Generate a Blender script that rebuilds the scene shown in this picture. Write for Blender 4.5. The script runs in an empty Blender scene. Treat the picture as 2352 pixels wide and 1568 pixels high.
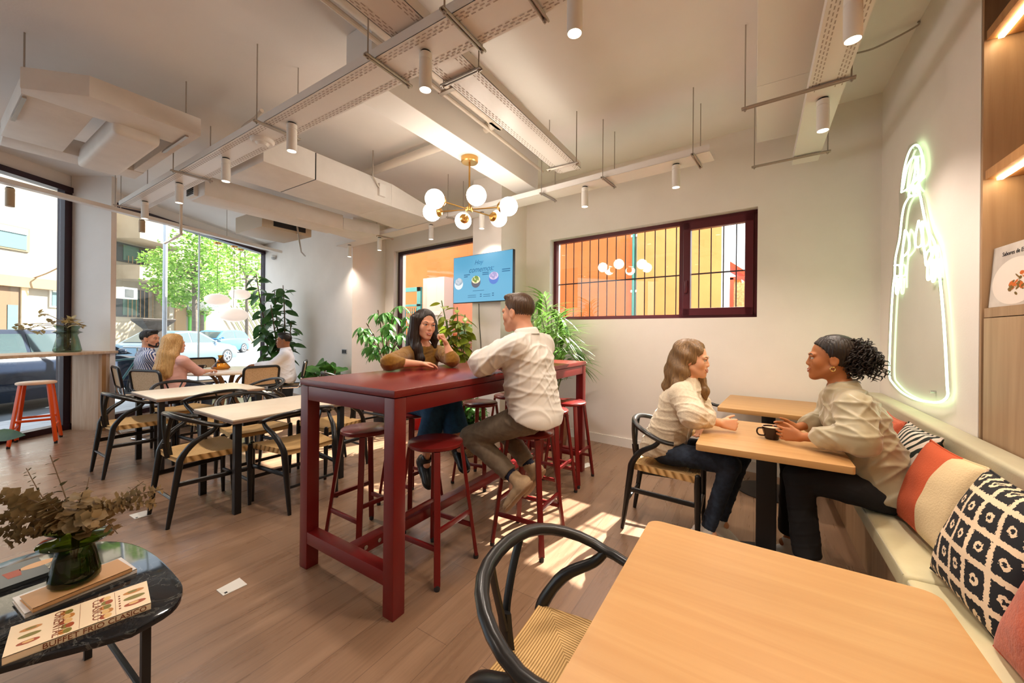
import bpy, bmesh, math, random
import numpy as np
from mathutils import Vector, Matrix
random.seed(7)
S = bpy.context.scene
COL = S.collection
PI = math.pi

# ------------------------------------------------------------------ camera model
FOC = 880.0; CX = 1176.0; CY = 763.5; EYE = 1.35
TH = math.atan(.0095); YAW = math.atan(559/FOC)
FW = np.array((-math.sin(YAW), math.cos(YAW), 0.0))
RT = np.array((math.cos(YAW), math.sin(YAW), 0.0))
UP = np.array((0.0, 0.0, 1.0))
RC = math.cos(TH)*RT + math.sin(TH)*UP
UC = -math.sin(TH)*RT + math.cos(TH)*UP
CAM = np.array((0.0, 0.0, EYE))
def ray(px, py): return FW + (px-CX)/FOC*RC - (py-CY)/FOC*UC
def D(px, py, d): return CAM + ray(px, py)*d
def Z(px, py, z):
    r = ray(px, py); return CAM + r*((z-EYE)/r[2])
def X(px, py, x):
    r = ray(px, py); return CAM + r*(x/r[0])
def Y(px, py, y):
    r = ray(px, py); return CAM + r*(y/r[1])
def WY(x): return 4.465-.09*x            # inner face of the slightly skewed back wall
def LF(lat, dep, z=0.0): return np.array((FW[0]*dep+RT[0]*lat, FW[1]*dep+RT[1]*lat, z))   # street-front frame

cd = bpy.data.cameras.new('camera'); cam = bpy.data.objects.new('camera', cd); COL.objects.link(cam)
cd.sensor_width = 36; cd.lens = 36*FOC/2352; cd.clip_start = .05; cd.clip_end = 300
cd.shift_y = -(784-CY)/2352
M = Matrix(((RC[0], UC[0], -FW[0], 0), (RC[1], UC[1], -FW[1], 0), (RC[2], UC[2], -FW[2], EYE), (0, 0, 0, 1)))
cam.matrix_world = M
S.camera = cam
vs = S.view_settings
S.display_settings.display_device = 'sRGB'
vs.view_transform = 'Standard'; vs.look = 'None'; vs.gamma = 1; vs.use_curve_mapping = False
vs.exposure = 0.35

# ------------------------------------------------------------------ materials
def lin(c):
    return tuple(((v/255)/12.92 if v/255 <= .04045 else ((v/255+.055)/1.055)**2.4) for v in c)
def mat(name, c, rough=.5, metal=0, emit=None, es=0, bump=0, bscale=60, spec=.5, trans=0, ior=1.45, sheen=0, coat=0, alpha=1):
    m = bpy.data.materials.new(name); m.use_nodes = True
    nt = m.node_tree; b = nt.nodes['Principled BSDF']
    b.inputs['Base Color'].default_value = (*c, 1); b.inputs['Roughness'].default_value = rough
    b.inputs['Metallic'].default_value = metal; b.inputs['Specular IOR Level'].default_value = spec
    b.inputs['IOR'].default_value = ior
    if trans: b.inputs['Transmission Weight'].default_value = trans
    if sheen: b.inputs['Sheen Weight'].default_value = sheen
    if coat: b.inputs['Coat Weight'].default_value = coat; b.inputs['Coat Roughness'].default_value = .1
    if emit: b.inputs['Emission Color'].default_value = (*emit, 1); b.inputs['Emission Strength'].default_value = es
    if bump:
        tc = nt.nodes.new('ShaderNodeTexCoord'); n = nt.nodes.new('ShaderNodeTexNoise'); n.inputs['Scale'].default_value = bscale
        n.inputs['Detail'].default_value = 4
        bp = nt.nodes.new('ShaderNodeBump'); bp.inputs['Strength'].default_value = bump; bp.inputs['Distance'].default_value = .01
        nt.links.new(tc.outputs['Object'], n.inputs['Vector']); nt.links.new(n.outputs['Fac'], bp.inputs['Height'])
        nt.links.new(bp.outputs['Normal'], b.inputs['Normal'])
    return m
def ramp(nt, stops):
    r = nt.nodes.new('ShaderNodeValToRGB'); e = r.color_ramp.elements
    while len(e) < len(stops): e.new(.5)
    for k, (p, c) in enumerate(stops): e[k].position = p; e[k].color = (*c, 1)
    return r
def mapping(nt, scale=(1, 1, 1), rot=(0, 0, 0), loc=(0, 0, 0), out='Object'):
    tc = nt.nodes.new('ShaderNodeTexCoord'); mp = nt.nodes.new('ShaderNodeMapping')
    mp.inputs['Scale'].default_value = scale; mp.inputs['Rotation'].default_value = rot; mp.inputs['Location'].default_value = loc
    nt.links.new(tc.outputs[out], mp.inputs['Vector']); return mp
def noise(nt, vec, scale, detail=4, rough=.55, dist=0):
    n = nt.nodes.new('ShaderNodeTexNoise'); n.inputs['Scale'].default_value = scale; n.inputs['Detail'].default_value = detail
    n.inputs['Roughness'].default_value = rough; n.inputs['Distortion'].default_value = dist
    nt.links.new(vec.outputs[0], n.inputs['Vector']); return n
def mixc(nt, a, b, fac, mode='MIX'):
    m = nt.nodes.new('ShaderNodeMix'); m.data_type = 'RGBA'; m.blend_type = mode
    for k, v in ((0, fac), (6, a), (7, b)):
        if hasattr(v, 'type') or hasattr(v, 'is_linked'): nt.links.new(v, m.inputs[k])
        else: m.inputs[k].default_value = v if k == 0 else (*v, 1)
    return m.outputs[2]
def wood(name, c1, c2, axis=1, rough=.45, scale=1.0, contrast=1.0, spec=.5):
    m = mat(name, c1, rough, spec=spec); nt = m.node_tree; b = nt.nodes['Principled BSDF']
    sc = [22*scale]*3; sc[axis] = 1.3*scale
    mp = mapping(nt, sc); n = noise(nt, mp, 1.0, 6, .62, .8)
    sc2 = [3*scale]*3; sc2[axis] = .6*scale
    mp2 = mapping(nt, sc2); n2 = noise(nt, mp2, 1.0, 3, .5, .3)
    r = ramp(nt, [(.5-.22/contrast, c2), (.5+.2/contrast, c1)]); nt.links.new(n.outputs['Fac'], r.inputs['Fac'])
    r2 = ramp(nt, [(.3, (.86, .84, .8)), (.7, (1.05, 1.04, 1.02))]); nt.links.new(n2.outputs['Fac'], r2.inputs['Fac'])
    nt.links.new(mixc(nt, r.outputs['Color'], r2.outputs['Color'], 1.0, 'MULTIPLY'), b.inputs['Base Color'])
    return m
def schlick(nt, f0=.04):
    lw = nt.nodes.new('ShaderNodeLayerWeight'); lw.inputs['Blend'].default_value = .5
    p = nt.nodes.new('ShaderNodeMath'); p.operation = 'POWER'; p.inputs[1].default_value = 5; nt.links.new(lw.outputs['Facing'], p.inputs[0])
    a = nt.nodes.new('ShaderNodeMath'); a.operation = 'MULTIPLY_ADD'; a.inputs[1].default_value = 1-f0; a.inputs[2].default_value = f0
    nt.links.new(p.outputs[0], a.inputs[0]); return a.outputs[0]
def glass_sheet(name, tint=(1, 1, 1), refl=1.0):
    m = bpy.data.materials.new(name); m.use_nodes = True; nt = m.node_tree; nt.nodes.clear()
    o = nt.nodes.new('ShaderNodeOutputMaterial'); mx = nt.nodes.new('ShaderNodeMixShader')
    t = nt.nodes.new('ShaderNodeBsdfTransparent'); g = nt.nodes.new('ShaderNodeBsdfGlossy')
    t.inputs['Color'].default_value = (*tint, 1); g.inputs['Roughness'].default_value = .01
    g.inputs['Color'].default_value = (refl, refl, refl, 1)
    nt.links.new(schlick(nt, .03), mx.inputs[0]); nt.links.new(t.outputs[0], mx.inputs[1]); nt.links.new(g.outputs[0], mx.inputs[2])
    nt.links.new(mx.outputs[0], o.inputs['Surface']); return m
def tinted_glass(name, tint, rough=.03):
    # thick coloured glass of a vase: see-through body plus mirror highlights
    m = bpy.data.materials.new(name); m.use_nodes = True; nt = m.node_tree; nt.nodes.clear()
    o = nt.nodes.new('ShaderNodeOutputMaterial'); mx = nt.nodes.new('ShaderNodeMixShader')
    t = nt.nodes.new('ShaderNodeBsdfTransparent'); g = nt.nodes.new('ShaderNodeBsdfGlossy')
    lw = nt.nodes.new('ShaderNodeLayerWeight'); lw.inputs['Blend'].default_value = .35
    r = ramp(nt, [(0, tint), (1, tuple(v*.25 for v in tint))]); nt.links.new(lw.outputs['Facing'], r.inputs['Fac'])
    nt.links.new(r.outputs['Color'], t.inputs['Color']); g.inputs['Roughness'].default_value = rough
    nt.links.new(schlick(nt, .05), mx.inputs[0]); nt.links.new(t.outputs[0], mx.inputs[1]); nt.links.new(g.outputs[0], mx.inputs[2])
    nt.links.new(mx.outputs[0], o.inputs['Surface']); return m
def leafmat(name, c, c2, rough=.45):
    m = mat(name, c, rough); nt = m.node_tree; b = nt.nodes['Principled BSDF']
    mp = mapping(nt, (9, 9, 9)); n = noise(nt, mp, 1.0, 3)
    r = ramp(nt, [(.35, c), (.65, c2)]); nt.links.new(n.outputs['Fac'], r.inputs['Fac']); nt.links.new(r.outputs['Color'], b.inputs['Base Color'])
    tr = nt.nodes.new('ShaderNodeBsdfTranslucent'); nt.links.new(r.outputs['Color'], tr.inputs['Color'])
    mx = nt.nodes.new('ShaderNodeMixShader'); mx.inputs[0].default_value = .3
    o = nt.nodes['Material Output']; nt.links.new(b.outputs[0], mx.inputs[1]); nt.links.new(tr.outputs[0], mx.inputs[2]); nt.links.new(mx.outputs[0], o.inputs['Surface'])
    return m
def noisy(name, c1, c2, scale=6, rough=.6, bump=0, stretch=(1, 1, 1), lo=.35, hi=.65, bscale=40, out='Object', sheen=0, spec=.5):
    m = mat(name, c1, rough, bump=bump, bscale=bscale, sheen=sheen, spec=spec); nt = m.node_tree; b = nt.nodes['Principled BSDF']
    mp = mapping(nt, stretch, out=out); n = noise(nt, mp, scale, 5)
    r = ramp(nt, [(lo, c1), (hi, c2)]); nt.links.new(n.outputs['Fac'], r.inputs['Fac']); nt.links.new(r.outputs['Color'], b.inputs['Base Color'])
    return m

# ------------------------------------------------------------------ mesh building
class MB:
    def __init__(s): s.bm = bmesh.new(); s.mi = 0
    def _fin(s, faces):
        for f in faces: f.material_index = s.mi
    def box(s, lo, hi, bev=0, seg=2):
        lo = [min(a, b) for a, b in zip(lo, hi)] if False else list(lo); hi = list(hi)
        for k in range(3):
            if lo[k] > hi[k]: lo[k], hi[k] = hi[k], lo[k]
        c = [(a+b)/2 for a, b in zip(lo, hi)]; d = [max(b-a, 1e-5) for a, b in zip(lo, hi)]
        return s.obox(Matrix.Translation(c), d, bev, seg)
    def obox(s, mtx, size, bev=0, seg=2):
        t = bmesh.new(); bmesh.ops.create_cube(t, size=1)
        for v in t.verts: v.co = Vector((v.co.x*size[0], v.co.y*size[1], v.co.z*size[2]))
        if bev: bmesh.ops.bevel(t, geom=list(t.edges), offset=min(bev, min(size)*.45), segments=seg, profile=.6, affect='EDGES')
        s.add(t, mtx); return s
    def add(s, t, mtx=None):
        if mtx is not None: bmesh.ops.transform(t, matrix=mtx, verts=t.verts)
        mp = {v: s.bm.verts.new(v.co) for v in t.verts}
        for f in t.faces:
            try: nf = s.bm.faces.new([mp[v] for v in f.verts]); nf.material_index = s.mi
            except ValueError: pass
        t.free()
    def poly(s, pts, faces):
        vv = [s.bm.verts.new(tuple(map(float, p))) for p in pts]
        for f in faces:
            try: nf = s.bm.faces.new([vv[i] for i in f]); nf.material_index = s.mi
            except ValueError: pass
        return s
    def quad(s, *p): return s.poly(p, [tuple(range(len(p)))])
    def tube(s, path, r, n=8, cap=True, squash=None, close=False):
        P = [Vector(tuple(map(float, p))) for p in path]; N = len(P)
        R = r if hasattr(r, '__len__') else [r]*N
        rings = []; up = None
        for i in range(N):
            if close: t = (P[(i+1) % N]-P[i-1])
            else: t = (P[min(i+1, N-1)]-P[max(i-1, 0)])
            if t.length < 1e-9: t = Vector((0, 0, 1))
            t.normalize()
            if up is None:
                up = Vector((0, 0, 1)) if abs(t.z) < .9 else Vector((1, 0, 0))
            a = t.cross(up)
            if a.length < 1e-6: a = t.orthogonal()
            a.normalize(); b = a.cross(t).normalized(); up = b
            q = squash or (1, 1)
            rings.append([s.bm.verts.new(P[i]+a*(math.cos(2*PI*k/n)*R[i]*q[0])+b*(math.sin(2*PI*k/n)*R[i]*q[1])) for k in range(n)])
        m = N if close else N-1
        for i in range(m):
            A, B = rings[i], rings[(i+1) % N]
            for k in range(n):
                f = s.bm.faces.new((A[k], A[(k+1) % n], B[(k+1) % n], B[k])); f.material_index = s.mi
        if cap and not close:
            f = s.bm.faces.new(list(reversed(rings[0]))); f.material_index = s.mi
            f = s.bm.faces.new(rings[-1]); f.material_index = s.mi
        return s
    def cyl(s, a, b, r, r2=None, n=16): return s.tube([a, b], [r, r if r2 is None else r2], n)
    def lathe(s, prof, c=(0, 0, 0), n=24, mtx=None, cap=True):
        t = bmesh.new(); rings = []
        for (r, z) in prof: rings.append([t.verts.new((r*math.cos(2*PI*k/n), r*math.sin(2*PI*k/n), z)) for k in range(n)])
        for i in range(len(rings)-1):
            for k in range(n): t.faces.new((rings[i][k], rings[i][(k+1) % n], rings[i+1][(k+1) % n], rings[i+1][k]))
        if cap:
            if prof[0][0] > 1e-4: t.faces.new(list(reversed(rings[0])))
            if prof[-1][0] > 1e-4: t.faces.new(rings[-1])
        bmesh.ops.remove_doubles(t, verts=t.verts, dist=1e-5)
        s.add(t, (mtx or Matrix.Translation(tuple(map(float, c))))); return s
    def ball(s, c, r, mtx=None, sub=3, seg=None):
        t = bmesh.new()
        if seg: bmesh.ops.create_uvsphere(t, u_segments=seg, v_segments=max(6, seg//2), radius=1)
        else: bmesh.ops.create_icosphere(t, subdivisions=sub, radius=1)
        rr = r if hasattr(r, '__len__') else (r, r, r)
        for v in t.verts: v.co = Vector((v.co.x*rr[0], v.co.y*rr[1], v.co.z*rr[2]))
        s.add(t, Matrix.Translation(tuple(map(float, c))) @ (mtx or Matrix())); return s
    def prism(s, poly, z0, z1, bev=0):
        t = bmesh.new(); n = len(poly)
        a = [t.verts.new((float(p[0]), float(p[1]), z0)) for p in poly]; b = [t.verts.new((float(p[0]), float(p[1]), z1)) for p in poly]
        t.faces.new(list(reversed(a))); t.faces.new(b)
        for i in range(n): t.faces.new((a[i], a[(i+1) % n], b[(i+1) % n], b[i]))
        bmesh.ops.recalc_face_normals(t, faces=t.faces)
        if bev:
            ed = [e for e in t.edges if abs(e.verts[0].co.z-e.verts[1].co.z) < 1e-6]
            bmesh.ops.bevel(t, geom=ed, offset=bev, segments=2, profile=.6, affect='EDGES')
        s.add(t); return s
    def xf(s, mtx): bmesh.ops.transform(s.bm, matrix=mtx, verts=s.bm.verts); return s
    def mesh(s, name):
        me = bpy.data.meshes.new(name); s.bm.normal_update(); s.bm.to_mesh(me); s.bm.free(); return me

def link(name, me, mats, parent=None, smooth=True, ang=40):
    o = bpy.data.objects.new(name, me); COL.objects.link(o)
    for m in (mats if isinstance(mats, (list, tuple)) else [mats]): me.materials.append(m)
    if smooth:
        me.shade_smooth()
        if ang < 180: me.set_sharp_from_angle(angle=math.radians(ang))
    if parent is not None: o.parent = parent
    return o
def mk(name, mb, mats, parent=None, smooth=True, ang=40, world=False):
    # world=True: mb was built in world coordinates, the parent Empty has a location only
    if world and parent is not None:
        p = parent; off = Vector((0, 0, 0))
        while p is not None: off += p.location; p = p.parent
        mb.xf(Matrix.Translation(-off))
    return link(name, mb.mesh(name), mats, parent, smooth, ang)
def tag(o, label, cat, group=None, kind=None):
    if label: o['label'] = label
    if cat: o['category'] = cat
    if group: o['group'] = group
    if kind: o['kind'] = kind
    return o
def thing(name, label, cat, loc=(0, 0, 0), group=None, rz=0):
    o = bpy.data.objects.new(name, None); COL.objects.link(o); o.empty_display_size = .1
    o.location = tuple(map(float, loc)); o.rotation_euler = (0, 0, rz)
    return tag(o, label, cat, group)
def struct(name, mb, mats, label=None, cat=None, smooth=False):
    o = mk(name, mb, mats, None, smooth); o['kind'] = 'structure'
    if label: o['label'] = label
    if cat: o['category'] = cat
    return o
def dup(root, loc, rz, label=None, group=None):
    r = root.copy(); COL.objects.link(r); r.location = tuple(map(float, loc)); r.rotation_euler = (0, 0, rz)
    if label: r['label'] = label
    if group: r['group'] = group
    def rec(a, b):
        for ch in list(a.children):
            c = ch.copy(); COL.objects.link(c); c.parent = b; rec(ch, c)
    rec(root, r); return r
def arc(c, r, a0, a1, n, z=0, ry=None):
    return [(c[0]+r*math.cos(a0+(a1-a0)*i/n), c[1]+(ry or r)*math.sin(a0+(a1-a0)*i/n), z) for i in range(n+1)]
def spline(pts, n=6):
    P = [np.array(p, float) for p in pts]; out = []
    for i in range(len(P)-1):
        p0 = P[max(i-1, 0)]; p1 = P[i]; p2 = P[i+1]; p3 = P[min(i+2, len(P)-1)]
        for k in range(n):
            t = k/n
            out.append(.5*((2*p1)+(-p0+p2)*t+(2*p0-5*p1+4*p2-p3)*t*t+(-p0+3*p1-3*p2+p3)*t**3))
    out.append(P[-1]); return out
def rrect(x0, y0, x1, y1, r, n=5):
    o = []
    for cx, cy, a in ((x1-r, y1-r, 0), (x0+r, y1-r, PI/2), (x0+r, y0+r, PI), (x1-r, y0+r, 1.5*PI)):
        for k in range(n+1): o.append((cx+r*math.cos(a+PI/2*k/n), cy+r*math.sin(a+PI/2*k/n)))
    return o
def text_mesh(txt, size, depth=.0006, align='CENTER', shear=0, spacing=1):
    cu = bpy.data.curves.new('lettering', 'FONT'); cu.body = txt; cu.size = size; cu.extrude = depth; cu.align_x = align
    cu.shear = shear; cu.space_character = spacing; cu.resolution_u = 3
    o = bpy.data.objects.new('lettering', cu); COL.objects.link(o)
    me = bpy.data.meshes.new_from_object(o.evaluated_get(bpy.context.evaluated_depsgraph_get()))
    bpy.data.objects.remove(o); bpy.data.curves.remove(cu); return me
def lettering(name, txt, size, mtx, m, parent=None, depth=.0006, align='CENTER', shear=0, spacing=1):
    me = text_mesh(txt, size, depth, align, shear, spacing); me.transform(mtx)
    return link(name, me, m, parent, False)
def frame_mtx(o, x, y):
    x = Vector(tuple(map(float, x))).normalized(); y = Vector(tuple(map(float, y))); z = x.cross(y).normalized(); y = z.cross(x)
    return Matrix(((x.x, y.x, z.x, float(o[0])), (x.y, y.y, z.y, float(o[1])), (x.z, y.z, z.z, float(o[2])), (0, 0, 0, 1)))
def nrm(v): v = np.array(v, float); return v/max(np.linalg.norm(v), 1e-9)
# ------------------------------------------------------------------ shared materials
m_wall = noisy('warm white wall paint', (.80, .738, .685), (.83, .768, .715), 3, .75, bump=.05, bscale=90)
m_ceil = noisy('white ceiling paint', (.80, .76, .725), (.83, .79, .755), 2, .8, bump=.05, bscale=70)
m_white = mat('white paint', (.80, .775, .74), .55)
m_duct = noisy('painted duct board', (.74, .70, .66), (.79, .75, .71), 5, .6, bump=.12, bscale=30)
m_tray = mat('white enamelled tray', (.78, .745, .71), .4)
m_slot = mat('slot shadow grey', (.42, .36, .32), .8)
m_rod = mat('galvanised rod', (.42, .37, .32), .4, .6)
m_frame = mat('oxblood window frame', lin((84, 22, 32)), .35)
m_darkframe = mat('dark plum frame', lin((45, 20, 28)), .35)
m_black = mat('black lacquer', (.008, .008, .009), .32)
m_blackm = mat('black metal', (.01, .01, .011), .4)
m_oak = wood('honey oak laminate', lin((200, 158, 106)), lin((182, 136, 84)), 0, .42, .8, .8)
m_oaky = wood('honey oak laminate long', lin((224, 172, 116)), lin((203, 145, 88)), 1, .42, .8, .8)
m_oakedge = wood('oak edge banding', lin((216, 160, 98)), lin((200, 140, 80)), 0, .5)
m_paleoak = wood('pale oak panel', lin((205, 180, 155)), lin((180, 150, 122)), 2, .5, .8)
m_shelfoak = wood('warm oak veneer', lin((190, 140, 88)), lin((160, 108, 60)), 2, .5, .8)
m_cabinet = wood('grey oak veneer', lin((176, 146, 114)), lin((150, 118, 88)), 2, .5, .7)
m_cream = noisy('cream laminate', lin((222, 208, 188)), lin((214, 198, 176)), 8, .35)
m_red = mat('oxide red paint', (.150, .0075, .0075), .3)
m_red2 = mat('oxide red satin top', (.165, .013, .011), .24)
m_orange = mat('orange paint', lin((222, 82, 22)), .4)
m_rubber = mat('dark rubber', (.02, .015, .015), .7)
m_steel = mat('bright steel', (.6, .6, .6), .25, 1)
m_chrome = mat('chrome', (.75, .75, .75), .1, 1)
m_brass = mat('satin brass', (.62, .36, .11), .28, 1)
m_globe = mat('opal glass lit', (1, 1, 1), .3, emit=(1, .88, .74), es=20)
m_lens = mat('lit lamp lens', (1, 1, 1), .3, emit=(1, .88, .7), es=7)
m_offlens = mat('unlit lamp lens', (.5, .4, .3), .3)
m_pendant = mat('opal pendant glass', (1, .95, .9), .3, emit=(1, .84, .74), es=.45)
m_glass = glass_sheet('window glass', (.97, .985, .98))
m_terra = noisy('terracotta', lin((190, 116, 88)), lin((165, 95, 70)), 8, .8)

def floor_mat():
    m = mat('oak vinyl planks', (.4, .25, .16), .36); nt = m.node_tree; b = nt.nodes['Principled BSDF']
    mp = mapping(nt, (1, 1, 1), (0, 0, PI/2)); br = nt.nodes.new('ShaderNodeTexBrick')
    br.offset = .37; br.inputs['Scale'].default_value = 1; br.inputs['Brick Width'].default_value = 1.25; br.inputs['Row Height'].default_value = .185
    br.inputs['Mortar Size'].default_value = .0012; br.inputs['Mortar Smooth'].default_value = .3
    br.inputs['Color1'].default_value = (.225, .135, .082, 1); br.inputs['Color2'].default_value = (.27, .168, .105, 1); br.inputs['Mortar'].default_value = (.10, .058, .036, 1)
    nt.links.new(mp.outputs[0], br.inputs['Vector'])
    mp2 = mapping(nt, (16, 1.1, 1)); n = noise(nt, mp2, 1.0, 6, .6, .6)
    r = ramp(nt, [(.3, (.80, .77, .74)), (.68, (1.10, 1.08, 1.06))]); nt.links.new(n.outputs['Fac'], r.inputs['Fac'])
    mp3 = mapping(nt, (90, 3, 1)); n3 = noise(nt, mp3, 1.0, 3, .6)
    r3 = ramp(nt, [(.35, (.9, .88, .86)), (.6, (1.02, 1.02, 1.02))]); nt.links.new(n3.outputs['Fac'], r3.inputs['Fac'])
    c = mixc(nt, br.outputs['Color'], r.outputs['Color'], 1.0, 'MULTIPLY'); c = mixc(nt, c, r3.outputs['Color'], .8, 'MULTIPLY')
    nt.links.new(c, b.inputs['Base Color'])
    rr = ramp(nt, [(.3, (.24, .24, .24)), (.7, (.36, .36, .36))]); nt.links.new(n.outputs['Fac'], rr.inputs['Fac']); nt.links.new(rr.outputs['Color'], b.inputs['Roughness'])
    return m
m_floor = floor_mat()

# ------------------------------------------------------------------ room shell
ROOM = [(-4.53, -4.0), (1.40, -4.0), (1.40, 4.34), (-6.15, 5.02), (-6.15, 4.29), (-9.97, 4.57)]
struct('floor', MB().prism(ROOM, -.10, 0), m_floor, 'oak-look vinyl plank floor of the whole dining room', 'floor')
CEIL = [(-4.6, -4.2), (1.6, -4.2), (1.6, 4.9), (-6.15, 5.5), (-10.3, 5.0)]
struct('ceiling', MB().prism(CEIL, 3.40, 3.60), m_ceil, 'off-white plaster ceiling above the trays and ducts', 'ceiling')
E1 = Vector((1, -.09, 0)).normalized(); E2 = Vector((.09, 1, 0)).normalized()
BWM = Matrix(((E1.x, E2.x, 0, 0), (E1.y, E2.y, 0, 4.465), (0, 0, 1, 0), (0, 0, 0, 1)))
def bw(mb, u0, u1, v0, v1, z0, z1, bev=0):     # box in the frame of the back wall: u along it, v outward
    return mb.obox(BWM @ Matrix.Translation(((u0+u1)/2, (v0+v1)/2, (z0+z1)/2)), (u1-u0, v1-v0, z1-z0), bev)
def BU(x): return x*1.00404
w1a, w1b, w1z0, w1z1 = BU(-2.372), BU(.011), 1.525, 2.612
w2a, w2b = BU(-5.88), BU(-3.10)
b = MB()
bw(b, w2b, w1a, 0, .28, 0, 3.4); bw(b, w1a, w1b, 0, .28, 0, w1z0); bw(b, w1a, w1b, 0, .28, w1z1, 3.4); bw(b, w1b, 1.42, 0, .28, 0, 3.4)
bw(b, w2a, w2b, 0, .28, 2.885, 3.4); bw(b, BU(-6.2), w2a, 0, .28, 0, 3.4)
struct('wall_back', b, m_wall, 'back wall with the barred window over the dining tables', 'wall')
b = MB().prism([(-3.235, 4.085), (-2.765, 4.075), (-2.765, 4.72), (-3.235, 4.76)], 0, 3.4)
struct('wall_column', b, m_wall, 'square plastered column behind the television', 'column')
b = MB().prism([(-6.15, 4.29), (-6.15, 5.03), (-6.4, 5.4), (-10.2, 5.0), (-9.97, 4.57)], 0, 3.4)
struct('wall_end', b, m_wall, 'white end wall between the street window and the courtyard window', 'wall')
b = MB().box((.887, 2.70, 0), (1.4, 4.75, 3.4))
struct('wall_right', b, m_wall, 'right wall carrying the green neon sign', 'wall')
struct('wall_shelf', MB().box((1.34, -4, 0), (1.5, 2.70, 3.4)), m_wall, 'wall behind the oak shelving', 'wall')
struct('wall_rear', MB().box((-4.6, -4.2, 0), (1.5, -4, 3.4)), m_wall, 'rear wall behind the viewer', 'wall')
b = MB(); bw(b, w2b+.1, w1a, -.014, 0, 0, .105); bw(b, w1a, .885, -.014, 0, 0, .105)
struct('baseboard_back', b, m_white, 'white baseboard along the back wall', 'baseboard')
# street front
def lfm(): return Matrix(((RT[0], FW[0], 0, 0), (RT[1], FW[1], 0, 0), (0, 0, 1, 0), (0, 0, 0, 1)))
LFM = lfm()
def lf(mb, l0, l1, d0, d1, z0, z1, bev=0): return mb.obox(LFM @ Matrix.Translation(((l0+l1)/2, (d0+d1)/2, (z0+z1)/2)), (l1-l0, d1-d0, z1-z0), bev)
FL = -5.97
struct('wall_street', lf(MB(), FL-.16, FL+.02, -2.2, 9.3, 3.23, 3.4), m_wall, 'plaster strip above the street windows', 'wall')
b = MB(); lf(b, FL-.08, FL+.06, -2.0, 9.22, 3.165, 3.235); lf(b, FL-.08, FL+.06, -2.0, 9.22, -.02, .075)
for d_ in (-.6, 2.35, 5.06, 9.16): lf(b, FL-.05, FL+.05, d_, d_+.085, 0, 3.2)
f_ = struct('window_1', b, m_darkframe, 'street window with dark plum frame and large clear panes', 'window')
for d0, d1 in ((-.5, 2.34), (2.44, 5.05), (5.15, 7.29), (7.30, 9.15)):
    mk('pane', lf(MB(), FL-.006, FL+.006, d0, d1, .08, 3.165), m_glass, f_, False)
mk('glass_joint', lf(MB(), FL-.012, FL+.012, 7.285, 7.305, .08, 3.165), mat('pale silicone joint', (.75, .8, .76), .4), f_, False)
# fin wall beside the first mullion, white above and oak clad below the counter
struct('wall_fin', lf(MB(), FL+.03, -5.40, 5.15, 5.22, 0, 3.4), m_wall, 'white fin wall between the two street windows', 'wall')
# barred window
b = MB(); V0, V1 = .10, .16
bw(b, w1a, w1b, V0, V1, w1z1-.045, w1z1); bw(b, w1a, w1b, V0, V1, w1z0, w1z0+.045)
bw(b, w1a, w1a+.045, V0, V1, w1z0, w1z1); bw(b, w1b-.05, w1b, V0, V1, w1z0, w1z1)
um = BU(-.735); bw(b, um, um+.05, V0, V1, w1z0, w1z1)
W1 = struct('window_2', b, m_frame, 'high barred window with oxblood frame looking on orange walls', 'window')
b = MB(); s0, s1 = um+.045, w1b-.04
bw(b, s0, s1, V0-.03, V1-.02, w1z1-.115, w1z1-.03, .006); bw(b, s0, s1, V0-.03, V1-.02, w1z0+.03, w1z0+.11, .006)
bw(b, s0, s0+.075, V0-.03, V1-.02, w1z0+.03, w1z1-.03, .006); bw(b, s1-.075, s1, V0-.03, V1-.02, w1z0+.03, w1z1-.03, .006)
sa = mk('sash', b, m_frame, W1, False)
b = MB(); bw(b, s0+.02, s0+.05, V0-.055, V0-.02, 1.80, 1.94, .008); mk('handle', b, m_frame, sa)
b = MB(); bw(b, w1a+.02, um+.02, V0+.025, V0+.031, w1z0, w1z1); mk('pane', b, m_glass, W1, False)
b = MB(); bw(b, s0+.03, s1-.03, V0+.02, V0+.026, w1z0+.05, w1z1-.05); mk('pane', b, m_glass, W1, False)
g = thing('window_grille', 'thin black bars outside the high oxblood window', 'grille', BWM @ Vector((-1.18, .25, w1z0)), 'window')
b = MB(); nb = 19
for k in range(nb):
    u = w1a+.11+(w1b-w1a-.20)*k/(nb-1); p = BWM @ Vector((u, .25, 0)); b.tube([(p.x, p.y, w1z0-.0), (p.x, p.y, w1z1)], .0065, 6)
pa = BWM @ Vector((w1a, .25, 2.03)); pb = BWM @ Vector((w1b, .25, 2.03)); b.tube([pa, pb], .009, 6)
mk('bars', b, m_blackm, g, world=True)
del g['group']
# courtyard window (floor to lintel)
b = MB(); bw(b, w2a, w2b, .10, .17, 2.82, 2.885); bw(b, w2a, w2a+.055, .10, .17, 0, 2.885); bw(b, w2b-.06, w2b, .10, .17, 0, 2.885); bw(b, w2a, w2b, .10, .17, 0, .07)
W2 = struct('window_3', b, m_darkframe, 'full-height courtyard window behind the tall plants', 'window')
b = MB(); bw(b, w2a+.05, w2b-.05, .13, .136, .06, 2.83); mk('pane', b, m_glass, W2, False)

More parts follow.
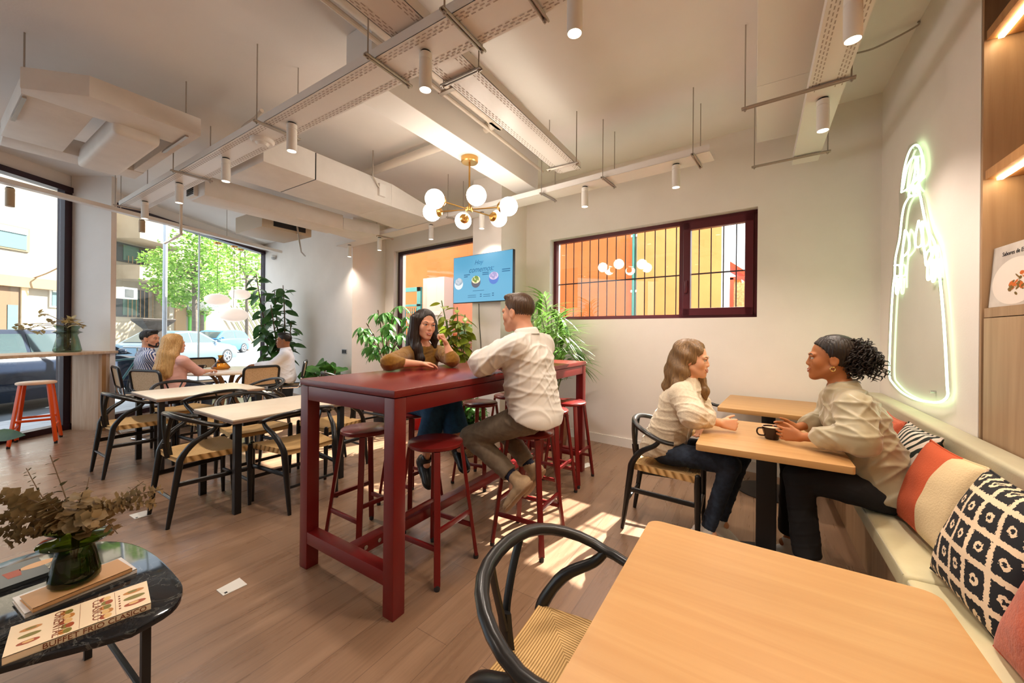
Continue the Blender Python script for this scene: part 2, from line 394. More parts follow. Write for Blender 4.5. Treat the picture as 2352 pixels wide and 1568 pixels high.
# ------------------------------------------------------------------ ceiling services
def slots(b, x0, x1, y0, y1, z, along='x'):
    b.mi = 1
    rows = [y0+.018, y0+.034, y0+.05, y1-.018, y1-.034, y1-.05] if along == 'x' else [x0+.018, x0+.034, x0+.05, x1-.018, x1-.034, x1-.05]
    n = int(((x1-x0) if along == 'x' else (y1-y0))/.042)
    for k in range(n):
        for j, r in enumerate(rows):
            o = (j % 2)*.021
            if along == 'x':
                a = x0+.01+k*.042+o; b.quad((a, r-.003, z), (a, r+.003, z), (a+.026, r+.003, z), (a+.026, r-.003, z))
            else:
                a = y0+.01+k*.042+o; b.quad((r-.003, a, z), (r-.003, a+.026, z), (r+.003, a+.026, z), (r+.003, a, z))
    b.mi = 0
def channel(b, x0, x1, y0, y1, z, h=.06, along='x', t=.004):
    b.box((x0, y0, z), (x1, y1, z+t))
    if along == 'x': b.box((x0, y0, z), (x1, y0+t, z+h)); b.box((x0, y1-t, z), (x1, y1, z+h))
    else: b.box((x0, y0, z), (x0+t, y1, z+h)); b.box((x1-t, y0, z), (x1, y1, z+h))
def hanger(par, a, c, z, top=3.4, ends=(1, 1)):
    b = MB(); a = np.array((a[0], a[1], z)); c = np.array((c[0], c[1], z)); d = nrm(c-a); n = np.array((-d[1], d[0], 0))*.012
    for s_ in (-1, 1): b.tube([a+n*s_*.8-d*.02, c+n*s_*.8+d*.02], .006, 6)
    b.obox(frame_mtx((a+c)/2+np.array((0, 0, .006)), d, (-d[1], d[0], 0)), (float(np.linalg.norm(c-a))+.04, .026, .004))
    for p, e in ((a, ends[0]), (c, ends[1])):
        if e: b.tube([p-UP*.02, (p[0], p[1], top)], .0045, 6); b.cyl(p-UP*.012, p-UP*.004, .010)
    mk('hanger', b, m_rod, par, world=True)
t1 = thing('cable_tray', 'long perforated white tray running across the room, row of spotlights beneath', 'cable tray', (-3, 1.49, 2.86), 'ceiling cable trays')
b = MB(); channel(b, -6.62, .20, 1.375, 1.605, 2.86); slots(b, -6.62, .20, 1.375, 1.605, 2.8585); mk('tray', b, [m_tray, m_slot], t1, world=True, smooth=False)
for x in (-6.55, -4.65, -3.03, -1.79, -1.235, -.86, -.12): hanger(t1, (x, 1.33), (x, 1.62), 2.845)
t2 = thing('cable_tray', 'perforated white tray crossing above the spotlight tray towards the back wall', 'cable tray', (-1.55, 1, 2.93), 'ceiling cable trays')
b = MB(); channel(b, -1.67, -1.43, -3.9, 3.46, 2.935, along='y'); slots(b, -1.67, -1.43, -2, 3.46, 2.9335, 'y'); mk('tray', b, [m_tray, m_slot], t2, world=True, smooth=False)
for y in (.85, 1.82, 3.3): hanger(t2, (-1.69, y), (-1.41, y), 2.92)
t3 = thing('cable_tray', 'narrow white tray at the right, two lit spotlights beneath it', 'cable tray', (.35, 2, 2.86), 'ceiling cable trays')
b = MB(); channel(b, .262, .445, -3.9, 4.2, 2.86, along='y'); slots(b, .262, .445, -1, 3.0, 2.8585, 'y'); mk('tray', b, [m_tray, m_slot], t3, world=True, smooth=False)
hanger(t3, (-.07, 2.96), (.46, 2.93), 2.845); hanger(t3, (-.02, 4.03), (.485, 4.0), 2.845)
t5 = thing('cable_tray', 'white tray along the back wall past the brass chandelier', 'cable tray', (-3, 3.7, 2.85), 'ceiling cable trays')
sk = Matrix.Translation((0, 3.475, 0)) @ Matrix.Rotation(-math.atan(.09), 4, 'Z')
b = MB(); channel(b, -6.3, -.33, 0, .22, 2.85); b.xf(sk); mk('tray', b, [m_tray, m_slot], t5, world=True, smooth=False)
for u in (-.45, -1.25, -1.95, -3.4, -5.0):
    a = sk @ Vector((u, -.03, 0)); c = sk @ Vector((u, .25, 0)); hanger(t5, a, c, 2.84)
t4 = thing('lighting_rail', 'slim white rail hung along the street window, globe pendants below', 'lighting rail', (-7.1, 2, 2.85))
A4 = np.array((-6.30, -.28, 2.87)); B4 = np.array((-7.80, 3.86, 2.87)); d4 = nrm(B4-A4)
b = MB(); b.obox(frame_mtx((A4+B4)/2, d4, (-d4[1], d4[0], 0)), (float(np.linalg.norm(B4-A4)), .10, .05), .004); mk('rail', b, m_tray, t4, world=True, smooth=False)
b = MB()
for k in (.18, .42, .75): p = A4+(B4-A4)*k; b.tube([p, (p[0], p[1], 3.4)], .004, 6)
mk('rod', b, m_rod, t4, world=True)
# beam and ducts
bm_ = MB().box((-2.415, 1.62, 3.0), (-2.14, 3.90, 3.4), .004)
struct('ceiling_beam', bm_, m_white, 'boxed white ceiling beam holding the brass chandelier', 'beam')
def hexa(b, p):   # eight corners: four bottom, four top
    return b.poly(p, [(3, 2, 1, 0), (4, 5, 6, 7), (0, 1, 5, 4), (1, 2, 6, 5), (2, 3, 7, 6), (3, 0, 4, 7)])
dA = thing('air_duct', 'large flat white plenum duct with two openings, upper left', 'air duct', (-4.7, .5, 2.95), 'white ceiling ducts')
b = MB()
b.prism([(-3.895, .66), (-3.895, 1.29), (-4.25, 1.29), (-4.25, .40), (-4.16, .39)], 2.95, 3.10, .012)
b.prism([(-5.62, .42), (-5.62, 1.29), (-5.33, 1.29), (-5.33, .41)], 2.95, 3.10, .012)
b.box((-5.34, .402, 2.952), (-4.24, .745, 3.09), .012); b.box((-5.34, 1.21, 2.955), (-4.24, 1.288, 3.09), .012)
mk('plenum', b, m_duct, dA, world=True)
b = MB().box((-5.40, .84, 2.87), (-4.20, 1.12, 3.04), .04, 3); mk('branch_duct', b, m_duct, dA, world=True)
for q in ((-4.3, .42), (-3.99, 1.22)): b = MB().tube([(q[0], q[1], 2.94), (q[0], q[1], 3.4)], .005, 6).obox(Matrix.Translation((q[0]-.25, q[1], 2.942)), (.55, .02, .012)); mk('hanger', b, m_rod, dA, world=True)
dB = thing('air_duct', 'boxy white supply duct with a black seam, between tray and chandelier', 'air duct', (-4, 2.3, 2.85), 'white ceiling ducts')
b = MB().box((-4.37, 1.68, 2.85), (-3.70, 2.155, 3.12), .006).box((-4.37, 2.165, 2.85), (-3.70, 3.1, 3.12), .006)
hexa(b, [(-4.37, 3.1, 2.85), (-3.70, 3.1, 2.85), (-3.66, 3.76, 2.84), (-4.42, 3.82, 2.84), (-4.37, 3.1, 3.12), (-3.70, 3.1, 3.12), (-3.66, 3.76, 2.99), (-4.42, 3.82, 2.99)])
mk('casing', b, m_duct, dB, world=True)
mk('seam', MB().box((-4.365, 2.153, 2.853), (-3.703, 2.167, 3.117)), m_blackm, dB, world=True)
p = np.array((-3.70, 2.95, 3.0)); b = MB().box((-3.70, 2.9, 2.92), (-3.665, 2.99, 3.06), .004); mk('control_box', b, m_white, dB, world=True)
b = MB().tube([(-3.68, 2.92, 2.99), (-3.66, 2.80, 3.1), (-3.66, 2.80, 3.39)], .008, 6); mk('cable', b, m_rod, dB, world=True)
dC = thing('air_duct', 'long narrow white duct beside the street window, vent grille at its end', 'air duct', (-5.2, 2.3, 2.8), 'white ceiling ducts')
b = MB().box((-5.42, 1.70, 2.80), (-5.02, 3.35, 3.02), .02)
b.prism([(-5.42, 3.35), (-5.02, 3.35), (-4.85, 3.84), (-5.5, 3.90)], 2.82, 2.98)
mk('casing', b, m_duct, dC, world=True)
b = MB().box((-5.40, 1.665, 2.82), (-5.20, 1.70, 2.98)); 
vg = mk('vent_grille', b, m_white, dC, world=True, smooth=False)
b = MB()
for k in range(6): b.box((-5.385, 1.655, 2.84+k*.02), (-5.215, 1.667, 2.85+k*.02))
mk('louvre', b, m_blackm, vg, world=True, smooth=False)
fc = thing('fan_coil_unit', 'beige fan coil box with dark opening above the street window tables', 'fan coil unit', (-6.3, 3.0, 2.8))
b = MB().box((-6.55, 2.6, 2.78), (-5.75, 3.3, 3.02), .01); mk('housing', b, mat('beige sheet metal', (.5, .42, .32), .5), fc, world=True)
b = MB().box((-5.75, 2.75, 2.82), (-5.735, 3.2, 2.98)); mk('opening', b, m_blackm, fc, world=True)
b = MB().tube([(-5.6, 3.0, 2.85), (-5.9, 3.2, 2.7), (-6.4, 3.5, 2.66), (-7.0, 3.9, 2.72)], .012, 6); mk('hose', b, m_rod, fc, world=True)
dD = thing('air_duct', 'plain white duct under the ceiling at the right, ending before the back wall', 'air duct', (.2, 1, 3.1), 'white ceiling ducts')
mk('casing', MB().box((-.005, -3.9, 3.10), (.42, 4.14, 3.398), .004).box((-.008, 3.20, 3.097), (.424, 3.215, 3.398)), m_white, dD, world=True, smooth=False)
# pipes
m_pipe = mat('painted pipe', (.70, .62, .53), .45)
pp = thing('ceiling_pipe', 'pair of cream pipes turning below the ceiling beside the boxed beam', 'pipe', (-2, 2, 3.2))
b = MB(); b.tube(spline([(-4.2, 2.95, 3.25), (-2.6, 2.9, 3.25), (-2.15, 2.87, 3.25), (-2.05, 2.84, 3.25), (-2.0, 2.75, 3.25), (-2.0, 2.3, 3.25), (-2.0, -3.9, 3.25)], 6), .045, 10)
b.tube([(-1.86, -3.9, 3.28), (-1.86, 3.0, 3.28)], .02, 8); b.tube([(-1.80, -3.9, 3.30), (-1.80, 3.4, 3.30)], .014, 8); b.tube([(-2.08, -3.9, 3.28), (-2.08, 3.9, 3.2)], .016, 8)
b.tube([(-4.2, 3.07, 3.33), (-2.42, 3.0, 3.33)], .03, 8)
mk('pipe_run', b, m_pipe, pp, world=True)
b = MB(); b.box((-2.1, .2, 3.2), (-1.76, .235, 3.4)); b.box((-2.1, 2.2, 3.2), (-1.76, 2.235, 3.22)); b.tube([(-1.78, 2.2, 3.2), (-1.78, 2.2, 3.4)], .004, 6); mk('bracket', b, m_rod, pp, world=True)
cp = thing('conduit', 'thin steel conduit dropping beside the spotlight tray near the street window', 'conduit', (-4.6, 1.7, 3))
P_ = [Z(535, 330, 2.95), Z(537, 262, 3.05), Z(545, 255, 3.1), Z(575, 262, 3.1), Z(600, 285, 3.0)]
b = MB().tube(spline([(-4.05, 1.655, 2.96), (-4.05, 1.66, 3.2), (-4.02, 1.66, 3.24), (-3.8, 1.65, 3.24), (-3.6, 1.62, 3.24)], 5), .016, 8)
mk('pipe_run', b, m_pipe, cp, world=True)
mk('pipe_run', MB().tube(spline([(-5.55, 1.66, 3.0), (-5.55, 1.66, 2.5), (-5.6, 1.67, 2.44), (-6.2, 1.7, 2.42)], 5), .014, 8), m_pipe, cp, world=True)
sd = thing('smoke_detector', 'round white smoke detector under the long spotlight tray', 'smoke detector', (-3.32, 1.5, 2.86))
mk('base', MB().lathe([(.0, 2.835), (.07, 2.835), (.085, 2.85), (.085, 2.86), (0, 2.86)], (-3.32, 1.5, 0)), m_white, sd, world=True)
mk('sensor_cap', MB().lathe([(0, 2.815), (.035, 2.815), (.05, 2.835), (0, 2.836)], (-3.32, 1.5, 0)), m_white, sd, world=True)
cw = thing('loose_cable', 'dark flex drooping from the ceiling bracket above the neon sign', 'cable', (.6, 3, 3.3))
P_ = [Z(1968, 122, 3.36), Z(2005, 112, 3.34), Z(2055, 88, 3.34), Z(2108, 58, 3.38), Z(2109, 50, 3.39)]
mk('flex', MB().tube(spline(P_, 4), .006, 6), m_rod, cw, world=True)
# spotlights
SPOTS = []
def spotlight(x, y, ztop, label, lit=True, L=.205, r=.034, w=48):
    t = thing('spotlight', label, 'spotlight', (x, y, ztop), 'cylinder spotlights')
    mk('mount', MB().lathe([(0, -.012), (r*.8, -.012), (r*.8, 0), (0, 0)]), m_blackm, t)
    mk('housing', MB().lathe([(0, -L+.02), (r-.005, -L+.02), (r-.004, -L), (r, -L), (r, -.052), (r-.003, -.050), (r-.003, -.047), (r, -.045), (r, -.012), (0, -.012)]), m_white if lit else mat('bronze housing', (.45, .33, .2), .4), t)
    mk('lens', MB().lathe([(0, -L+.004), (r-.006, -L+.004), (r-.006, -L+.012), (0, -L+.012)]), m_lens if lit else m_offlens, t)
    if lit:
        l = bpy.data.lights.new('spot_lamp', 'SPOT'); l.energy = w; l.color = (1, .86, .735); l.spot_size = math.radians(125); l.spot_blend = .8; l.shadow_soft_size = .05
        o = bpy.data.objects.new('spot_lamp', l); COL.objects.link(o); o.parent = t; o.location = (0, 0, -L-.01)
    return t
SP1 = [(-1.516, 'the nearest to the brass chandelier'), (-2.864, 'second along from the chandelier'), (-3.947, 'third along from the chandelier'), (-5.034, 'fourth along from the chandelier'), (-6.108, 'the last before the street window')]
for x, w_ in SP1: spotlight(x, 1.49, 2.86, 'white cylinder spotlight under the long perforated tray, '+w_)
spotlight(-.676, 1.55, 2.86, 'white cylinder spotlight cut off by the top edge of the photo')
for x, w_ in ((-.612, 'over the seated pair, end of the row'), (-1.496, 'above the barred window'), (-2.91, 'seen between the chandelier arms'), (-3.86, 'left of the chandelier'), (-5.1, 'before the courtyard window'), (-6.0, 'against the white end wall')):
    v = sk @ Vector((x*1.004, .1, 0)); spotlight(v.x, v.y, 2.85, 'white cylinder spotlight on the back wall tray, '+w_)
spotlight(.353, 3.12, 2.86, 'white cylinder spotlight under the narrow right tray, beside the neon sign')
spotlight(.353, 2.23, 2.86, 'white cylinder spotlight at the top edge, narrow right tray, only its lens showing')
for x, y in ((.353, .9), (.353, -.6), (.353, -2.2), (-1.55, -1.0), (-1.55, -2.6), (-3.2, -1.5)): spotlight(x, y, 2.86 if x > 0 else (2.93 if x > -2 else 3.4), 'white cylinder spotlight behind the viewer')  # unseen lamps added overhead and behind the viewer to fill the room
p = Z(23, 430, 2.85); spotlight(p[0], p[1], 2.85, 'unlit bronze cylinder spotlight on the rail by the street window, at the left edge', False)
p = Z(325, 505, 2.85); spotlight(p[0]+.02, p[1], 2.85, 'unlit bronze cylinder spotlight hanging before the street balcony', False, .17)
# chandelier
ch = thing('chandelier', 'brass chandelier with six glowing opal globes', 'chandelier', (-2.295, 2.836, 3.0))
mk('canopy', MB().lathe([(0, -.05), (.072, -.05), (.08, -.042), (.08, 0), (0, 0)]), m_brass, ch)
mk('stem', MB().tube([(0, 0, -.05), (0, 0, -.50)], .009, 10), m_brass, ch)
mk('hub', MB().lathe([(0, -.515), (.03, -.515), (.036, -.505), (.036, -.475), (.02, -.465), (0, -.465)]), m_brass, ch)
for k in range(6):
    a = math.radians(18+60*k); d = np.array((math.cos(a), math.sin(a), 0.0)); zz = -.49
    am = mk('arm', MB().tube([d*.02+UP*zz, d*.31+UP*zz], .0065, 8), m_brass, ch)
    cup = mk('cup', MB().lathe([(0, .28), (.03, .283), (.05, .305), (.05, .325), (0, .325)], mtx=Matrix.Translation((0, 0, zz)) @ Matrix.Rotation(a, 4, 'Z') @ Matrix.Rotation(PI/2, 4, 'Y')), m_brass, am)
    mk('globe', MB().ball(d*.385+UP*zz, .085), m_globe, am)
# globe pendants at the street window
for cx, cy, lx, ly, wd, lab in ((500, 557, 498, 688, .36, 'flattened opal pendant lamp, middle height, in front of the street tree'), (538, 565, 539, 723, .44, 'flattened opal pendant lamp, the lowest and widest of three'), (552, 572, 552, 676, .34, 'flattened opal pendant lamp, the highest of three, beside the tall fig')):
    c = Z(cx, cy, 2.845); dd = float(np.dot(c-CAM, FW)); zc = D(lx, ly, dd)[2]
    t = thing('pendant_lamp', lab, 'pendant lamp', (c[0], c[1], 2.845), 'opal window pendants')
    mk('canopy', MB().lathe([(0, -.03), (.05, -.03), (.055, 0), (0, 0)]), m_brass, t)
    mk('cord', MB().tube([(0, 0, -.03), (0, 0, zc-2.845+wd*.3)], .0035, 6), m_blackm, t)
    mk('shade', MB().ball((0, 0, zc-2.845), (wd/2, wd/2, wd*.29)), m_pendant, t)
# ------------------------------------------------------------------ red high table
rt = thing('bar_table', 'long oxide-red metal high table with a red frame, under the chandelier', 'bar table', (-1.805, 2.395, 0))
X0, X1, Y0, Y1 = -2.205, -1.405, 1.205, 3.585
mk('tabletop', MB().box((X0, Y0, 1.040), (X1, Y1, 1.075), .004), m_red2, rt, world=True)
for nm, lo, hi in (('apron', (X0+.077, Y0+.006, .958), (X1-.077, Y0+.054, 1.036)), ('apron', (X0+.077, Y1-.054, .958), (X1-.077, Y1-.006, 1.036)), ('apron', (X0+.006, Y0+.077, .958), (X0+.054, Y1-.077, 1.036)), ('apron', (X1-.054, Y0+.077, .958), (X1-.006, Y1-.077, 1.036))):
    mk(nm, MB().box(lo, hi, .003), m_red, rt, world=True)
for x in (X0+.004, X1-.076):
    for y in (Y0+.004, Y1-.076): mk('leg', MB().box((x, y, 0), (x+.072, y+.072, 1.036), .004), m_red, rt, world=True)
for y in (Y0+.006, Y1-.074): mk('rail', MB().box((X0+.07, y, .145), (X1-.07, y+.068, .212), .003), m_red, rt, world=True)
lr = mk('rail', MB().box((-1.84, Y0+.07, .150), (-1.77, Y1-.07, .210), .003), m_red, rt, world=True)
b = MB()
for y in (1.33, 1.42, 3.37, 3.46): b.lathe([(0, .0), (.012, 0), (.012, .004), (0, .005)], mtx=Matrix.Translation((-1.769, y, .182)) @ Matrix.Rotation(PI/2, 4, 'Y'), n=10)
mk('bolt', b, m_steel, lr, world=True)

# ------------------------------------------------------------------ stools
def make_stool(mt, ms, name, label, group, H=.72):
    t = thing(name, label, 'stool', (0, 0, 0), group)
    mk('seat', MB().lathe([(0, H-.028), (.150, H-.028), (.158, H-.022), (.158, H-.006), (.150, H), (0, H)], n=36), ms, t)
    for sx in (-1, 1):
        for sy in (-1, 1):
            a = Vector((sx*.105, sy*.105, H-.028)); c = Vector((sx*.172, sy*.172, .022)); d = (c-a).normalized(); o = Vector((-sy*1.0, sx*1.0, 0)).normalized()
            L = (c-a).length; mm = frame_mtx((a+c)/2, d, o)
            b = MB().obox(mm, (L, .034, .020), .003); lg = mk('leg', b, mt, t)
            mk('foot', MB().lathe([(0, 0), (.014, 0), (.016, .012), (.012, .03), (0, .03)], c+Vector((0, 0, -.022)), n=10), m_rubber, lg)
    def at(z): return .105+.067*(H-.028-z)/(H-.05)
    for z, ax in ((.20, 'x'), (.285, 'y')):
        q = at(z)
        for s_ in (-1, 1):
            p0, p1 = ((-q, s_*q, z), (q, s_*q, z)) if ax == 'x' else ((s_*q, -q, z), (s_*q, q, z))
            mk('stretcher', MB().obox(frame_mtx((Vector(p0)+Vector(p1))/2, Vector(p1)-Vector(p0), (0, 0, 1)), (2*q, .026, .016), .003), mt, t)
    return t
st0 = make_stool(m_red, m_red2, 'bar_stool', 'oxide-red round bar stool', 'red bar stools at the high table')
def stp(px, py): p = Z(px, py, .72); return (p[0], p[1], 0)
SL = [((1001, 1010), 'red bar stool in front, right long side of the table, nearest the wishbone chair', .03), ((842, 981), 'red bar stool behind the nearest table corner, left long side', -.02), ((1217, 986), 'red bar stool under the man in the white shirt', .05),
      ((946, 944), 'red bar stool under the woman in the mustard top', .0), ((1103, 922), 'red bar stool in front of the bushy floor plant, left long side', .04), ((1170, 906), 'red bar stool half behind the seated man, far end of the left side', -.05),
      ((1262, 938), 'sunlit red bar stool just behind the seated man', .03), ((1307, 920), 'red bar stool at the far right end of the table, by the wall', .0)]
for k, (p, lb, rz) in enumerate(SL):
    if k == 0: st0.location = stp(*p); st0.rotation_euler = (0, 0, rz); st0['label'] = lb
    else: dup(st0, stp(*p), rz, lb)
os0 = make_stool(m_orange, mat('pale orange seat', lin((236, 196, 165)), .4), 'bar_stool', 'orange bar stool standing at the window counter, all four legs in view', 'orange bar stools at the window counter')
p = Z(84, 876, .72); os0.location = (p[0], p[1], 0); os0.rotation_euler = (0, 0, -.25)
q = np.array((p[0], p[1], 0))-np.array((FW[0], FW[1], 0))*.62; dup(os0, q, -.2, 'orange bar stool at the window counter, cut off by the left edge')

# ------------------------------------------------------------------ wishbone chairs
m_lacq = mat('black stained beech', (.010, .0095, .0095), .28)
def cord_mat():
    m = mat('woven paper cord', (.6, .42, .22), .8); nt = m.node_tree; b = nt.nodes['Principled BSDF']
    tc = nt.nodes.new('ShaderNodeTexCoord'); sp = nt.nodes.new('ShaderNodeSeparateXYZ'); nt.links.new(tc.outputs['Object'], sp.inputs[0])
    def mth(op, a, c=None):
        n = nt.nodes.new('ShaderNodeMath'); n.operation = op
        for k, v in enumerate((a, c)):
            if v is None: continue
            if hasattr(v, 'is_linked'): nt.links.new(v, n.inputs[k])
            else: n.inputs[k].default_value = v
        return n.outputs[0]
    ax = mth('ABSOLUTE', sp.outputs[0]); ay = mth('ABSOLUTE', sp.outputs[1])
    gt = mth('GREATER_THAN', ax, mth('MULTIPLY', ay, 1.15))
    co = mth('ADD', mth('MULTIPLY', gt, sp.outputs[0]), mth('MULTIPLY', mth('SUBTRACT', 1.0, gt), sp.outputs[1]))
    sn = mth('SINE', mth('MULTIPLY', co, 2*PI/.0075)); r = ramp(nt, [(0, lin((150, 112, 62))), (.45, lin((214, 172, 110))), (1, lin((228, 190, 130)))])
    nt.links.new(mth('ADD', mth('MULTIPLY', sn, .5), .5), r.inputs['Fac']); nt.links.new(r.outputs['Color'], b.inputs['Base Color'])
    bp = nt.nodes.new('ShaderNodeBump'); bp.inputs['Strength'].default_value = .6; bp.inputs['Distance'].default_value = .004
    nt.links.new(sn, bp.inputs['Height']); nt.links.new(bp.outputs['Normal'], b.inputs['Normal']); return m
m_cord = cord_mat()
def make_wishbone():
    t = thing('wishbone_chair', 'black wishbone chair', 'chair', (0, 0, 0), 'black wishbone chairs with cord seats')
    # seat: saddle-shaped woven trapezoid, front at +y
    n = 12; b = MB(); V = {}
    def seat_z(u, v, top): return (.452+.012*abs(u)**2-.012*(1-(2*v-1)**2)*(1-u*u)) if top else .418+.004*abs(u)
    pts = []; idx = {}
    for tp in (1, 0):
        for i in range(n+1):
            for j in range(n+1):
                u = -1+2*i/n; v = j/n; w = .185+(.245-.185)*v; y = -.205+.42*v
                rr = 1-.03*(u**8); idx[tp, i, j] = len(pts); pts.append((u*w*(1 if tp else .985), y+(0 if tp else .004*(1-2*v)), seat_z(u, v, tp)))
    F = []
    for i in range(n):
        for j in range(n):
            F.append((idx[1, i, j], idx[1, i+1, j], idx[1, i+1, j+1], idx[1, i, j+1])); F.append((idx[0, i, j+1], idx[0, i+1, j+1], idx[0, i+1, j], idx[0, i, j]))
    for k in range(n):
        F.append((idx[1, k, 0], idx[0, k, 0], idx[0, k+1, 0], idx[1, k+1, 0])); F.append((idx[1, k+1, n], idx[0, k+1, n], idx[0, k, n], idx[1, k, n]))
        F.append((idx[1, 0, k+1], idx[0, 0, k+1], idx[0, 0, k], idx[1, 0, k])); F.append((idx[1, n, k], idx[0, n, k], idx[0, n, k+1], idx[1, n, k+1]))
    b.poly(pts, F); mk('seat', b, m_cord, t, ang=60)
    # bent top rail: arm end, half circle, arm end, rising slightly to the back
    R = .262; yc = -.01; path = []
    path += [(R-.012, .072, .650), (R-.005, .045, .652), (R, .02, .657)]
    for k in range(0, 17):
        a = -PI*k/16; path.append((R*math.cos(a), yc+.205*math.sin(a)*(1+.06*math.sin(2*a)**2), .662+.082*(math.sin(-a))**1.0))
    path += [(-R, .02, .657), (-R+.005, .045, .652), (-R+.012, .072, .650)]
    N = len(path); rad = [.0155+.003*math.sin(PI*i/(N-1)) for i in range(N)]
    mk('top_rail', MB().tube(path, rad, 10, squash=(1.05, .9)), m_lacq, t)
    for s_ in (-1, 1):
        fl = [(s_*.232, .215, .0), (s_*.236, .213, .2), (s_*.238, .212, .40), (s_*.238, .212, .468), (s_*.238, .212, .476)]
        mk('leg', MB().tube(fl, [.0125, .018, .021, .017, .009], 10), m_lacq, t)
        rl = spline([(s_*.185, -.262, .0), (s_*.190, -.235, .2), (s_*.196, -.208, .40), (s_*.202, -.195, .47), (s_*.226, -.135, .56), (s_*.250, -.045, .62), (s_*.256, -.01, .660)], 4)
        m_ = len(rl); rr = [.0125+.0095*math.sin(PI*min(1, i/(m_*.75))) if i < m_*.6 else max(.0115, .021-.02*(i/m_-.55)) for i in range(m_)]
        mk('leg', MB().tube(rl, rr, 10), m_lacq, t)
        mk('stretcher', MB().tube([(s_*.236, .21, .285), (s_*.193, -.222, .285)], .011, 8, squash=(.8, 1.6)), m_lacq, t)
    mk('stretcher', MB().tube([(-.234, .213, .19), (.234, .213, .19)], .011, 8, squash=(1, 1.3)), m_lacq, t)
    mk('stretcher', MB().tube([(-.19, -.236, .19), (.19, -.236, .19)], .0105, 8), m_lacq, t)
    # Y splat: one stem forking into two blades
    b = MB(); b.tube(spline([(0, -.205, .435), (0, -.215, .50), (0, -.22, .545)], 3), [.024]*7, 8, squash=(1, .36))
    for s_ in (-1, 1): b.tube(spline([(s_*.006, -.214, .50), (s_*.016, -.222, .555), (s_*.048, -.222, .65), (s_*.080, -.214, .737)], 4), .0135, 8, squash=(1, .55))
    mk('back_splat', b, m_lacq, t); return t
wc = make_wishbone(); _first = [True]
def chair(x, y, face, label):
    # face: direction of the seat front in degrees, 0 = +x, 90 = +y
    rz = math.radians(face-90)
    if _first[0]: _first[0] = False; wc.location = (x, y, 0); wc.rotation_euler = (0, 0, rz); wc['label'] = label; return wc
    return dup(wc, (x, y, 0), rz, label)
chair(-.385, .925, 0, 'black wishbone chair at the big foreground oak table')
chair(-.515, 2.86, 2, 'black wishbone chair under the woman in the cream jumper')
chair(-.385, 4.03, -3, 'black wishbone chair half hidden behind the woman in cream, at the corner table')
chair(-3.525, 1.205, 90, 'black wishbone chair at the near end of the right cream table, closest to the eucalyptus')
chair(-5.10, 1.195, 91, 'black wishbone chair at the near end of the left cream table, by the counter')
chair(-3.125, 1.69, 179, 'black wishbone chair just behind the nearest red table leg, on the right cream table')
chair(-4.64, 1.68, 180, 'black wishbone chair between the two cream tables, facing the left one')
chair(-3.935, 1.71, 0, 'black wishbone chair between the two cream tables, facing the right one')
chair(-5.52, 1.68, 3, 'black wishbone chair on the window side of the left cream table, before the long-haired blonde')
chair(-5.05, 2.29, -87, 'black wishbone chair at the far end of the left cream table')
chair(-3.52, 2.255, -91, 'black wishbone chair at the far end of the right cream table')
chair(-5.2, 3.40, 60, 'black wishbone chair beside the fiddle-leaf fig by the end wall')
chair(-4.12, 3.42, 175, 'black wishbone chair behind the high table, only its legs showing')

# ------------------------------------------------------------------ cream tables
def cream_table(x0, x1, y0, y1, label, z=.70):
    t = thing('dining_table', label, 'dining table', ((x0+x1)/2, (y0+y1)/2, 0), 'cream tables on black legs')
    mk('tabletop', MB().box((x0, y0, z-.012), (x1, y1, z), .002), m_cream, t, world=True)
    mk('edge_band', MB().box((x0+.001, y0+.001, z-.032), (x1-.001, y1-.001, z-.0125)), mat('taupe edge', lin((140, 112, 92)), .5), t, world=True, smooth=False)
    for lo, hi in (((x0+.10, y0+.11, z-.078), (x1-.10, y0+.13, z-.034)), ((x0+.10, y1-.13, z-.078), (x1-.10, y1-.11, z-.034)), ((x0+.10, y0+.132, z-.078), (x0+.12, y1-.132, z-.034)), ((x1-.12, y0+.132, z-.078), (x1-.10, y1-.132, z-.034))):
        mk('apron', MB().box(lo, hi), m_blackm, t, world=True, smooth=False)
    for x in (x0+.025, x1-.07):
        for y in (y0+.025, y1-.07): mk('leg', MB().box((x, y, 0), (x+.045, y+.045, z-.033), .003), m_blackm, t, world=True)
cream_table(-3.87, -3.165, 1.252, 2.18, 'cream laminate table on black legs, right of the pair, next to the red table')
cream_table(-5.45, -4.70, 1.238, 2.17, 'cream laminate table on black legs, left of the pair, nearer the street window')

# ------------------------------------------------------------------ oak tables with pedestal
def oak_table(x0, x1, y0, y1, label, z=.75, rot=0, r=.02, base=None):
    cx, cy = (x0+x1)/2, (y0+y1)/2
    t = thing('dining_table', label, 'dining table', (cx, cy, 0), 'oak tables along the banquette', rot)
    hx, hy = (x1-x0)/2, (y1-y0)/2
    mk('tabletop', MB().prism(rrect(-hx, -hy, hx, hy, r), z-.034, z, .0015), m_oak, t, ang=30)
    bx_, by_ = base or (0, 0)
    mk('column', MB().box((bx_-.05, by_-.05, .012), (bx_+.05, by_+.05, z-.045), .006), m_blackm, t)
    mk('mounting_plate', MB().box((bx_-.2, by_-.2, z-.045), (bx_+.2, by_+.2, z-.0345)), m_blackm, t, smooth=False)
    mk('base', MB().lathe([(0, 0), (.235, 0), (.235, .008), (.2, .012), (0, .013)], (bx_, by_, 0), n=36), m_blackm, t)
oak_table(-.283, .368, .40, 1.295, 'big oak table in the foreground, partly out of the frame', r=.035)
oak_table(-.272, .393, 2.312, 3.12, 'oak table between the two women, dark coffee cup on it')
oak_table(-.235, .44, 3.565, 4.39, 'empty oak table in the corner against the back wall', rot=-.07)

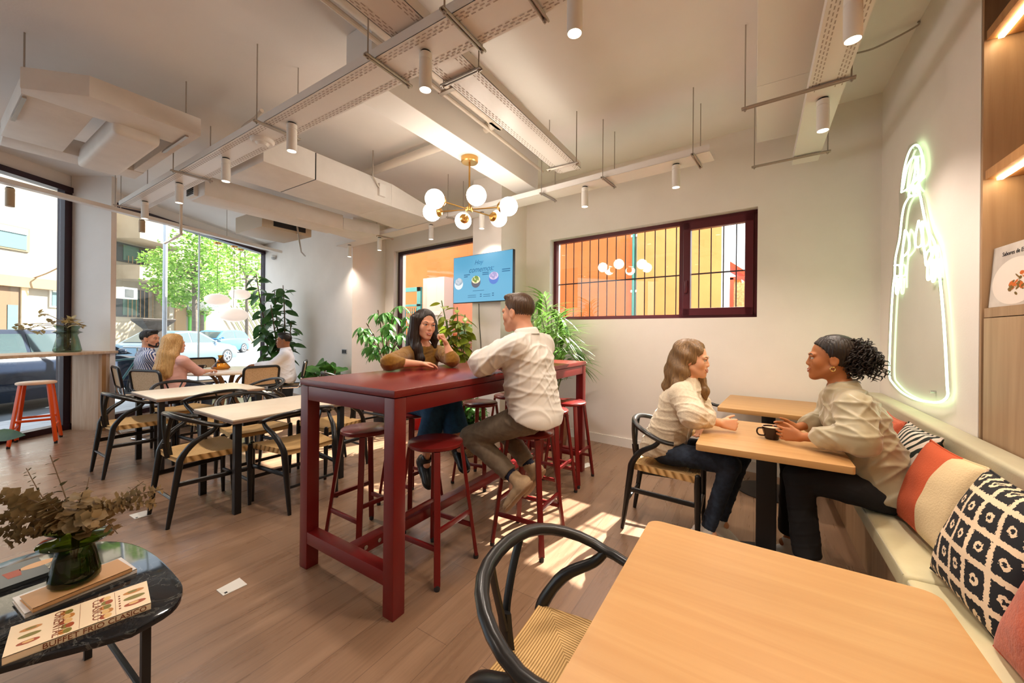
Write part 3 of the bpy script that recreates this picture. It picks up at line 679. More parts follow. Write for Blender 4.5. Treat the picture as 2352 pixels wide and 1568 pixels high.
# ------------------------------------------------------------------ banquette
bq = thing('banquette', 'sage-cream upholstered banquette with an oak plinth along the right wall', 'banquette', (.7, 2, 0))
m_sage = noisy('sage cream leather', lin((208, 198, 160)), lin((196, 186, 148)), 4, .5, bump=.08, bscale=120)
m_sageb = noisy('sage backrest leather', lin((186, 178, 150)), lin((176, 168, 142)), 4, .5, bump=.08, bscale=120)
mk('plinth', MB().box((.545, -1.0, 0), (.88, 4.28, .365)), m_cabinet, bq, world=True, smooth=False)
mk('plinth_grille', MB().box((.540, 1.92, .10), (.5445, 1.97, .30)), m_blackm, bq, world=True, smooth=False)
def soft_box(lo, hi, bev, puff=.012, n=14):
    b = MB().box(lo, hi, bev, 4); bmesh.ops.subdivide_edges(b.bm, edges=[e for e in b.bm.edges if e.calc_length() > .08], cuts=n, use_grid_fill=True)
    cx, cy = (lo[0]+hi[0])/2, (lo[1]+hi[1])/2
    for v in b.bm.verts:
        u = abs(v.co.x-cx)/((hi[0]-lo[0])/2); w = abs(v.co.y-cy)/((hi[1]-lo[1])/2)
        if v.co.z > (lo[2]+hi[2])/2: v.co.z += puff*(1-min(1, u)**4)*(1-min(1, w)**6)+.0025*math.sin(v.co.y*17+v.co.x*9)
    return b
for y0, y1 in ((2.005, 4.28), (.60, 1.995), (-1.0, .59)):
    c = mk('seat_cushion', soft_box((.478, y0, .368), (.80, y1, .455), .022), m_sage, bq, world=True, ang=60)
    mk('piping', MB().tube([(.482, y0+.02, .447), (.482, y1-.02, .447)], .004, 6), m_sageb, c, world=True)
for y0, y1 in ((2.005, 4.28), (-1.0, 1.995)):
    mk('backrest', MB().box((.775, y0, .40), (.884, y1, .885), .02, 4), m_sageb, bq, world=True)

# ------------------------------------------------------------------ shelving with books
sh = thing('shelving_unit', 'oak shelving with lit niches above grey-oak cabinet fronts, right edge', 'shelving', (1.1, 1.5, 0))
mk('side_panel', MB().box((.889, 2.680, 0), (1.335, 2.698, 3.39)), m_cabinet, sh, world=True, smooth=False)
mk('back_panel', MB().box((1.32, -.8, 1.44), (1.336, 2.664, 3.39)), m_shelfoak, sh, world=True, smooth=False)
m_led = mat('warm led strip', (1, .9, .7), .4, emit=(1, .78, .46), es=28)
for z in (1.44, 2.075, 2.72):
    s_ = mk('shelf', MB().box((.892, -.8, z), (1.32, 2.664, z+.042)), m_shelfoak if z > 1.5 else m_cabinet, sh, world=True, smooth=False)
    if z > 1.5: mk('led_strip', MB().box((.925, -.8, z-.008), (.943, 2.66, z-.001)), m_led, s_, world=True, smooth=False)
for y0, y1 in ((1.62, 2.660), (.57, 1.61), (-.8, .56)): mk('cabinet_front', MB().box((.889, y0, .06), (.912, y1, 1.436), .002), m_cabinet, sh, world=True)
m_cover = noisy('photographic cover', lin((206, 200, 192)), lin((176, 168, 160)), 5, .3)
m_pages = mat('book pages', (.75, .72, .66), .8)
def box_book(name, label, mtx, size, m_cov, group=None):
    t = thing(name, label, 'book', (0, 0, 0), group); t.matrix_world = mtx
    w, h, d = size
    mk('cover', MB().box((0, 0, 0), (w, h, .003)).box((0, 0, d-.003), (w, h, d)).box((0, 0, 0), (.003, h, d)), m_cov, t, smooth=False)
    mk('pages', MB().box((.003, .003, .003), (w-.004, h-.003, d-.003)), m_pages, t, smooth=False); return t
bm1 = frame_mtx((.925, 2.668, 1.484), (0.06, -1, 0), (.06, .03, 1))
bk = box_book('cookbook', 'cookbook with a pale plate of food on its cover, on the oak shelf', bm1, (.30, .27, .02), m_cover, 'books on the shelf')
m_ink = mat('dark printing ink', (.03, .03, .035), .5)
m_food1 = mat('cooked orange food print', lin((196, 96, 30)), .4); m_food2 = mat('olive food print', lin((110, 84, 30)), .4); m_plate = mat('plate print', lin((224, 214, 204)), .35)
b = MB().poly([(.17+.155*math.cos(a), .105+.10*math.sin(a), .0206) for a in np.linspace(0, 2*PI, 40)[:-1]], [tuple(range(39))])
mk('plate_print', b, m_plate, bk, smooth=False)
rnd = random.Random(3); b = MB(); b2 = MB()
for k in range(40):
    a = rnd.uniform(0, 2*PI); q = rnd.uniform(0, .075); c = (.20+q*math.cos(a), .09+.6*q*math.sin(a)); s_ = rnd.uniform(.008, .017)
    (b if k % 2 else b2).poly([(c[0]+s_*math.cos(w), c[1]+s_*.7*math.sin(w+k), .0208+k*1e-5) for w in np.linspace(0, 2*PI, 7)[:-1]], [tuple(range(6))])
mk('printed_pattern', b, m_food1, bk, smooth=False); mk('printed_pattern', b2, m_food2, bk, smooth=False)
lettering('title', 'Sabores de España', .026, Matrix.Translation((.165, .222, .0206)), m_ink, bk)
bm2 = frame_mtx((.952, 2.674, 1.484), (0.06, -1, 0), (.06, .03, 1)); bk2 = box_book('cookbook', 'dark slim book leaning behind the plate cookbook on the shelf', bm2, (.30, .25, .016), mat('black cover', (.03, .03, .03), .4), 'books on the shelf')

# ------------------------------------------------------------------ neon sign
ne = thing('neon_sign', 'green neon outline sign on the right wall above the banquette', 'neon sign', (.875, 3.4, 1.8))
m_neon = mat('green neon tube', (.8, 1, .75), .3, emit=(.62, 1, .54), es=3.6)
def NP(pts, close=False, off=.026):
    return [X(1940+x/2.376, 300+y/2.376, .887-off) for x, y in pts]
NEON = [
 [(360, 352), (345, 372), (325, 412), (312, 480), (300, 590), (278, 695), (273, 790), (265, 850), (255, 1000), (247, 1200), (245, 1335), (262, 1375), (310, 1425), (380, 1463), (440, 1477), (500, 1482), (542, 1470), (563, 1440), (560, 1390), (551, 1200), (538, 1000), (522, 830), (505, 700), (490, 610), (458, 550), (438, 485), (424, 415), (410, 348), (392, 330), (376, 305), (372, 285)],
 [(310, 336), (322, 230), (340, 150), (362, 98), (390, 77), (412, 100), (426, 150), (430, 215), (418, 243), (380, 280), (342, 318), (310, 336)],
 [(318, 318), (345, 190), (384, 142), (386, 210), (372, 280), (350, 345), (356, 362), (378, 345), (366, 300), (400, 240), (398, 140)],
 [(404, 490), (388, 570), (387, 628), (411, 632), (426, 600), (418, 545), (404, 490)],
 [(424, 492), (428, 600), (440, 690), (446, 735), (470, 690), (486, 635), (452, 662), (440, 700)],
 [(454, 722), (452, 806), (462, 810), (471, 790), (474, 715), (486, 715), (478, 812), (490, 812), (498, 705)],
 [(330, 542), (322, 600), (317, 684), (344, 662), (354, 632), (346, 570), (330, 542)],
 [(272, 735), (300, 737), (301, 788), (274, 792)], [(317, 690), (309, 785), (309, 858)], [(284, 800), (280, 880), (292, 884), (296, 805)]]
for k, pl in enumerate(NEON): mk('neon_tube', MB().tube(spline(NP(pl), 4), .0058, 8), m_neon, ne, world=True)
out = NEON[0][3:-3]
o2 = NP([(x+(14 if x > 400 else -14), y+(10 if y > 1300 else 0)) for x, y in out], off=.012)+NP([(440, 330), (446, 210), (430, 110), (392, 58), (350, 80), (325, 160), (296, 345)], off=.012)
mk('acrylic_backing', MB().poly(o2, [tuple(range(len(o2)))]), glass_sheet('clear acrylic', (.955, .985, .955), .5), ne, world=True, smooth=False)
b = MB()
for px, py in ((2000, 900), (2150, 900), (2110, 340), (2165, 640)):
    c = X(px, py, .887); b.cyl((.862, c[1], c[2]), (.887, c[1], c[2]), .008, n=8)
mk('standoff', b, m_steel, ne, world=True)

# ------------------------------------------------------------------ television
tv = thing('television', 'wall-mounted menu television with a blue screen', 'television', (-3.04, 4.03, 2.06))
TM = frame_mtx((-3.04, 4.022, 2.062), (1.043, -.094, 0), (0, 0, 1))
tv.matrix_world = TM
m_screen = mat('lit blue screen', (.02, .03, .04), .12, emit=lin((96, 176, 214)), es=.72)
mk('casing', MB().box((-.524, -.318, -.045), (.524, .318, .0), .006), m_black, tv)
mk('screen', MB().box((-.517, -.308, .0), (.517, .312, .0012)), m_screen, tv, smooth=False)
mk('bracket', MB().box((-.10, -.12, -.075), (.25, .12, -.045)), m_blackm, tv, smooth=False)
m_navy = mat('screen lettering', (.005, .05, .12), .3, emit=(.004, .07, .17), es=.6)
lettering('screen_text', 'Hoy', .085, Matrix.Translation((-.05, .185, .002)), m_navy, tv, .0003, shear=.35)
lettering('screen_text', 'comemos:', .105, Matrix.Translation((-.01, .085, .002)), m_navy, tv, .0003, shear=.35)
def disc(b, cx, cy, rx, ry, z, n=24): return b.poly([(cx+rx*math.cos(2*PI*k/n), cy+ry*math.sin(2*PI*k/n), z) for k in range(n)], [tuple(range(n))])
def pm(name, c, k=.5): return mat(name, c, .3, emit=c, es=k)
for cx, cy, cols in ((-.415, -.035, ((176, 190, 206), (120, 140, 160), (150, 160, 175))), (-.095, -.028, ((70, 70, 84), (190, 180, 150), (84, 110, 40))), (.215, .0, ((60, 92, 160), (150, 140, 170), (110, 110, 150)))):
    disc(b := MB(), cx, cy-.02, .082, .075, .0016); mk('bowl_picture', b, pm('bowl print', lin(cols[0])), tv, smooth=False)
    b = disc(MB(), cx, cy+.012, .076, .05, .0020); mk('bowl_picture', b, pm('bowl filling print', lin(cols[1])), tv, smooth=False)
    b = MB()
    for k in range(14): a = k*2.4; disc(b, cx+.05*math.cos(a)*((k % 5)/5+.2), cy+.02+.03*math.sin(a), .014, .018, .0022+k*1e-5, 8)
    mk('bowl_picture', b, pm('bowl topping print', lin(cols[2])), tv, smooth=False)
b = MB()
for x, y, w in ((-.315, .055, .11), (-.315, .03, .07), (.02, .06, .11), (.02, .037, .11), (.35, .075, .13), (.35, .05, .13), (-.02, -.218, .03), (-.02, -.245, .03), (.19, -.215, .03), (.19, -.242, .03)): b.box((x, y, .0014), (x+w, y+.011, .0020))
for x, y, w in ((-.15, -.165, .2), (-.24, -.222, .15), (-.24, -.247, .15), (.04, -.222, .12), (.04, -.247, .12)): b.box((x, y, .0014), (x+w, y+.006, .0020))
mk('menu_lines', b, m_navy, tv, smooth=False)
cb = thing('tv_cable', 'thin dark cable running down the column below the television', 'cable', (-3.1, 4.07, 1.4))
mk('flex', MB().tube(spline([Y(1100, 697, 4.04), Y(1101, 740, 4.06), Y(1104, 780, 4.06), Y(1105, 818, 4.06), Y(1105, 860, 4.06)], 4), .005, 6), m_blackm, cb, world=True)

# ------------------------------------------------------------------ small wall and floor fittings
def WL(px, py, off=0):
    n = np.array((.073, 1, 0)); p = np.array((-6.15, 4.29-off, 0)); r = ray(px, py); return CAM+r*(float(n @ p)/float(n @ r))
c = WL(628, 592, .05); sc = thing('security_camera', 'small white dome camera high on the white end wall', 'security camera', c)
mk('mount', MB().lathe([(0, .01), (.05, .01), (.05, .05), (.03, .07), (0, .07)]), m_white, sc); mk('dome', MB().ball((0, 0, 0), .048), mat('grey dome', (.5, .5, .5), .15), sc)
c = WL(791, 807, .008); ot = thing('wall_socket', 'grey double socket plate on the white end wall', 'wall socket', c)
mk('plate', MB().box((-.075, -.006, -.045), (.075, .006, .045), .004), mat('grey plastic', (.35, .35, .36), .4), ot); mk('insert', MB().box((-.06, -.008, -.03), (-.005, -.005, .03)).box((.005, -.008, -.03), (.06, -.008+.003, .03)), m_blackm, ot)
for pts, lb in ((((497, 1355), (550, 1327), (568, 1342), (513, 1368)), 'brushed floor socket lid in the open floor before the red table'), (((296, 1183), (336, 1172), (350, 1181), (310, 1192)), 'pale floor socket lid beside the nearest wishbone chair legs'), (((1330, 1070), (1350, 1062), (1362, 1068), (1340, 1076)), 'small floor socket lid beside the far red table leg')):
    P_ = [Z(x, y, .002) for x, y in pts]; c = sum(P_)/4; t = thing('floor_socket', lb, 'floor socket', (c[0], c[1], 0), 'floor socket lids')
    mk('lid', MB().prism([(p[0], p[1]) for p in P_], .0004, .004), mat('satin steel lid', (.62, .60, .55), .4), t, world=True, smooth=False)
    e = nrm(P_[1]-P_[0]); q = P_[3]*.85+P_[1]*.15; mk('latch', MB().box((q[0]-.006, q[1]-.006, .004), (q[0]+.006, q[1]+.006, .0055)), m_blackm, t, world=True, smooth=False)
fe = thing('fire_extinguisher', 'red fire extinguisher with black lever standing behind the high table', 'fire extinguisher', (-3.95, 3.80, 0))
mk('cylinder', MB().lathe([(0, 0), (.075, 0), (.08, .02), (.08, .44), (.06, .5), (.03, .53), (0, .53)]), mat('signal red', (.5, .01, .01), .25), fe)
b = MB().cyl((0, 0, .52), (0, 0, .60), .02).tube([(-.02, 0, .60), (.06, .0, .66), (.13, 0, .66)], .012, 8).tube([(-.02, 0, .59), (.06, 0, .60), (.12, 0, .60)], .011, 8)
hd = mk('valve_head', b, m_blackm, fe); mk('hose', MB().tube(spline([(-.02, 0, .57), (-.10, 0, .58), (-.13, 0, .45), (-.10, 0, .2)], 5), .012, 8), m_blackm, fe)

# ------------------------------------------------------------------ window counter
ct = thing('window_counter', 'oak window counter on an oak end panel, glass vase of dried flowers on top', 'counter', LF(-5.6, 4, 0))
mk('worktop', lf(MB(), FL+.07, -5.38, .6, 5.24, 1.018, 1.052, .003), m_paleoak, ct, world=True)
mk('end_panel', lf(MB(), FL+.12, -5.41, 5.10, 5.149, 0, 1.016), m_paleoak, ct, world=True, smooth=False)
mk('end_panel', lf(MB(), -5.445, -5.40, 5.05, 5.10, 0, 1.016), wood('tan oak post', lin((180, 138, 92)), lin((160, 118, 76)), 2), ct, world=True, smooth=False)
# ------------------------------------------------------------------ street
GZ = -.10
b = MB().box((-70, -60, GZ-.2), (40, 70, GZ)); struct('street_ground', b, noisy('asphalt', lin((112, 120, 128)), lin((98, 106, 114)), 3, .8, bump=.1), 'grey street surface outside the windows', 'street')
pav = mat('concrete paving', (.55, .56, .57), .8); nt = pav.node_tree; br = nt.nodes.new('ShaderNodeTexBrick'); br.offset = 0; br.inputs['Scale'].default_value = 1; br.inputs['Brick Width'].default_value = .4; br.inputs['Row Height'].default_value = .4; br.inputs['Mortar Size'].default_value = .008
br.inputs['Color1'].default_value = (.56, .57, .58, 1); br.inputs['Color2'].default_value = (.5, .51, .52, 1); br.inputs['Mortar'].default_value = (.36, .37, .38, 1)
mp = mapping(nt, (1, 1, 1), (0, 0, -YAW)); nt.links.new(mp.outputs[0], br.inputs['Vector']); nt.links.new(br.outputs['Color'], nt.nodes['Principled BSDF'].inputs['Base Color'])
b = MB(); lf(b, -7.5, FL-.09, -20, 45, GZ, -.03); struct('street_sidewalk', b, pav, 'pale paved sidewalk just outside the street window', 'sidewalk')
b = MB(); lf(b, -22.0, -19.6, -20, 60, GZ, -.0); struct('street_kerb', b, pav, 'far sidewalk along the opposite houses', 'sidewalk')

# parked cars
m_tyre = mat('tyre rubber', (.02, .02, .022), .8); m_alloy = mat('alloy wheel', (.55, .56, .58), .35, .7); m_cglass = mat('car window glass', (.05, .075, .08), .06, spec=.9); m_tail = mat('red tail lamp', (.6, .02, .02), .2); m_head = mat('clear head lamp', (.8, .82, .84), .1)
m_bumper = mat('black car trim', (.02, .02, .022), .5)
def car(name, label, loc, heading, m_body, L=4.0, W=1.72, H=1.42, prof='hatch'):
    t = thing(name, label, 'car', loc, 'cars parked in the street', heading)
    # local: nose towards +x
    def section(xs): pass
    lo = .20
    if prof == 'hatch':
        bel = [(-L/2, .52), (-L/2+.05, .80), (-L/2+.35, .93), (-.2, .93), (L*.22, .88), (L*.36, .80), (L/2-.12, .66), (L/2, .48)]
        gh = [(-L/2+.12, .90), (-L/2+.42, H-.10), (-L/2+.9, H), (-.1, H), (.35, H-.07), (L*.27, .90)]
    else:
        bel = [(-L/2, .55), (-L/2+.04, .86), (-L/2+.6, .93), (-.3, .93), (L*.2, .90), (L*.36, .82), (L/2-.1, .68), (L/2, .5)]
        gh = [(-L/2+.45, .91), (-L/2+1.15, H-.06), (-.35, H), (.15, H-.04), (L*.22, .90)]
    b = MB(); N = len(bel); pts = []; F = []
    ws = []
    for i, (x, z) in enumerate(bel):
        k = 1-.14*max(0, (abs(x)-L/2+.5)/.5)**2; w_ = W/2*k
        pts += [(x, -w_*.93, z), (x, -w_, z*.78+.1), (x, -w_, lo+.1), (x, -w_*.94, lo), (x, w_*.94, lo), (x, w_, lo+.1), (x, w_, z*.78+.1), (x, w_*.93, z)]
    for i in range(N-1):
        for k in range(8): F.append((i*8+k, i*8+(k+1) % 8, (i+1)*8+(k+1) % 8, (i+1)*8+k))
    F.append(tuple(range(8))); F.append(tuple(reversed(range((N-1)*8, N*8))))
    b.poly(pts, F); bmesh.ops.recalc_face_normals(b.bm, faces=b.bm.faces); mk('body', b, m_body, t, ang=50)
    def wid(z): return W/2*(.93-.20*(z-.9)/(H-.9))
    b = MB(); n = len(gh); pts = [(x, -wid(z), z) for x, z in gh]+[(x, wid(z), z) for x, z in gh]
    F = [tuple(range(n)), tuple(reversed(range(n, 2*n)))]+[(i, i+n, (i+1) % n+n, (i+1) % n) for i in range(n)]
    b.poly(pts, F); bmesh.ops.recalc_face_normals(b.bm, faces=b.bm.faces); cab = mk('cabin', b, m_body, t, ang=50)
    cx = sum(x for x, z in gh)/n; cz = .90
    for s_ in (-1, 1):
        q = [(cx+(x-cx)*.90, s_*(wid(z2)+.006), z2) for x, z in gh for z2 in [.93+(z-.9)*.80]]
        xm = cx-.02
        A = [p for p in q if p[0] <= xm]; B_ = [p for p in q if p[0] > xm]
        mid_t = (xm-.03, q[2][1], .93+(H-.9)*.80); mid_b = (xm-.03, s_*(wid(.93)+.006), .93)
        A2 = [mid_b]+A+[mid_t]; B2 = [(xm+.03, mid_t[1], mid_t[2])]+B_+[(xm+.03, mid_b[1], .93)]
        for P in (A2, B2):
            if len(P) > 2: mk('side_window', MB().poly(P, [tuple(range(len(P)))]), m_cglass, cab, False)
    def glassq(i, j, nm):
        (x0, z0), (x1, z1) = gh[i], gh[j]; d = .012*(1 if x0 > cx else -1)
        def L_(k, z0=z0, z1=z1, x0=x0, x1=x1): return x0+(x1-x0)*k+d, z0+(z1-z0)*k+.01
        a0 = L_(.12); a1 = L_(.9); mk(nm, MB().quad((a0[0], -wid(a0[1])*.9, a0[1]), (a0[0], wid(a0[1])*.9, a0[1]), (a1[0], wid(a1[1])*.9, a1[1]), (a1[0], -wid(a1[1])*.9, a1[1])), m_cglass, cab, False)
    glassq(n-1, n-2, 'windscreen'); glassq(0, 1, 'rear_window')
    for x in (-L/2+.72, L/2-.78):
        for s_ in (-1, 1):
            mm = Matrix.Translation((x, s_*(W/2-.10), .31)) @ Matrix.Rotation(-s_*PI/2, 4, 'X')
            wh = mk('wheel', MB().lathe([(0, -.10), (.24, -.10), (.30, -.09), (.315, -.05), (.315, .07), (.30, .105), (.22, .11), (0, .08)], mtx=mm, n=28), m_tyre, t)
            b = MB().lathe([(.0, .115), (.05, .118), (.06, .112), (.06, .10), (0, .10)], mtx=mm, n=12).lathe([(.185, .112), (.215, .116), (.22, .108), (.185, .10)], mtx=mm, n=28, cap=False)
            for k in range(5):
                a = 2*PI*k/5; b.obox(mm @ Matrix.Rotation(a, 4, 'Z') @ Matrix.Translation((.12, 0, .11)), (.16, .05, .012), .004)
            mk('rim', b, m_alloy, wh)
    for s_ in (-1, 1):
        mk('headlight', MB().ball((L/2-.16, s_*(W/2-.28), .66), (.16, .17, .075)), m_head, t); mk('tail_lamp', MB().ball((-L/2+.06, s_*(W/2-.22), .78), (.07, .15, .11)), m_tail, t)
        mk('mirror', MB().ball((L*.2-.05, s_*(W/2+.06), .98), (.07, .09, .06)), m_body, t)
    mk('bumper', MB().box((L/2-.06, -W*.36, .24), (L/2+.02, W*.36, .40), .03).box((-L/2-.02, -W*.36, .26), (-L/2+.05, W*.36, .42), .03), m_bumper, t)
    return t
HD = math.atan2(FW[1], FW[0])
p = D(497, 810, 23.4); car('parked_car', 'sky-blue hatchback parked across the street', (p[0], p[1], GZ), HD+PI+.03, mat('sky blue car paint', lin((58, 128, 190)), .25, coat=.6), 3.9, 1.7, 1.44)
p = LF(-9.2, 7.3); car('parked_car', 'dark navy car parked right outside the window, alloy wheel behind the orange stool', (p[0], p[1], GZ), HD, mat('midnight car paint', (.012, .02, .04), .15, coat=.8), 4.3, 1.78, 1.42)
p = LF(-13.4, 15.5); car('parked_car', 'silver-blue car behind the man in the striped shirt', (p[0], p[1], GZ), HD, mat('silver blue car paint', lin((104, 130, 150)), .25, .3, coat=.5), 4.3, 1.75, 1.40, 'sedan')

# opposite houses
m_ren = noisy('cream render', lin((160, 148, 130)), lin((150, 138, 120)), 1.2, .85); m_band = mat('brown stone band', lin((150, 120, 86)), .8); m_dk = mat('dark recess', (.04, .045, .045), .6); m_green = mat('green shutter', lin((70, 96, 84)), .5)
m_blindw = mat('white roller blind', (.7, .68, .64), .6); m_wglass = mat('reflective window glass', (.10, .16, .16), .08)
BL = -22.0
bd = thing('street_building', 'cream apartment house with balconies across the street', 'building', LF(BL-3, 22, 0))
def S2D(px, lat=BL): return FOC*lat/(px-CX)
def SZ(py, px, lat=BL): d = S2D(px, lat); return D(px, py, d)[2]
def lfp(l0, l1, x0, x1, y0, y1, b=None, lat=BL):   # facade element from two photo columns and two photo rows (rows read at the middle column)
    b = b or MB(); xm = (x0+x1)/2; d0, d1 = S2D(x0, lat), S2D(x1, lat); return lf(b, l0, l1, d0, d1, SZ(y1, xm, lat), SZ(y0, xm, lat))
b = MB(); lf(b, BL-6, BL, 8, 20.2, GZ, 12); lf(b, BL-6, BL, 24.6, 60, GZ, 10); lf(b, BL-6, BL-1.0, 20.2, 24.6, GZ, 12); mk('wall', b, m_ren, bd, world=True, smooth=False)
mk('band', lfp(BL, BL+.25, -40, 137, 636, 660), m_band, bd, world=True, smooth=False)
# left house: shuttered window, door, barred window, number plate
for x0, x1, y0, y1 in ((-30, 64, 516, 572), (112, 136, 655, 706)):
    f_ = mk('window', lfp(BL, BL+.06, x0, x1, y0, y1), m_band if x0 < 0 else m_blindw, bd, world=True, smooth=False)
    mk('pane', lfp(BL+.06, BL+.08, x0+4, x1-8, y0+12, y1-4), m_wglass, f_, world=True, smooth=False)
    mk('blind', lfp(BL+.08, BL+.12, x0+4, x1-8, y0+3, y0+16), m_blindw, f_, world=True, smooth=False)
dr = mk('door', lfp(BL, BL+.08, -20, 42, 652, 832), mat('brown wood door', lin((104, 82, 60)), .5), bd, world=True, smooth=False); mk('pane', lfp(BL+.08, BL+.10, 12, 36, 700, 780), m_wglass, dr, world=True, smooth=False)
mk('door_surround', lfp(BL, BL+.14, 42, 58, 655, 832), mat('sand stone', lin((206, 178, 138)), .8), bd, world=True, smooth=False)
la = mk('wall_lamp', MB().tube(spline([LF(BL, S2D(72), SZ(640, 72)), LF(BL+.5, S2D(80), SZ(628, 80)), LF(BL+1.0, S2D(105), SZ(607, 105)), LF(BL+1.3, S2D(130), SZ(612, 130))], 5), .03, 6), m_band, bd, world=True)
# balconies in the recessed bay
for y0, y1 in ((500, 572), (598, 690)):
    q = mk('balcony', lfp(BL-1.0, BL+.9, 283, 400, y0+(6 if y0 < 550 else 20), y1-(12 if y0 < 550 else 42)), m_ren, bd, world=True, smooth=False)
for y0, y1 in ((562, 604), (664, 728)):
    w_ = mk('window', lfp(BL-1.02, BL-.95, 290, 376, y0, y1), m_dk, bd, world=True, smooth=False)
    mk('pane', lfp(BL-.95, BL-.93, 318, 352, y0+4, y1-4), m_green, w_, world=True, smooth=False)
    b = MB()
    for k in range(9):
        dd = S2D(292+k*9.5, BL-.9); b.tube([LF(BL-.86, dd, SZ(y1, 330)), LF(BL-.86, dd, SZ(y0+ (0 if y0 > 600 else 26), 330))], .02, 5)
    mk('bars', b, m_band, w_, world=True)
rnd = random.Random(5)
ac = mk('air_conditioner', lfp(BL+.0, BL+.45, 262, 297, 660, 686), m_blindw, bd, world=True, smooth=False); mk('fan_grille', lfp(BL+.45, BL+.47, 268, 288, 664, 683), m_dk, ac, world=True, smooth=False)
mk('doorway', lfp(BL, BL+.1, 400, 424, 690, 800), m_band, bd, world=True, smooth=False); mk('doorway', lfp(BL, BL+.1, 432, 470, 715, 800), mat('bright green shutter', lin((90, 170, 60)), .5), bd, world=True, smooth=False)
mk('awning', lfp(BL+.0, BL+1.2, 430, 482, 692, 714), m_blindw, bd, world=True, smooth=False)
b = MB()
for k in range(12): b.obox(LFM @ Matrix.Translation((BL+.3, 30+k*.6, 2.0+.0*k)) @ Matrix.Rotation(.7, 4, 'X'), (.08, .06, 3.2))
mk('slatted_screen', b, mat('olive screen', lin((120, 126, 90)), .6), bd, world=True, smooth=False)

# street trees
m_leafs = leafmat('light green street leaves', lin((150, 186, 80)), lin((92, 138, 48)))  # two light greens mixed by noise
m_bark = noisy('grey bark', (.18, .14, .10), (.12, .09, .07), 12, .9)
def leaf_cloud(b, blobs, n, size, rnd, flat=.5):
    for c, r in blobs:
        for k in range(n):
            d = Vector((rnd.gauss(0, 1), rnd.gauss(0, 1), rnd.gauss(0, 1))).normalized()*(rnd.random()**.4)
            p = Vector((c[0]+d.x*r[0], c[1]+d.y*r[1], c[2]+d.z*r[2])); s_ = size*rnd.uniform(.6, 1.3)
            u = Vector((rnd.gauss(0, 1), rnd.gauss(0, 1), rnd.gauss(0, flat))).normalized(); v = u.cross(Vector((rnd.gauss(0, 1), rnd.gauss(0, 1), rnd.gauss(0, 1)))).normalized()
            b.quad(p-u*s_, p+v*s_*.45, p+u*s_, p-v*s_*.45)
def tree(px, d, blobs_px, label, seed, size=.10, n=420):
    rnd = random.Random(seed); base = D(px, 800, d); base[2] = GZ
    t = thing('street_tree', label, 'tree', base, 'trees along the street')
    top = D(px, 640, d); mk('trunk', MB().tube(spline([base, base*.6+top*.4+np.array((.1, 0, 0)), top], 5), [.17-.010*i for i in range(11)], 9), m_bark, t, world=True)
    bl = [(D(x, y, d+dd), (r, r, r*.75)) for x, y, dd, r in blobs_px]
    b = MB(); leaf_cloud(b, bl, n, size, rnd); mk('foliage', b, m_leafs, t, world=True, smooth=False)
    b = MB()
    for c, r in bl[:7]: b.tube(spline([top, (top+c)/2+np.array((0, 0, .2)), c], 4), [.06, .055, .05, .045, .04, .03, .025, .02, .012], 6)
    mk('branches', b, m_bark, t, world=True)
tree(446, 17.5, [(455, 560, 0, 1.1), (430, 590, .5, 1.3), (400, 620, -.5, 1.1), (380, 650, .3, .9), (365, 600, .8, .8), (440, 640, 0, 1.3), (480, 600, .3, 1.1), (500, 640, -.3, .9), (470, 530, .6, .9), (405, 685, 0, .7), (470, 670, .5, .8)], 'leafy street tree in full sun, behind the white lamp post', 11)
tree(566, 27, [(540, 590, 0, 1.6), (585, 620, 0, 1.5), (560, 560, 1, 1.6), (520, 660, 0, 1.2), (590, 690, 1, 1.2)], 'paler street tree farther off, behind the globe pendants', 12, .16, 360)
tree(463, 26.2, [(446, 716, 0, .55), (470, 712, 0, .5), (456, 700, 0, .5)], 'small bright tree over the green shutter across the street', 13, .10, 200)
p0 = D(378, 745, 8.0); p0[2] = GZ
lp = thing('street_lamp_post', 'plain white lamp post in front of the street tree', 'lamp post', p0); mk('pole', MB().tube([p0, (p0[0], p0[1], 7.5)], [.042, .036], 10), mat('pale grey paint', (.62, .64, .68), .5), lp, world=True); mk('base', MB().cyl(p0, (p0[0], p0[1], .5), .06), m_white, lp, world=True)
# dark street kiosk with flared top
p0 = D(352, 800, 8.6); p0[2] = -.03; zt = D(350, 733, 8.6)[2]
ks = thing('street_column', 'dark grey street column with a flared square top, behind the striped shirt', 'street furniture', p0)
m_cast = mat('dark cast iron', lin((86, 78, 72)), .6)
def sq(b, c, prof, rot):
    pts = []; F = []
    for (r, z) in prof:
        for k in range(4): a = rot+PI/2*k; pts.append((c[0]+r*math.cos(a), c[1]+r*math.sin(a), z))
    n = len(prof)
    for i in range(n-1):
        for k in range(4): F.append((i*4+k, i*4+(k+1) % 4, (i+1)*4+(k+1) % 4, (i+1)*4+k))
    F += [(3, 2, 1, 0), tuple((n-1)*4+k for k in range(4))]; b.poly(pts, F); return b
mk('flared_top', sq(MB(), p0, [(.20, zt-.22), (.21, zt-.2), (.40, zt-.04), (.41, zt), (.40, zt+.01)], .9), m_cast, ks, world=True, smooth=False)
mk('shaft', sq(MB(), p0, [(.24, -.03), (.24, .2), (.19, .25), (.19, zt-.222)], .9), m_cast, ks, world=True, smooth=False)
mk('sign_plate', MB().obox(frame_mtx((p0[0]+.075, p0[1]-.118, zt-.35), RT, (0, 0, 1)), (.18, .14, .02)), m_band, ks, world=True, smooth=False)
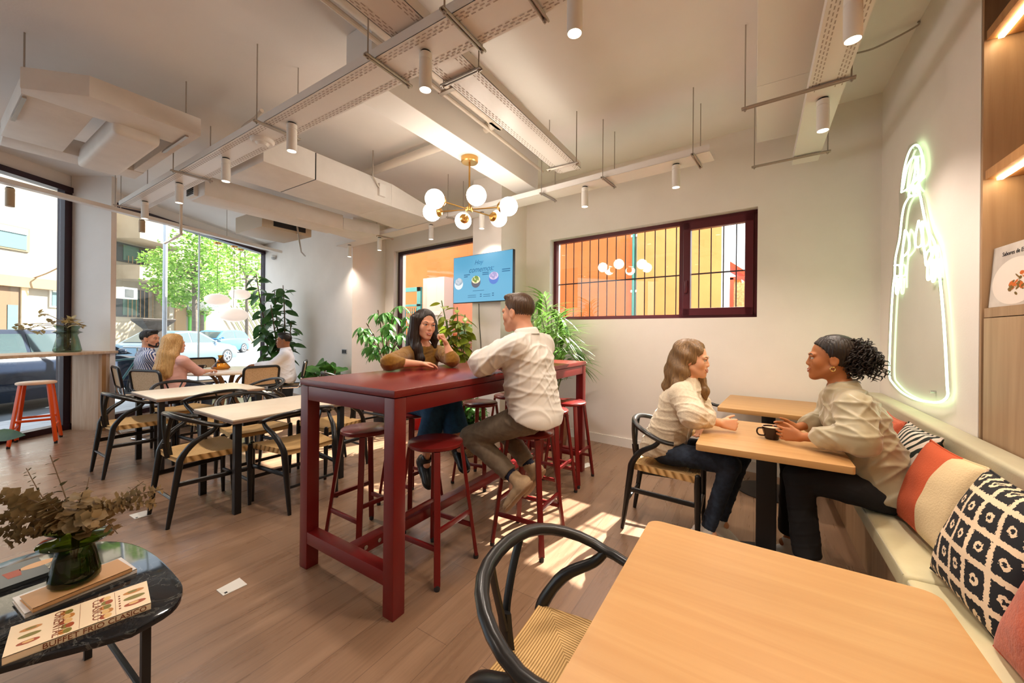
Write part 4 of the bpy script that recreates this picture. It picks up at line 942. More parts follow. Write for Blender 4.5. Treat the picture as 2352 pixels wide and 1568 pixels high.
# bicycle leaning outside
bi = thing('bicycle', 'dark bicycle parked outside behind the striped shirt man', 'bicycle', LF(-6.9, 6.55, -.03))
u = np.array((FW[0], FW[1], 0)); bc = LF(-6.95, 6.75, -.03)
def wheel(c): 
    return [c+u*.33*math.cos(a)+UP*(.34+.33*math.sin(a)) for a in np.linspace(0, 2*PI, 29)[:-1]]
for s_ in (-.52, .52):
    c = bc+u*s_; w_ = mk('wheel', MB().tube(wheel(c), .02, 6, close=True), m_tyre, bi, world=True)
    b = MB()
    for k in range(8): a = PI*k/8; b.tube([c+u*.32*math.cos(a)+UP*(.34+.32*math.sin(a)), c-u*.32*math.cos(a)+UP*(.34-.32*math.sin(a))], .003, 4)
    mk('spokes', b, m_steel, w_, world=True)
b = MB(); A_, B_, C_, E_ = bc-u*.52+UP*.34, bc-u*.12+UP*.82, bc+u*.36+UP*.84, bc-u*.02+UP*.32
for s0, s1 in ((A_, B_), (B_, C_), (C_, E_), (E_, A_), (B_, E_), (C_+UP*.1, bc+u*.52+UP*.34)): b.tube([s0, s1], .018, 8)
mk('frame', b, mat('teal bicycle paint', (.03, .12, .13), .3), bi, world=True)
mk('saddle', MB().ball(B_+UP*.12, (.09, .09, .035)), m_rubber, bi, world=True); mk('handlebar', MB().tube([C_+UP*.2-RT*.26, C_+UP*.2, C_+UP*.2+RT*.26], .014, 8).tube([C_, C_+UP*.2], .014, 8), m_steel, bi, world=True)

# ------------------------------------------------------------------ courtyard behind the back wall
m_or = noisy('orange stucco', lin((216, 122, 66)), lin((206, 112, 58)), 2, .85, bump=.1, bscale=50); m_or2 = noisy('pale orange stucco', lin((224, 156, 92)), lin((216, 146, 84)), 2, .85, bump=.1, bscale=50)
b = MB().box((-9.5, 7.2, GZ), (-1.93, 7.6, 3.62)); nb1 = tag(mk('courtyard_wall', b, m_or, None, False), 'deep orange stucco wall seen through the barred window, left part', 'courtyard wall')
b = MB().box((-1.80, 7.0, GZ), (-.47, 7.6, 3.55)); tag(mk('courtyard_wall', b, m_or2, None, False), 'paler orange stucco wall seen through the barred window, right part', 'courtyard wall')
b = MB().box((-.47, 7.0, GZ), (-.38, 7.6, 3.55)); tag(mk('courtyard_wall', b, m_white, None, False), 'white corner strip at the end of the pale orange wall', 'wall corner')
dp = thing('drain_pipe', 'teal drain pipe at the joint of the two orange walls', 'drain pipe', (-1.865, 7.05, GZ)); mk('pipe', MB().cyl((0, 0, 0), (0, 0, 3.6), .04), mat('teal paint', lin((70, 150, 140)), .4), dp)
b = MB()
for z in (.8, 2.2, 3.2): b.box((-.055, -.03, z), (.055, .05, z+.04))
mk('pipe_clip', b, m_steel, dp)
# brick pier, teal gate and planters seen through the courtyard window
bk_m = mat('red brick', lin((196, 96, 70)), .85); nt = bk_m.node_tree; br = nt.nodes.new('ShaderNodeTexBrick'); br.inputs['Scale'].default_value = 1; br.inputs['Brick Width'].default_value = .24; br.inputs['Row Height'].default_value = .07; br.inputs['Mortar Size'].default_value = .006
br.inputs['Color1'].default_value = (*lin((200, 100, 74)), 1); br.inputs['Color2'].default_value = (*lin((178, 84, 60)), 1); br.inputs['Mortar'].default_value = (*lin((214, 186, 164)), 1)
mp = mapping(nt, (1, 1, 1), (PI/2, 0, 0)); nt.links.new(mp.outputs[0], br.inputs['Vector']); nt.links.new(br.outputs['Color'], nt.nodes['Principled BSDF'].inputs['Base Color'])
a = Y(896, 700, 5.6); c = Y(913, 700, 5.6); tag(mk('brick_pier', MB().box((a[0], 5.6, GZ), (c[0], 5.80, 3.4)), bk_m, None, False), 'red brick pier just outside the courtyard window', 'brick pier')
m_teal = mat('teal gate paint', lin((40, 140, 140)), .4)
gp = [Y(926, 660, 6.4), Y(968, 672, 6.4)]; x0, x1 = gp[0][0], gp[1][0]; zt = gp[0][2]-.02
gt = thing('garden_gate', 'teal metal gate with pointed bars outside the courtyard window', 'gate', ((x0+x1)/2, 6.4, GZ))
b = MB().box((x0, 6.37, GZ), (x0+.05, 6.43, zt)).box((x1-.12, 6.37, GZ), (x1, 6.43, zt)).box((x0, 6.37, zt-.10), (x1, 6.43, zt)).box((x0, 6.37, 0), (x1, 6.43, .1)).box((x0, 6.37, zt-.45), (x1, 6.43, zt-.40)); mk('gate_frame', b, m_teal, gt, world=True, smooth=False)
b = MB(); n = 6
for k in range(n): xx = x0+.1+(x1-x0-.26)*k/(n-1); b.cyl((xx, 6.4, .1), (xx, 6.4, zt-.48), .011, n=6); b.lathe([(.0, zt-.62), (.02, zt-.6), (0, zt-.5)], (xx, 6.4, 0), n=6)
mk('bars', b, m_teal, gt, world=True)
a = Y(975, 640, 6.9); c = Y(1023, 700, 6.9); wp = thing('garden_planter', 'white garden wall block behind the teal gate', 'planter', ((a[0]+c[0])/2, 6.95, GZ)); mk('block', MB().box((a[0], 6.85, GZ), (c[0], 7.18, a[2]), .01), mat('cream garden wall', lin((206, 192, 178)), .8), wp, world=True, smooth=False); mk('ledge', MB().box((a[0]+.1, 6.78, 1.75), (c[0]-.05, 6.85, 1.85)), m_white, wp, world=True, smooth=False)
a = Y(1060, 780, 5.7); c = Y(1088, 822, 5.7); r_ = (c[0]-a[0])/2+.05; tp = thing('terracotta_pot', 'large terracotta pot outside the courtyard window, beside the column', 'flower pot', ((a[0]+c[0])/2, 5.7, GZ))
mk('pot', MB().lathe([(0, 0), (r_*.7, 0), (r_*.95, a[2]-GZ-.15), (r_*1.02, a[2]-GZ-.14), (r_*1.02, a[2]-GZ), (r_*.9, a[2]-GZ), (r_*.85, a[2]-GZ-.06), (0, a[2]-GZ-.06)]), m_terra, tp)
b = MB(); rnd = random.Random(2); leaf_cloud(b, [((0, 0, a[2]-GZ+.12), (r_, r_, .2))], 140, .07, rnd); mk('foliage', b, m_leafs, tp, smooth=False)
# red-roofed shed and reed fence past the pale wall
rf = thing('reed_fence', 'reed screen fence seen through the right sash of the barred window', 'fence', (.2, 7.9, GZ))
a = Y(1682, 645, 7.9); c = Y(1730, 645, 7.9); b = MB(); n = 60
for k in range(n): xx = a[0]-.05+(c[0]-a[0]+.5)*k/n; b.cyl((xx, 7.9+.01*(k % 3), GZ), (xx, 7.9, a[2]-.05+.04*((k*7) % 5)/5), .012, n=5)
mk('reeds', b, noisy('dry reeds', lin((206, 170, 120)), lin((170, 130, 86)), 30, .8), rf, world=True); mk('rail', MB().box((a[0]-.05, 7.86, a[2]+.02), (c[0]+.5, 7.94, a[2]+.07)).box((a[0]-.05, 7.86, GZ), (a[0]+.02, 7.94, a[2]+.05)), mat('red-brown timber', lin((170, 70, 50)), .6), rf, world=True, smooth=False)
a = Y(1660, 586, 9.4); c = Y(1702, 628, 9.4)
rs = thing('shed', 'little orange shed with a sloping red roof behind the reed fence', 'shed', (a[0], 9.6, GZ)); mk('wall', MB().box((a[0]-1.5, 9.4, GZ), (c[0], 10.5, c[2]-.1)), m_or, rs, world=True, smooth=False)
hx = MB(); hexa(hx, [(a[0]-.1, 9.3, a[2]-.06), (c[0]+.1, 9.3, c[2]-.08), (c[0]+.1, 10.6, c[2]-.08), (a[0]-.1, 10.6, a[2]-.06), (a[0]-.1, 9.3, a[2]+.04), (c[0]+.1, 9.3, c[2]+.02), (c[0]+.1, 10.6, c[2]+.02), (a[0]-.1, 10.6, a[2]+.04)]); mk('roof', hx, mat('red roof tiles', lin((196, 84, 60)), .7), rs, world=True, smooth=False)
# ------------------------------------------------------------------ plants
m_gl = leafmat('glossy green leaves', lin((74, 112, 50)), lin((44, 78, 36)), .3); m_gl2 = leafmat('fresh green leaves', lin((92, 146, 66)), lin((58, 108, 48)), .35)
m_dkl = leafmat('dark green leaves', lin((84, 124, 66)), lin((54, 92, 48)), .3); m_yl = leafmat('yellow-green leaves', lin((150, 160, 50)), lin((104, 124, 34)), .35); m_palm = leafmat('palm leaves', lin((132, 170, 84)), lin((88, 130, 54)), .35)
m_stem = mat('brown stem', (.14, .09, .05), .8); m_gstem = mat('green stem', (.12, .18, .05), .6); m_soil = mat('potting soil', (.05, .035, .025), .9)
m_potw = mat('white glazed pot', (.72, .70, .66), .35); m_potg = mat('anthracite pot', (.05, .05, .055), .5); m_basket = noisy('woven basket', lin((150, 118, 84)), lin((110, 84, 58)), 60, .9, bump=.5, bscale=120)
def leaf(b, base, d, n, L, W, curl=.25, fold=.12, seg=5, tip=1.0, peak=.45, pw=.8):
    d = nrm(d); n = np.array(n, float); n = nrm(n-d*float(n @ d)); s_ = np.cross(d, n); pts = []; F = []
    for i in range(seg+1):
        t = i/seg; w = W*.5*(math.sin(PI*min(1, t**(math.log(.5)/math.log(peak)))))**pw if 0 < t < 1 else .0015
        if i == seg: w = .001*tip
        c = np.array(base)+d*L*(t-.12*curl*t*t)-n*(curl*L*t*t*.5)
        pts += [c-s_*w+n*w*fold*2, c, c+s_*w+n*w*fold*2]
    for i in range(seg): k = i*3; F += [(k, k+1, k+4, k+3), (k+1, k+2, k+5, k+4)]
    b.poly(pts, F)
def pot(t, r, h, m, taper=.8):
    mk('pot', MB().lathe([(0, 0), (r*taper, 0), (r*taper+.01, .01), (r, h-.01), (r, h), (r-.02, h), (r-.025, h-.04), (0, h-.04)]), m, t); mk('soil', MB().lathe([(0, h-.045), (r-.024, h-.045), (r-.03, h-.03), (0, h-.025)]), m_soil, t)
def stem_leaves(b, path, n, L, W, rnd, t0=.15, droop=.2, spread=1.0, up=.25, curl=.35, **kw):
    P = spline(path, 8); N = len(P)
    for k in range(n):
        t = t0+(1-t0)*(k+rnd.random()*.6)/n; i = min(N-2, int(t*(N-1))); p = P[i]; ax = nrm(P[i+1]-P[i]); a = k*2.4+rnd.uniform(-.4, .4)
        o = np.array((math.cos(a), math.sin(a), 0.)); o = nrm(o-ax*float(o @ ax)); d = nrm(o*spread+ax*up-UP*droop*rnd.uniform(.2, 1.6)); s_ = rnd.uniform(.75, 1.15)
        nn = UP*.7+o*.8+np.array((rnd.gauss(0, .35), rnd.gauss(0, .35), 0)); leaf(b, p+d*.02, d, nn, L*s_, W*s_, curl*rnd.uniform(.5, 1.4), **kw)
rnd = random.Random(21)
def P3(px, py, d): return D(px, py, d)
# tall rubber fig by the street window
base = D(645, 905, 7.6); base[2] = 0
t = thing('rubber_fig', 'tall rubber fig with big glossy leaves in the corner by the street window', 'potted plant', base); pot(t, .24, .42, m_potg)
b = MB(); sb = MB()
for tx, ty, dd, n, bend in ((588, 628, 0, 30, -.15), (650, 655, .1, 30, .1), (622, 700, -.25, 22, 0), (668, 742, 0, 16, .1), (600, 745, -.2, 20, -.1), (630, 665, .2, 22, 0)):
    tp = D(tx, ty, 7.45+dd); mid = (base+tp)/2+np.array((bend, 0, .25)); pa = [base+UP*.4, mid, tp]; sb.tube(spline(pa, 6), [.022-.0012*i for i in range(13)], 6); stem_leaves(b, pa, int(n*1.15), .27, .135, rnd, .26, .75, 1.0, .35)
for v_ in list(b.bm.verts)+list(sb.bm.verts): v_.co.y = min(v_.co.y, 4.29-.073*(v_.co.x+6.15)-.012)
mk('stem', sb, m_stem, t, world=True); mk('foliage', b, m_dkl, t, world=True)
# fiddle-leaf fig
base = D(752, 930, 6.75); base[2] = 0
t = thing('fiddle_leaf_fig', 'low fiddle-leaf fig with broad leaves against the white end wall', 'potted plant', base); pot(t, .22, .36, m_potw)
b = MB(); sb = MB()
for tx, ty, n in ((742, 838, 11), (768, 848, 9), (718, 856, 8)):
    tp = D(tx+3, ty, 6.68); pa = [base+UP*.32, (base+tp)/2+UP*.1, tp]; sb.tube(spline(pa, 4), .014, 6); stem_leaves(b, pa, n, .29, .22, rnd, .35, .1, 1.0, .55, .3, fold=.08, peak=.6)
for v_ in list(b.bm.verts)+list(sb.bm.verts): v_.co.y = min(v_.co.y, 4.29-.073*(v_.co.x+6.15)-.012)
mk('stem', sb, m_stem, t, world=True); mk('foliage', b, m_gl2, t, world=True)
# money tree with palmate leaves
base = D(886, 930, 5.75); base[2] = 0
t = thing('money_tree', 'money tree with drooping finger leaves left of the courtyard window', 'potted plant', base); pot(t, .2, .36, m_potg)
b = MB(); sb = MB(); tr = D(886, 848, 5.75)
sb.tube(spline([base+UP*.3, (base+tr)/2, tr], 4), .035, 8)
for tx, ty, dd in ((868, 712, 0), (842, 742, .1), (905, 708, .15), (935, 732, 0), (850, 775, -.2), (890, 750, -.3), (925, 772, -.15), (872, 800, -.2), (912, 805, -.25), (838, 800, .1), (893, 775, .2)):
    tp = D(tx, ty, 5.75+dd); sb.tube(spline([tr, (tr+tp)/2+UP*.08, tp], 5), .009, 6)
    for q in range(3):
        c = tp+np.array((rnd.uniform(-.1, .1), rnd.uniform(-.1, .1), rnd.uniform(-.12, .05))); a0 = rnd.random()*6
        for k in range(6): a = a0+k*PI/3; leaf(b, c, (math.cos(a)*.8, math.sin(a)*.8, -.55+rnd.uniform(-.25, .3)), UP, rnd.uniform(.16, .24), .062, .5)
mk('stem', sb, m_stem, t, world=True); mk('foliage', b, m_gl2, t, world=True)
# tall thin ficus behind the woman
base = D(1040, 920, 5.0); base[2] = 0
t = thing('ficus', 'tall thin-stemmed ficus behind the woman, before the courtyard window', 'potted plant', base); pot(t, .2, .34, m_potg)
b = MB(); sb = MB()
for bx_, tx, ty, n in ((1045, 1018, 690, 15), (1052, 1054, 705, 14), (1062, 1072, 722, 14), (1040, 1030, 735, 14), (1066, 1058, 765, 10)):
    tp = D(tx-4, ty, 5.0); b0 = D(bx_-4, 850, 5.0); pa = [base+UP*.3, b0, (b0+tp)/2+np.array((.02, 0, 0)), tp]; sb.tube(spline(pa, 5), [.007]*16, 6); stem_leaves(b, pa, int(n*1.4), .19, .09, rnd, .50, .8, 1.0, .35)
mk('stem', sb, m_gstem, t, world=True); mk('foliage', b, m_yl, t, world=True)
# kentia palm by the back wall
base = D(1268, 1035, 4.62); base[2] = 0
t = thing('kentia_palm', 'bright kentia palm between the column and the barred window', 'potted plant', base); pot(t, .2, .36, noisy('clay pot', lin((150, 104, 78)), lin((128, 86, 62)), 10, .8))
b = MB(); sb = MB(); ms_ = base+UP*.32
for tx, ty, dd in ((1240, 690, .1), (1228, 735, -.2), (1290, 735, .05), (1322, 800, 0), (1300, 765, .2), (1262, 715, .25), (1225, 775, .2), (1300, 808, -.3), (1280, 770, -.4), (1328, 835, .1), (1250, 760, .35), (1310, 835, .2)):
    tp = D(tx, ty, 4.6+dd); hv = np.array((tp[0]-ms_[0], tp[1]-ms_[1], 0)); pa = [ms_, ms_+hv*.25+UP*(tp[2]-ms_[2])*.62, ms_+hv*.62+UP*(tp[2]-ms_[2])*1.02, tp]; P = spline(pa, 8); sb.tube(P, [.011-.0003*i for i in range(len(P))], 6)
    for i in range(9, len(P)):
        ax = nrm(P[i]-P[i-1]); sd = nrm(np.cross(ax, UP)+1e-6)
        for s_ in (-1, 1):
            L = .36*math.sin(PI*min(1, (i-6)/(len(P)-4)))+.08; leaf(b, P[i], sd*s_*.8+ax*.75-UP*.25, UP, L*rnd.uniform(.85, 1.1), .030, .55, seg=4, peak=.35)
for v_ in list(b.bm.verts)+list(sb.bm.verts): v_.co.y = min(v_.co.y, WY(v_.co.x)-.012); v_.co.y = max(v_.co.y, 3.60) if v_.co.x < -1.39 and v_.co.z < 1.12 else v_.co.y
mk('stem', sb, m_gstem, t, world=True); mk('fronds', b, m_palm, t, world=True)
# bushy floor plant in a basket
base = D(1072, 1030, 4.3); base[2] = 0
t = thing('bushy_plant', 'bushy light-green plant in a woven basket under the high table', 'potted plant', base); pot(t, .2, .26, m_basket, .9)
b = MB(); sb = MB()
for k in range(26):
    a = k*2.4; r_ = .05+.23*((k*7) % 10)/10; tp = base+np.array((r_*math.cos(a), r_*math.sin(a), .34+.42*((k*3) % 10)/10)); pa = [base+UP*.22, (base+tp)/2+UP*.2, tp]; sb.tube(spline(pa, 4), .005, 5); stem_leaves(b, pa, 13, .085, .04, rnd, .25, .2, 1.0, .4)
mk('stem', sb, m_gstem, t, world=True); mk('foliage', b, m_gl2, t, world=True)
# stray leaf at the left edge belongs to a plant outside the frame
base = np.array((-4.15, -.35, 0)); t = thing('corner_plant', 'dark plant at the left edge, one long leaf tip in the frame', 'potted plant', base); pot(t, .16, .4, m_potg)
b = MB(); sb = MB(); tp = Z(-25, 1000, .70); 
for q in range(6):
    dd = nrm(np.array((math.cos(q*1.05+1.5), math.sin(q*1.05+1.5), .9))); pa = [base+UP*.38, base+UP*.5+dd*.1]; leaf(b, pa[1], dd, UP, .4, .08, .4)
sb.tube(spline([base+UP*.38, (base+tp)/2+UP*.25, tp], 5), .006, 6); e = D(52, 998, float(np.dot(tp-CAM, FW))-.02); leaf(b, tp, e-tp, UP*.4-FW, float(np.linalg.norm(e-tp)), .075, .15)
mk('stem', sb, m_gstem, t, world=True); mk('foliage', b, m_dkl, t, world=True)

# ------------------------------------------------------------------ side table, vase of eucalyptus, books
m_marble = mat('black marble', (.012, .013, .015), .06); nt = m_marble.node_tree; mp = mapping(nt, (3, 3, 3)); n1 = noise(nt, mp, 1.6, 8, .6, 1.6)
r = ramp(nt, [(.485, (.010, .011, .013)), (.497, (.07, .07, .065)), (.51, (.010, .011, .013))]); nt.links.new(n1.outputs['Fac'], r.inputs['Fac']); nt.links.new(r.outputs['Color'], nt.nodes['Principled BSDF'].inputs['Base Color'])
TZ = .45
tbp = [(-1.56, .36), (-1.585, .46), (-1.67, .515), (-1.80, .53), (-2.05, .53), (-2.25, .49), (-2.40, .38), (-2.44, .22), (-2.36, .05), (-2.22, -.12), (-2.08, -.25), (-1.95, -.28), (-1.83, -.20), (-1.76, -.05), (-1.68, .14), (-1.60, .28)]
tb = thing('side_table', 'black marble side table with rounded corners on thin black legs, lower left', 'side table', (-1.98, .2, 0))
ol = spline(tbp+[tbp[0]], 4)[:-1]
mk('tabletop', MB().prism([(p[0], p[1]) for p in ol], TZ-.02, TZ, .005), m_marble, tb, world=True)
LEGS = [(-1.635, .41), (-2.30, .40), (-1.98, -.18), (-1.72, .06)]
for x, y in LEGS: mk('leg', MB().box((x-.011, y-.011, 0), (x+.011, y+.011, TZ-.0205)), m_blackm, tb, world=True, smooth=False)
for (i, j) in ((0, 1), (1, 2), (2, 3), (3, 0)):
    a, c = np.array((*LEGS[i], .19)), np.array((*LEGS[j], .19)); mk('stretcher', MB().tube([a, c], .009, 8), m_blackm, tb, world=True)
# books lying on it
m_bcov = mat('cream cookbook cover', lin((226, 204, 172)), .35); m_bcov2 = mat('white glossy cover', (.70, .66, .64), .2); m_bwood = mat('tan book cover', lin((196, 150, 104)), .4); m_dkcov = mat('charcoal glossy cover', lin((58, 64, 68)), .3); m_bpg = mat('page edges', lin((206, 186, 150)), .8)
def flat_book(label, pa, pb, pc, z, th, m_cov, spine=True):
    # pa -> pb along the spine edge nearest the camera, pc gives the width direction; z is the underside
    a, e, c = Z(*pa, z+th), Z(*pb, z+th), Z(*pc, z+th); ux = nrm(e-a); uy = nrm(c-e-ux*float((c-e) @ ux)); L = float(np.linalg.norm(e-a)); Wd = float((c-e) @ uy)
    o = a-UP*th; t = thing('book', label, 'book', (0, 0, 0), 'books lying on the marble table'); t.matrix_world = frame_mtx(o, ux, uy)
    mk('cover', MB().box((0, 0, 0), (L, Wd, .002)).box((0, 0, th-.002), (L, Wd, th)).box((0, 0, 0), (L, .003, th)), m_cov, t, smooth=False); mk('pages', MB().box((.003, .003, .002), (L-.003, Wd-.003, th-.002)), m_bpg, t, smooth=False)
    return t, L, Wd
bk, L, Wd = flat_book('cream cookbook of finger food photos lying at the front of the marble table', (4, 1512), (347, 1384), (317, 1340), TZ, .020, m_bcov)
m_brown = mat('brown lettering', lin((120, 62, 34)), .5); m_red_i = mat('red-brown lettering', lin((150, 70, 50)), .5)
lettering('title', 'BUFFET FRIO CLASICO', .021, Matrix.Translation((L*.60, -.0005, .003)) @ Matrix.Rotation(PI/2, 4, 'X') , m_brown, bk, .0004)
lettering('title', 'CLASICO', .030, Matrix.Translation((L*.56, Wd*.5, .0204)) @ Matrix.Rotation(-PI/2, 4, 'Z'), m_brown, bk, .0003)
lettering('title', 'ORIENTAL', .030, Matrix.Translation((L*.29, Wd*.5, .0204)) @ Matrix.Rotation(-PI/2, 4, 'Z'), m_brown, bk, .0003)
rnd = random.Random(9)
cols = [mat('snack print', lin(c), .4) for c in ((180, 120, 60), (120, 110, 50), (150, 70, 40), (210, 170, 110))]
bs = [MB() for _ in cols]
def snack(x, y, rx, ry, k):
    m_ = bs[k % 4]; z = .02025+.00002*(k % 4); m_.poly([(x+rx*math.cos(a), y+ry*math.sin(a), z) for a in np.linspace(0, 2*PI, 13)[:-1]], [tuple(range(12))])
k = 0
for xf in (.36, .39, .64, .67):
    for j in range(5): snack(L*xf+.004*(j % 2), Wd*(.14+.17*j), .009, .013, k); k += 1
for j in range(3): snack(L*.88, Wd*(.25+.24*j), .026, .012, j*3+2); snack(L*.87, Wd*(.27+.24*j), .012, .007, j+3); snack(L*.14, Wd*(.25+.22*j), .022, .010, j*3+2); snack(L*.14, Wd*(.26+.22*j), .011, .006, j+3)
for q, m_ in zip(bs, cols): mk('printed_pattern', q, m_, bk, smooth=False)
b = MB()
for xf in (.33, .47, .60, .73): b.box((L*xf-.0004, Wd*.04, .0200), (L*xf+.0004, Wd*.96, .02025))
for j in range(6): b.box((L*.755, Wd*(.2+.1*j), .0200), (L*.757+.004, Wd*(.2+.1*j)+.008, .02022))
mk('cover_rules', b, m_brown, bk, smooth=False)
b2, L2, W2_ = flat_book('white book at the bottom of the pair under the green vase', (57, 1410), (315, 1306), (290, 1275), TZ, .014, m_bcov2)
b3, L3, W3 = flat_book('tan book on top of the pair under the green vase', (75, 1398), (304, 1304), (283, 1278), TZ+.0142, .013, m_bwood)
b4, L4, W4 = flat_book('charcoal book at the back of the marble table, red cup on its cover', (-30, 1364), (118, 1312), (112, 1270), TZ, .012, m_dkcov)
b = MB(); b.poly([(L4*.48+x*.030, W4*.5+y*.042, .0123) for x, y in ((-.5, -.7), (.5, -.7), (.7, .7), (-.7, .7))], [(0, 1, 2, 3)]); mk('cup_print', b, m_red_i, b4, smooth=False)
b = MB().poly([(L4*.92+.045*math.cos(a), W4*.6+.024*math.sin(a), .0123) for a in np.linspace(0, 2*PI, 21)[:-1]], [tuple(range(20))]); mk('label_print', b, m_bwood, b4, smooth=False)
# dark green vase
VB = Z(172, 1334, TZ+.0275); vz = TZ+.0275
va = thing('glass_vase', 'dark green glass vase with flared collar standing on two books', 'vase', (VB[0], VB[1], vz))
m_vg = tinted_glass('dark green glass', (.34, .46, .12))
prof = [(0, .004), (.055, .003), (.064, .012), (.063, .03), (.052, .09), (.043, .128), (.047, .134), (.085, .142), (.090, .147), (.085, .152), (.047, .158), (.040, .163), (.046, .172), (.072, .190), (.074, .193)]
mk('body', MB().lathe(prof, n=40, cap=False), m_vg, va, ang=80)
mk('water', MB().lathe([(0, .008), (.055, .010), (.058, .03), (.050, .085), (0, .085)], n=28), tinted_glass('green water', (.42, .55, .18)), va)
eu = thing('eucalyptus_bouquet', 'dried eucalyptus branches standing in the dark green vase', 'bouquet', (VB[0], VB[1], vz+.1))
m_eu = leafmat('dried eucalyptus', lin((150, 124, 84)), lin((98, 84, 56)), .5); m_eug = leafmat('olive eucalyptus', lin((104, 96, 62)), lin((70, 68, 46)), .5)
rnd = random.Random(31); b = MB(); b2 = MB(); sb = MB(); o = np.array((VB[0], VB[1], vz+.18)); dv = float(np.dot(o-CAM, FW))
def spray(px, py, dd, n, sz, kind, mid=None):
    tp = D(px, py, dv+dd); m_ = (o+tp)/2+np.array((0, 0, .05)) if mid is None else D(mid[0], mid[1], dv+dd*.5)
    P = spline([o-UP*.12, o, m_, tp], 8); sb.tube(P, [.0028-.00006*i for i in range(len(P))], 5); N = len(P)
    for k in range(n):
        t_ = .42+.58*k/n; i = min(N-2, int(t_*(N-1))); ax = nrm(P[i+1]-P[i]); a = k*PI/2+rnd.uniform(-.5, .5); w = nrm(np.cross(ax, (.3, .2, .9))); v = np.cross(ax, w)
        for s_ in (-1, 1):
            d = (w*math.cos(a)+v*math.sin(a))*s_; q = sz*(1.15-.6*(t_-.42)/.58)*rnd.uniform(.8, 1.2)
            leaf(b if kind else b2, P[i]+d*.003, d+ax*.35, ax+UP*.3, q, q*(.92 if kind else .5), .3, seg=5, peak=.5, pw=.5, tip=12 if kind else 4)
for args in ((375, 1122, .10, 20, .030, 1, (270, 1150)), (360, 1155, .05, 22, .030, 1, (260, 1165)), (330, 1105, .12, 14, .024, 0, (240, 1170)), (115, 1045, .02, 8, .042, 0, (150, 1140)), (60, 1075, .08, 14, .018, 0, (110, 1160)), (205, 1095, .1, 9, .017, 0, (190, 1160)),
             (-20, 1140, .0, 20, .038, 1, (80, 1150)), (-30, 1190, -.02, 22, .032, 1, (70, 1190)), (-25, 1230, -.04, 22, .026, 1, (60, 1215)), (20, 1250, -.06, 18, .026, 1, (90, 1215)), (100, 1140, -.03, 12, .048, 1, (140, 1180)), (190, 1130, -.03, 12, .048, 1, (175, 1180)), (240, 1150, .02, 12, .042, 1, (205, 1180)), (270, 1225, -.02, 12, .036, 1, (225, 1185)), (30, 1160, .05, 16, .040, 1, (100, 1170)), (150, 1150, .05, 12, .048, 0, (160, 1190)), (225, 1190, -.06, 10, .044, 1, (190, 1200))): spray(*args)
mk('stem', sb, m_stem, eu, world=True); mk('dried_leaves', b, m_eu, eu, world=True); mk('olive_leaves', b2, m_eug, eu, world=True)
# counter vase of dried flowers
c = Z(155, 808, 1.054); cv = thing('flower_vase', 'pale green glass vase of dried flowers on the window counter', 'vase', (c[0], c[1], 1.053))
m_pg = tinted_glass('pale green glass', (.60, .74, .58))
mk('body', MB().lathe([(0, .003), (.115, .003), (.125, .02), (.10, .15), (.085, .215), (.10, .235), (.135, .25), (.10, .265), (.09, .28), (.115, .32), (.12, .33)], n=32, cap=False), m_pg, cv, ang=80)
df = thing('dried_flowers', 'spray of dried yellow flowers leaning out of the pale green vase', 'bouquet', (c[0], c[1], 1.2)); b = MB(); sb = MB(); rnd = random.Random(8); o = np.array((c[0], c[1], 1.35)); dv2 = float(np.dot(o-CAM, FW))
for px, py, n, sz in ((50, 758, 8, .10), (90, 720, 7, .09), (30, 750, 6, .09), (80, 765, 6, .08), (110, 740, 6, .09), (165, 735, 14, .09), (178, 745, 14, .09), (150, 742, 10, .08), (190, 752, 6, .05)):
    tp = D(px, py, dv2+rnd.uniform(-.15, .15)); P = spline([o-UP*.25, o, (o+tp)/2+UP*.05, tp], 6); sb.tube(P, .004, 5)
    for k in range(n): q = P[-1-(k % 5)]; d = np.array((rnd.gauss(0, 1), rnd.gauss(0, 1), rnd.gauss(.3, .6))); leaf(b, q, d, UP, sz*rnd.uniform(.7, 1.2), sz*.55, .3, seg=3)
mk('stem', sb, m_stem, df, world=True); mk('petals', b, leafmat('dried petals', lin((214, 188, 130)), lin((150, 120, 60))), df, world=True)
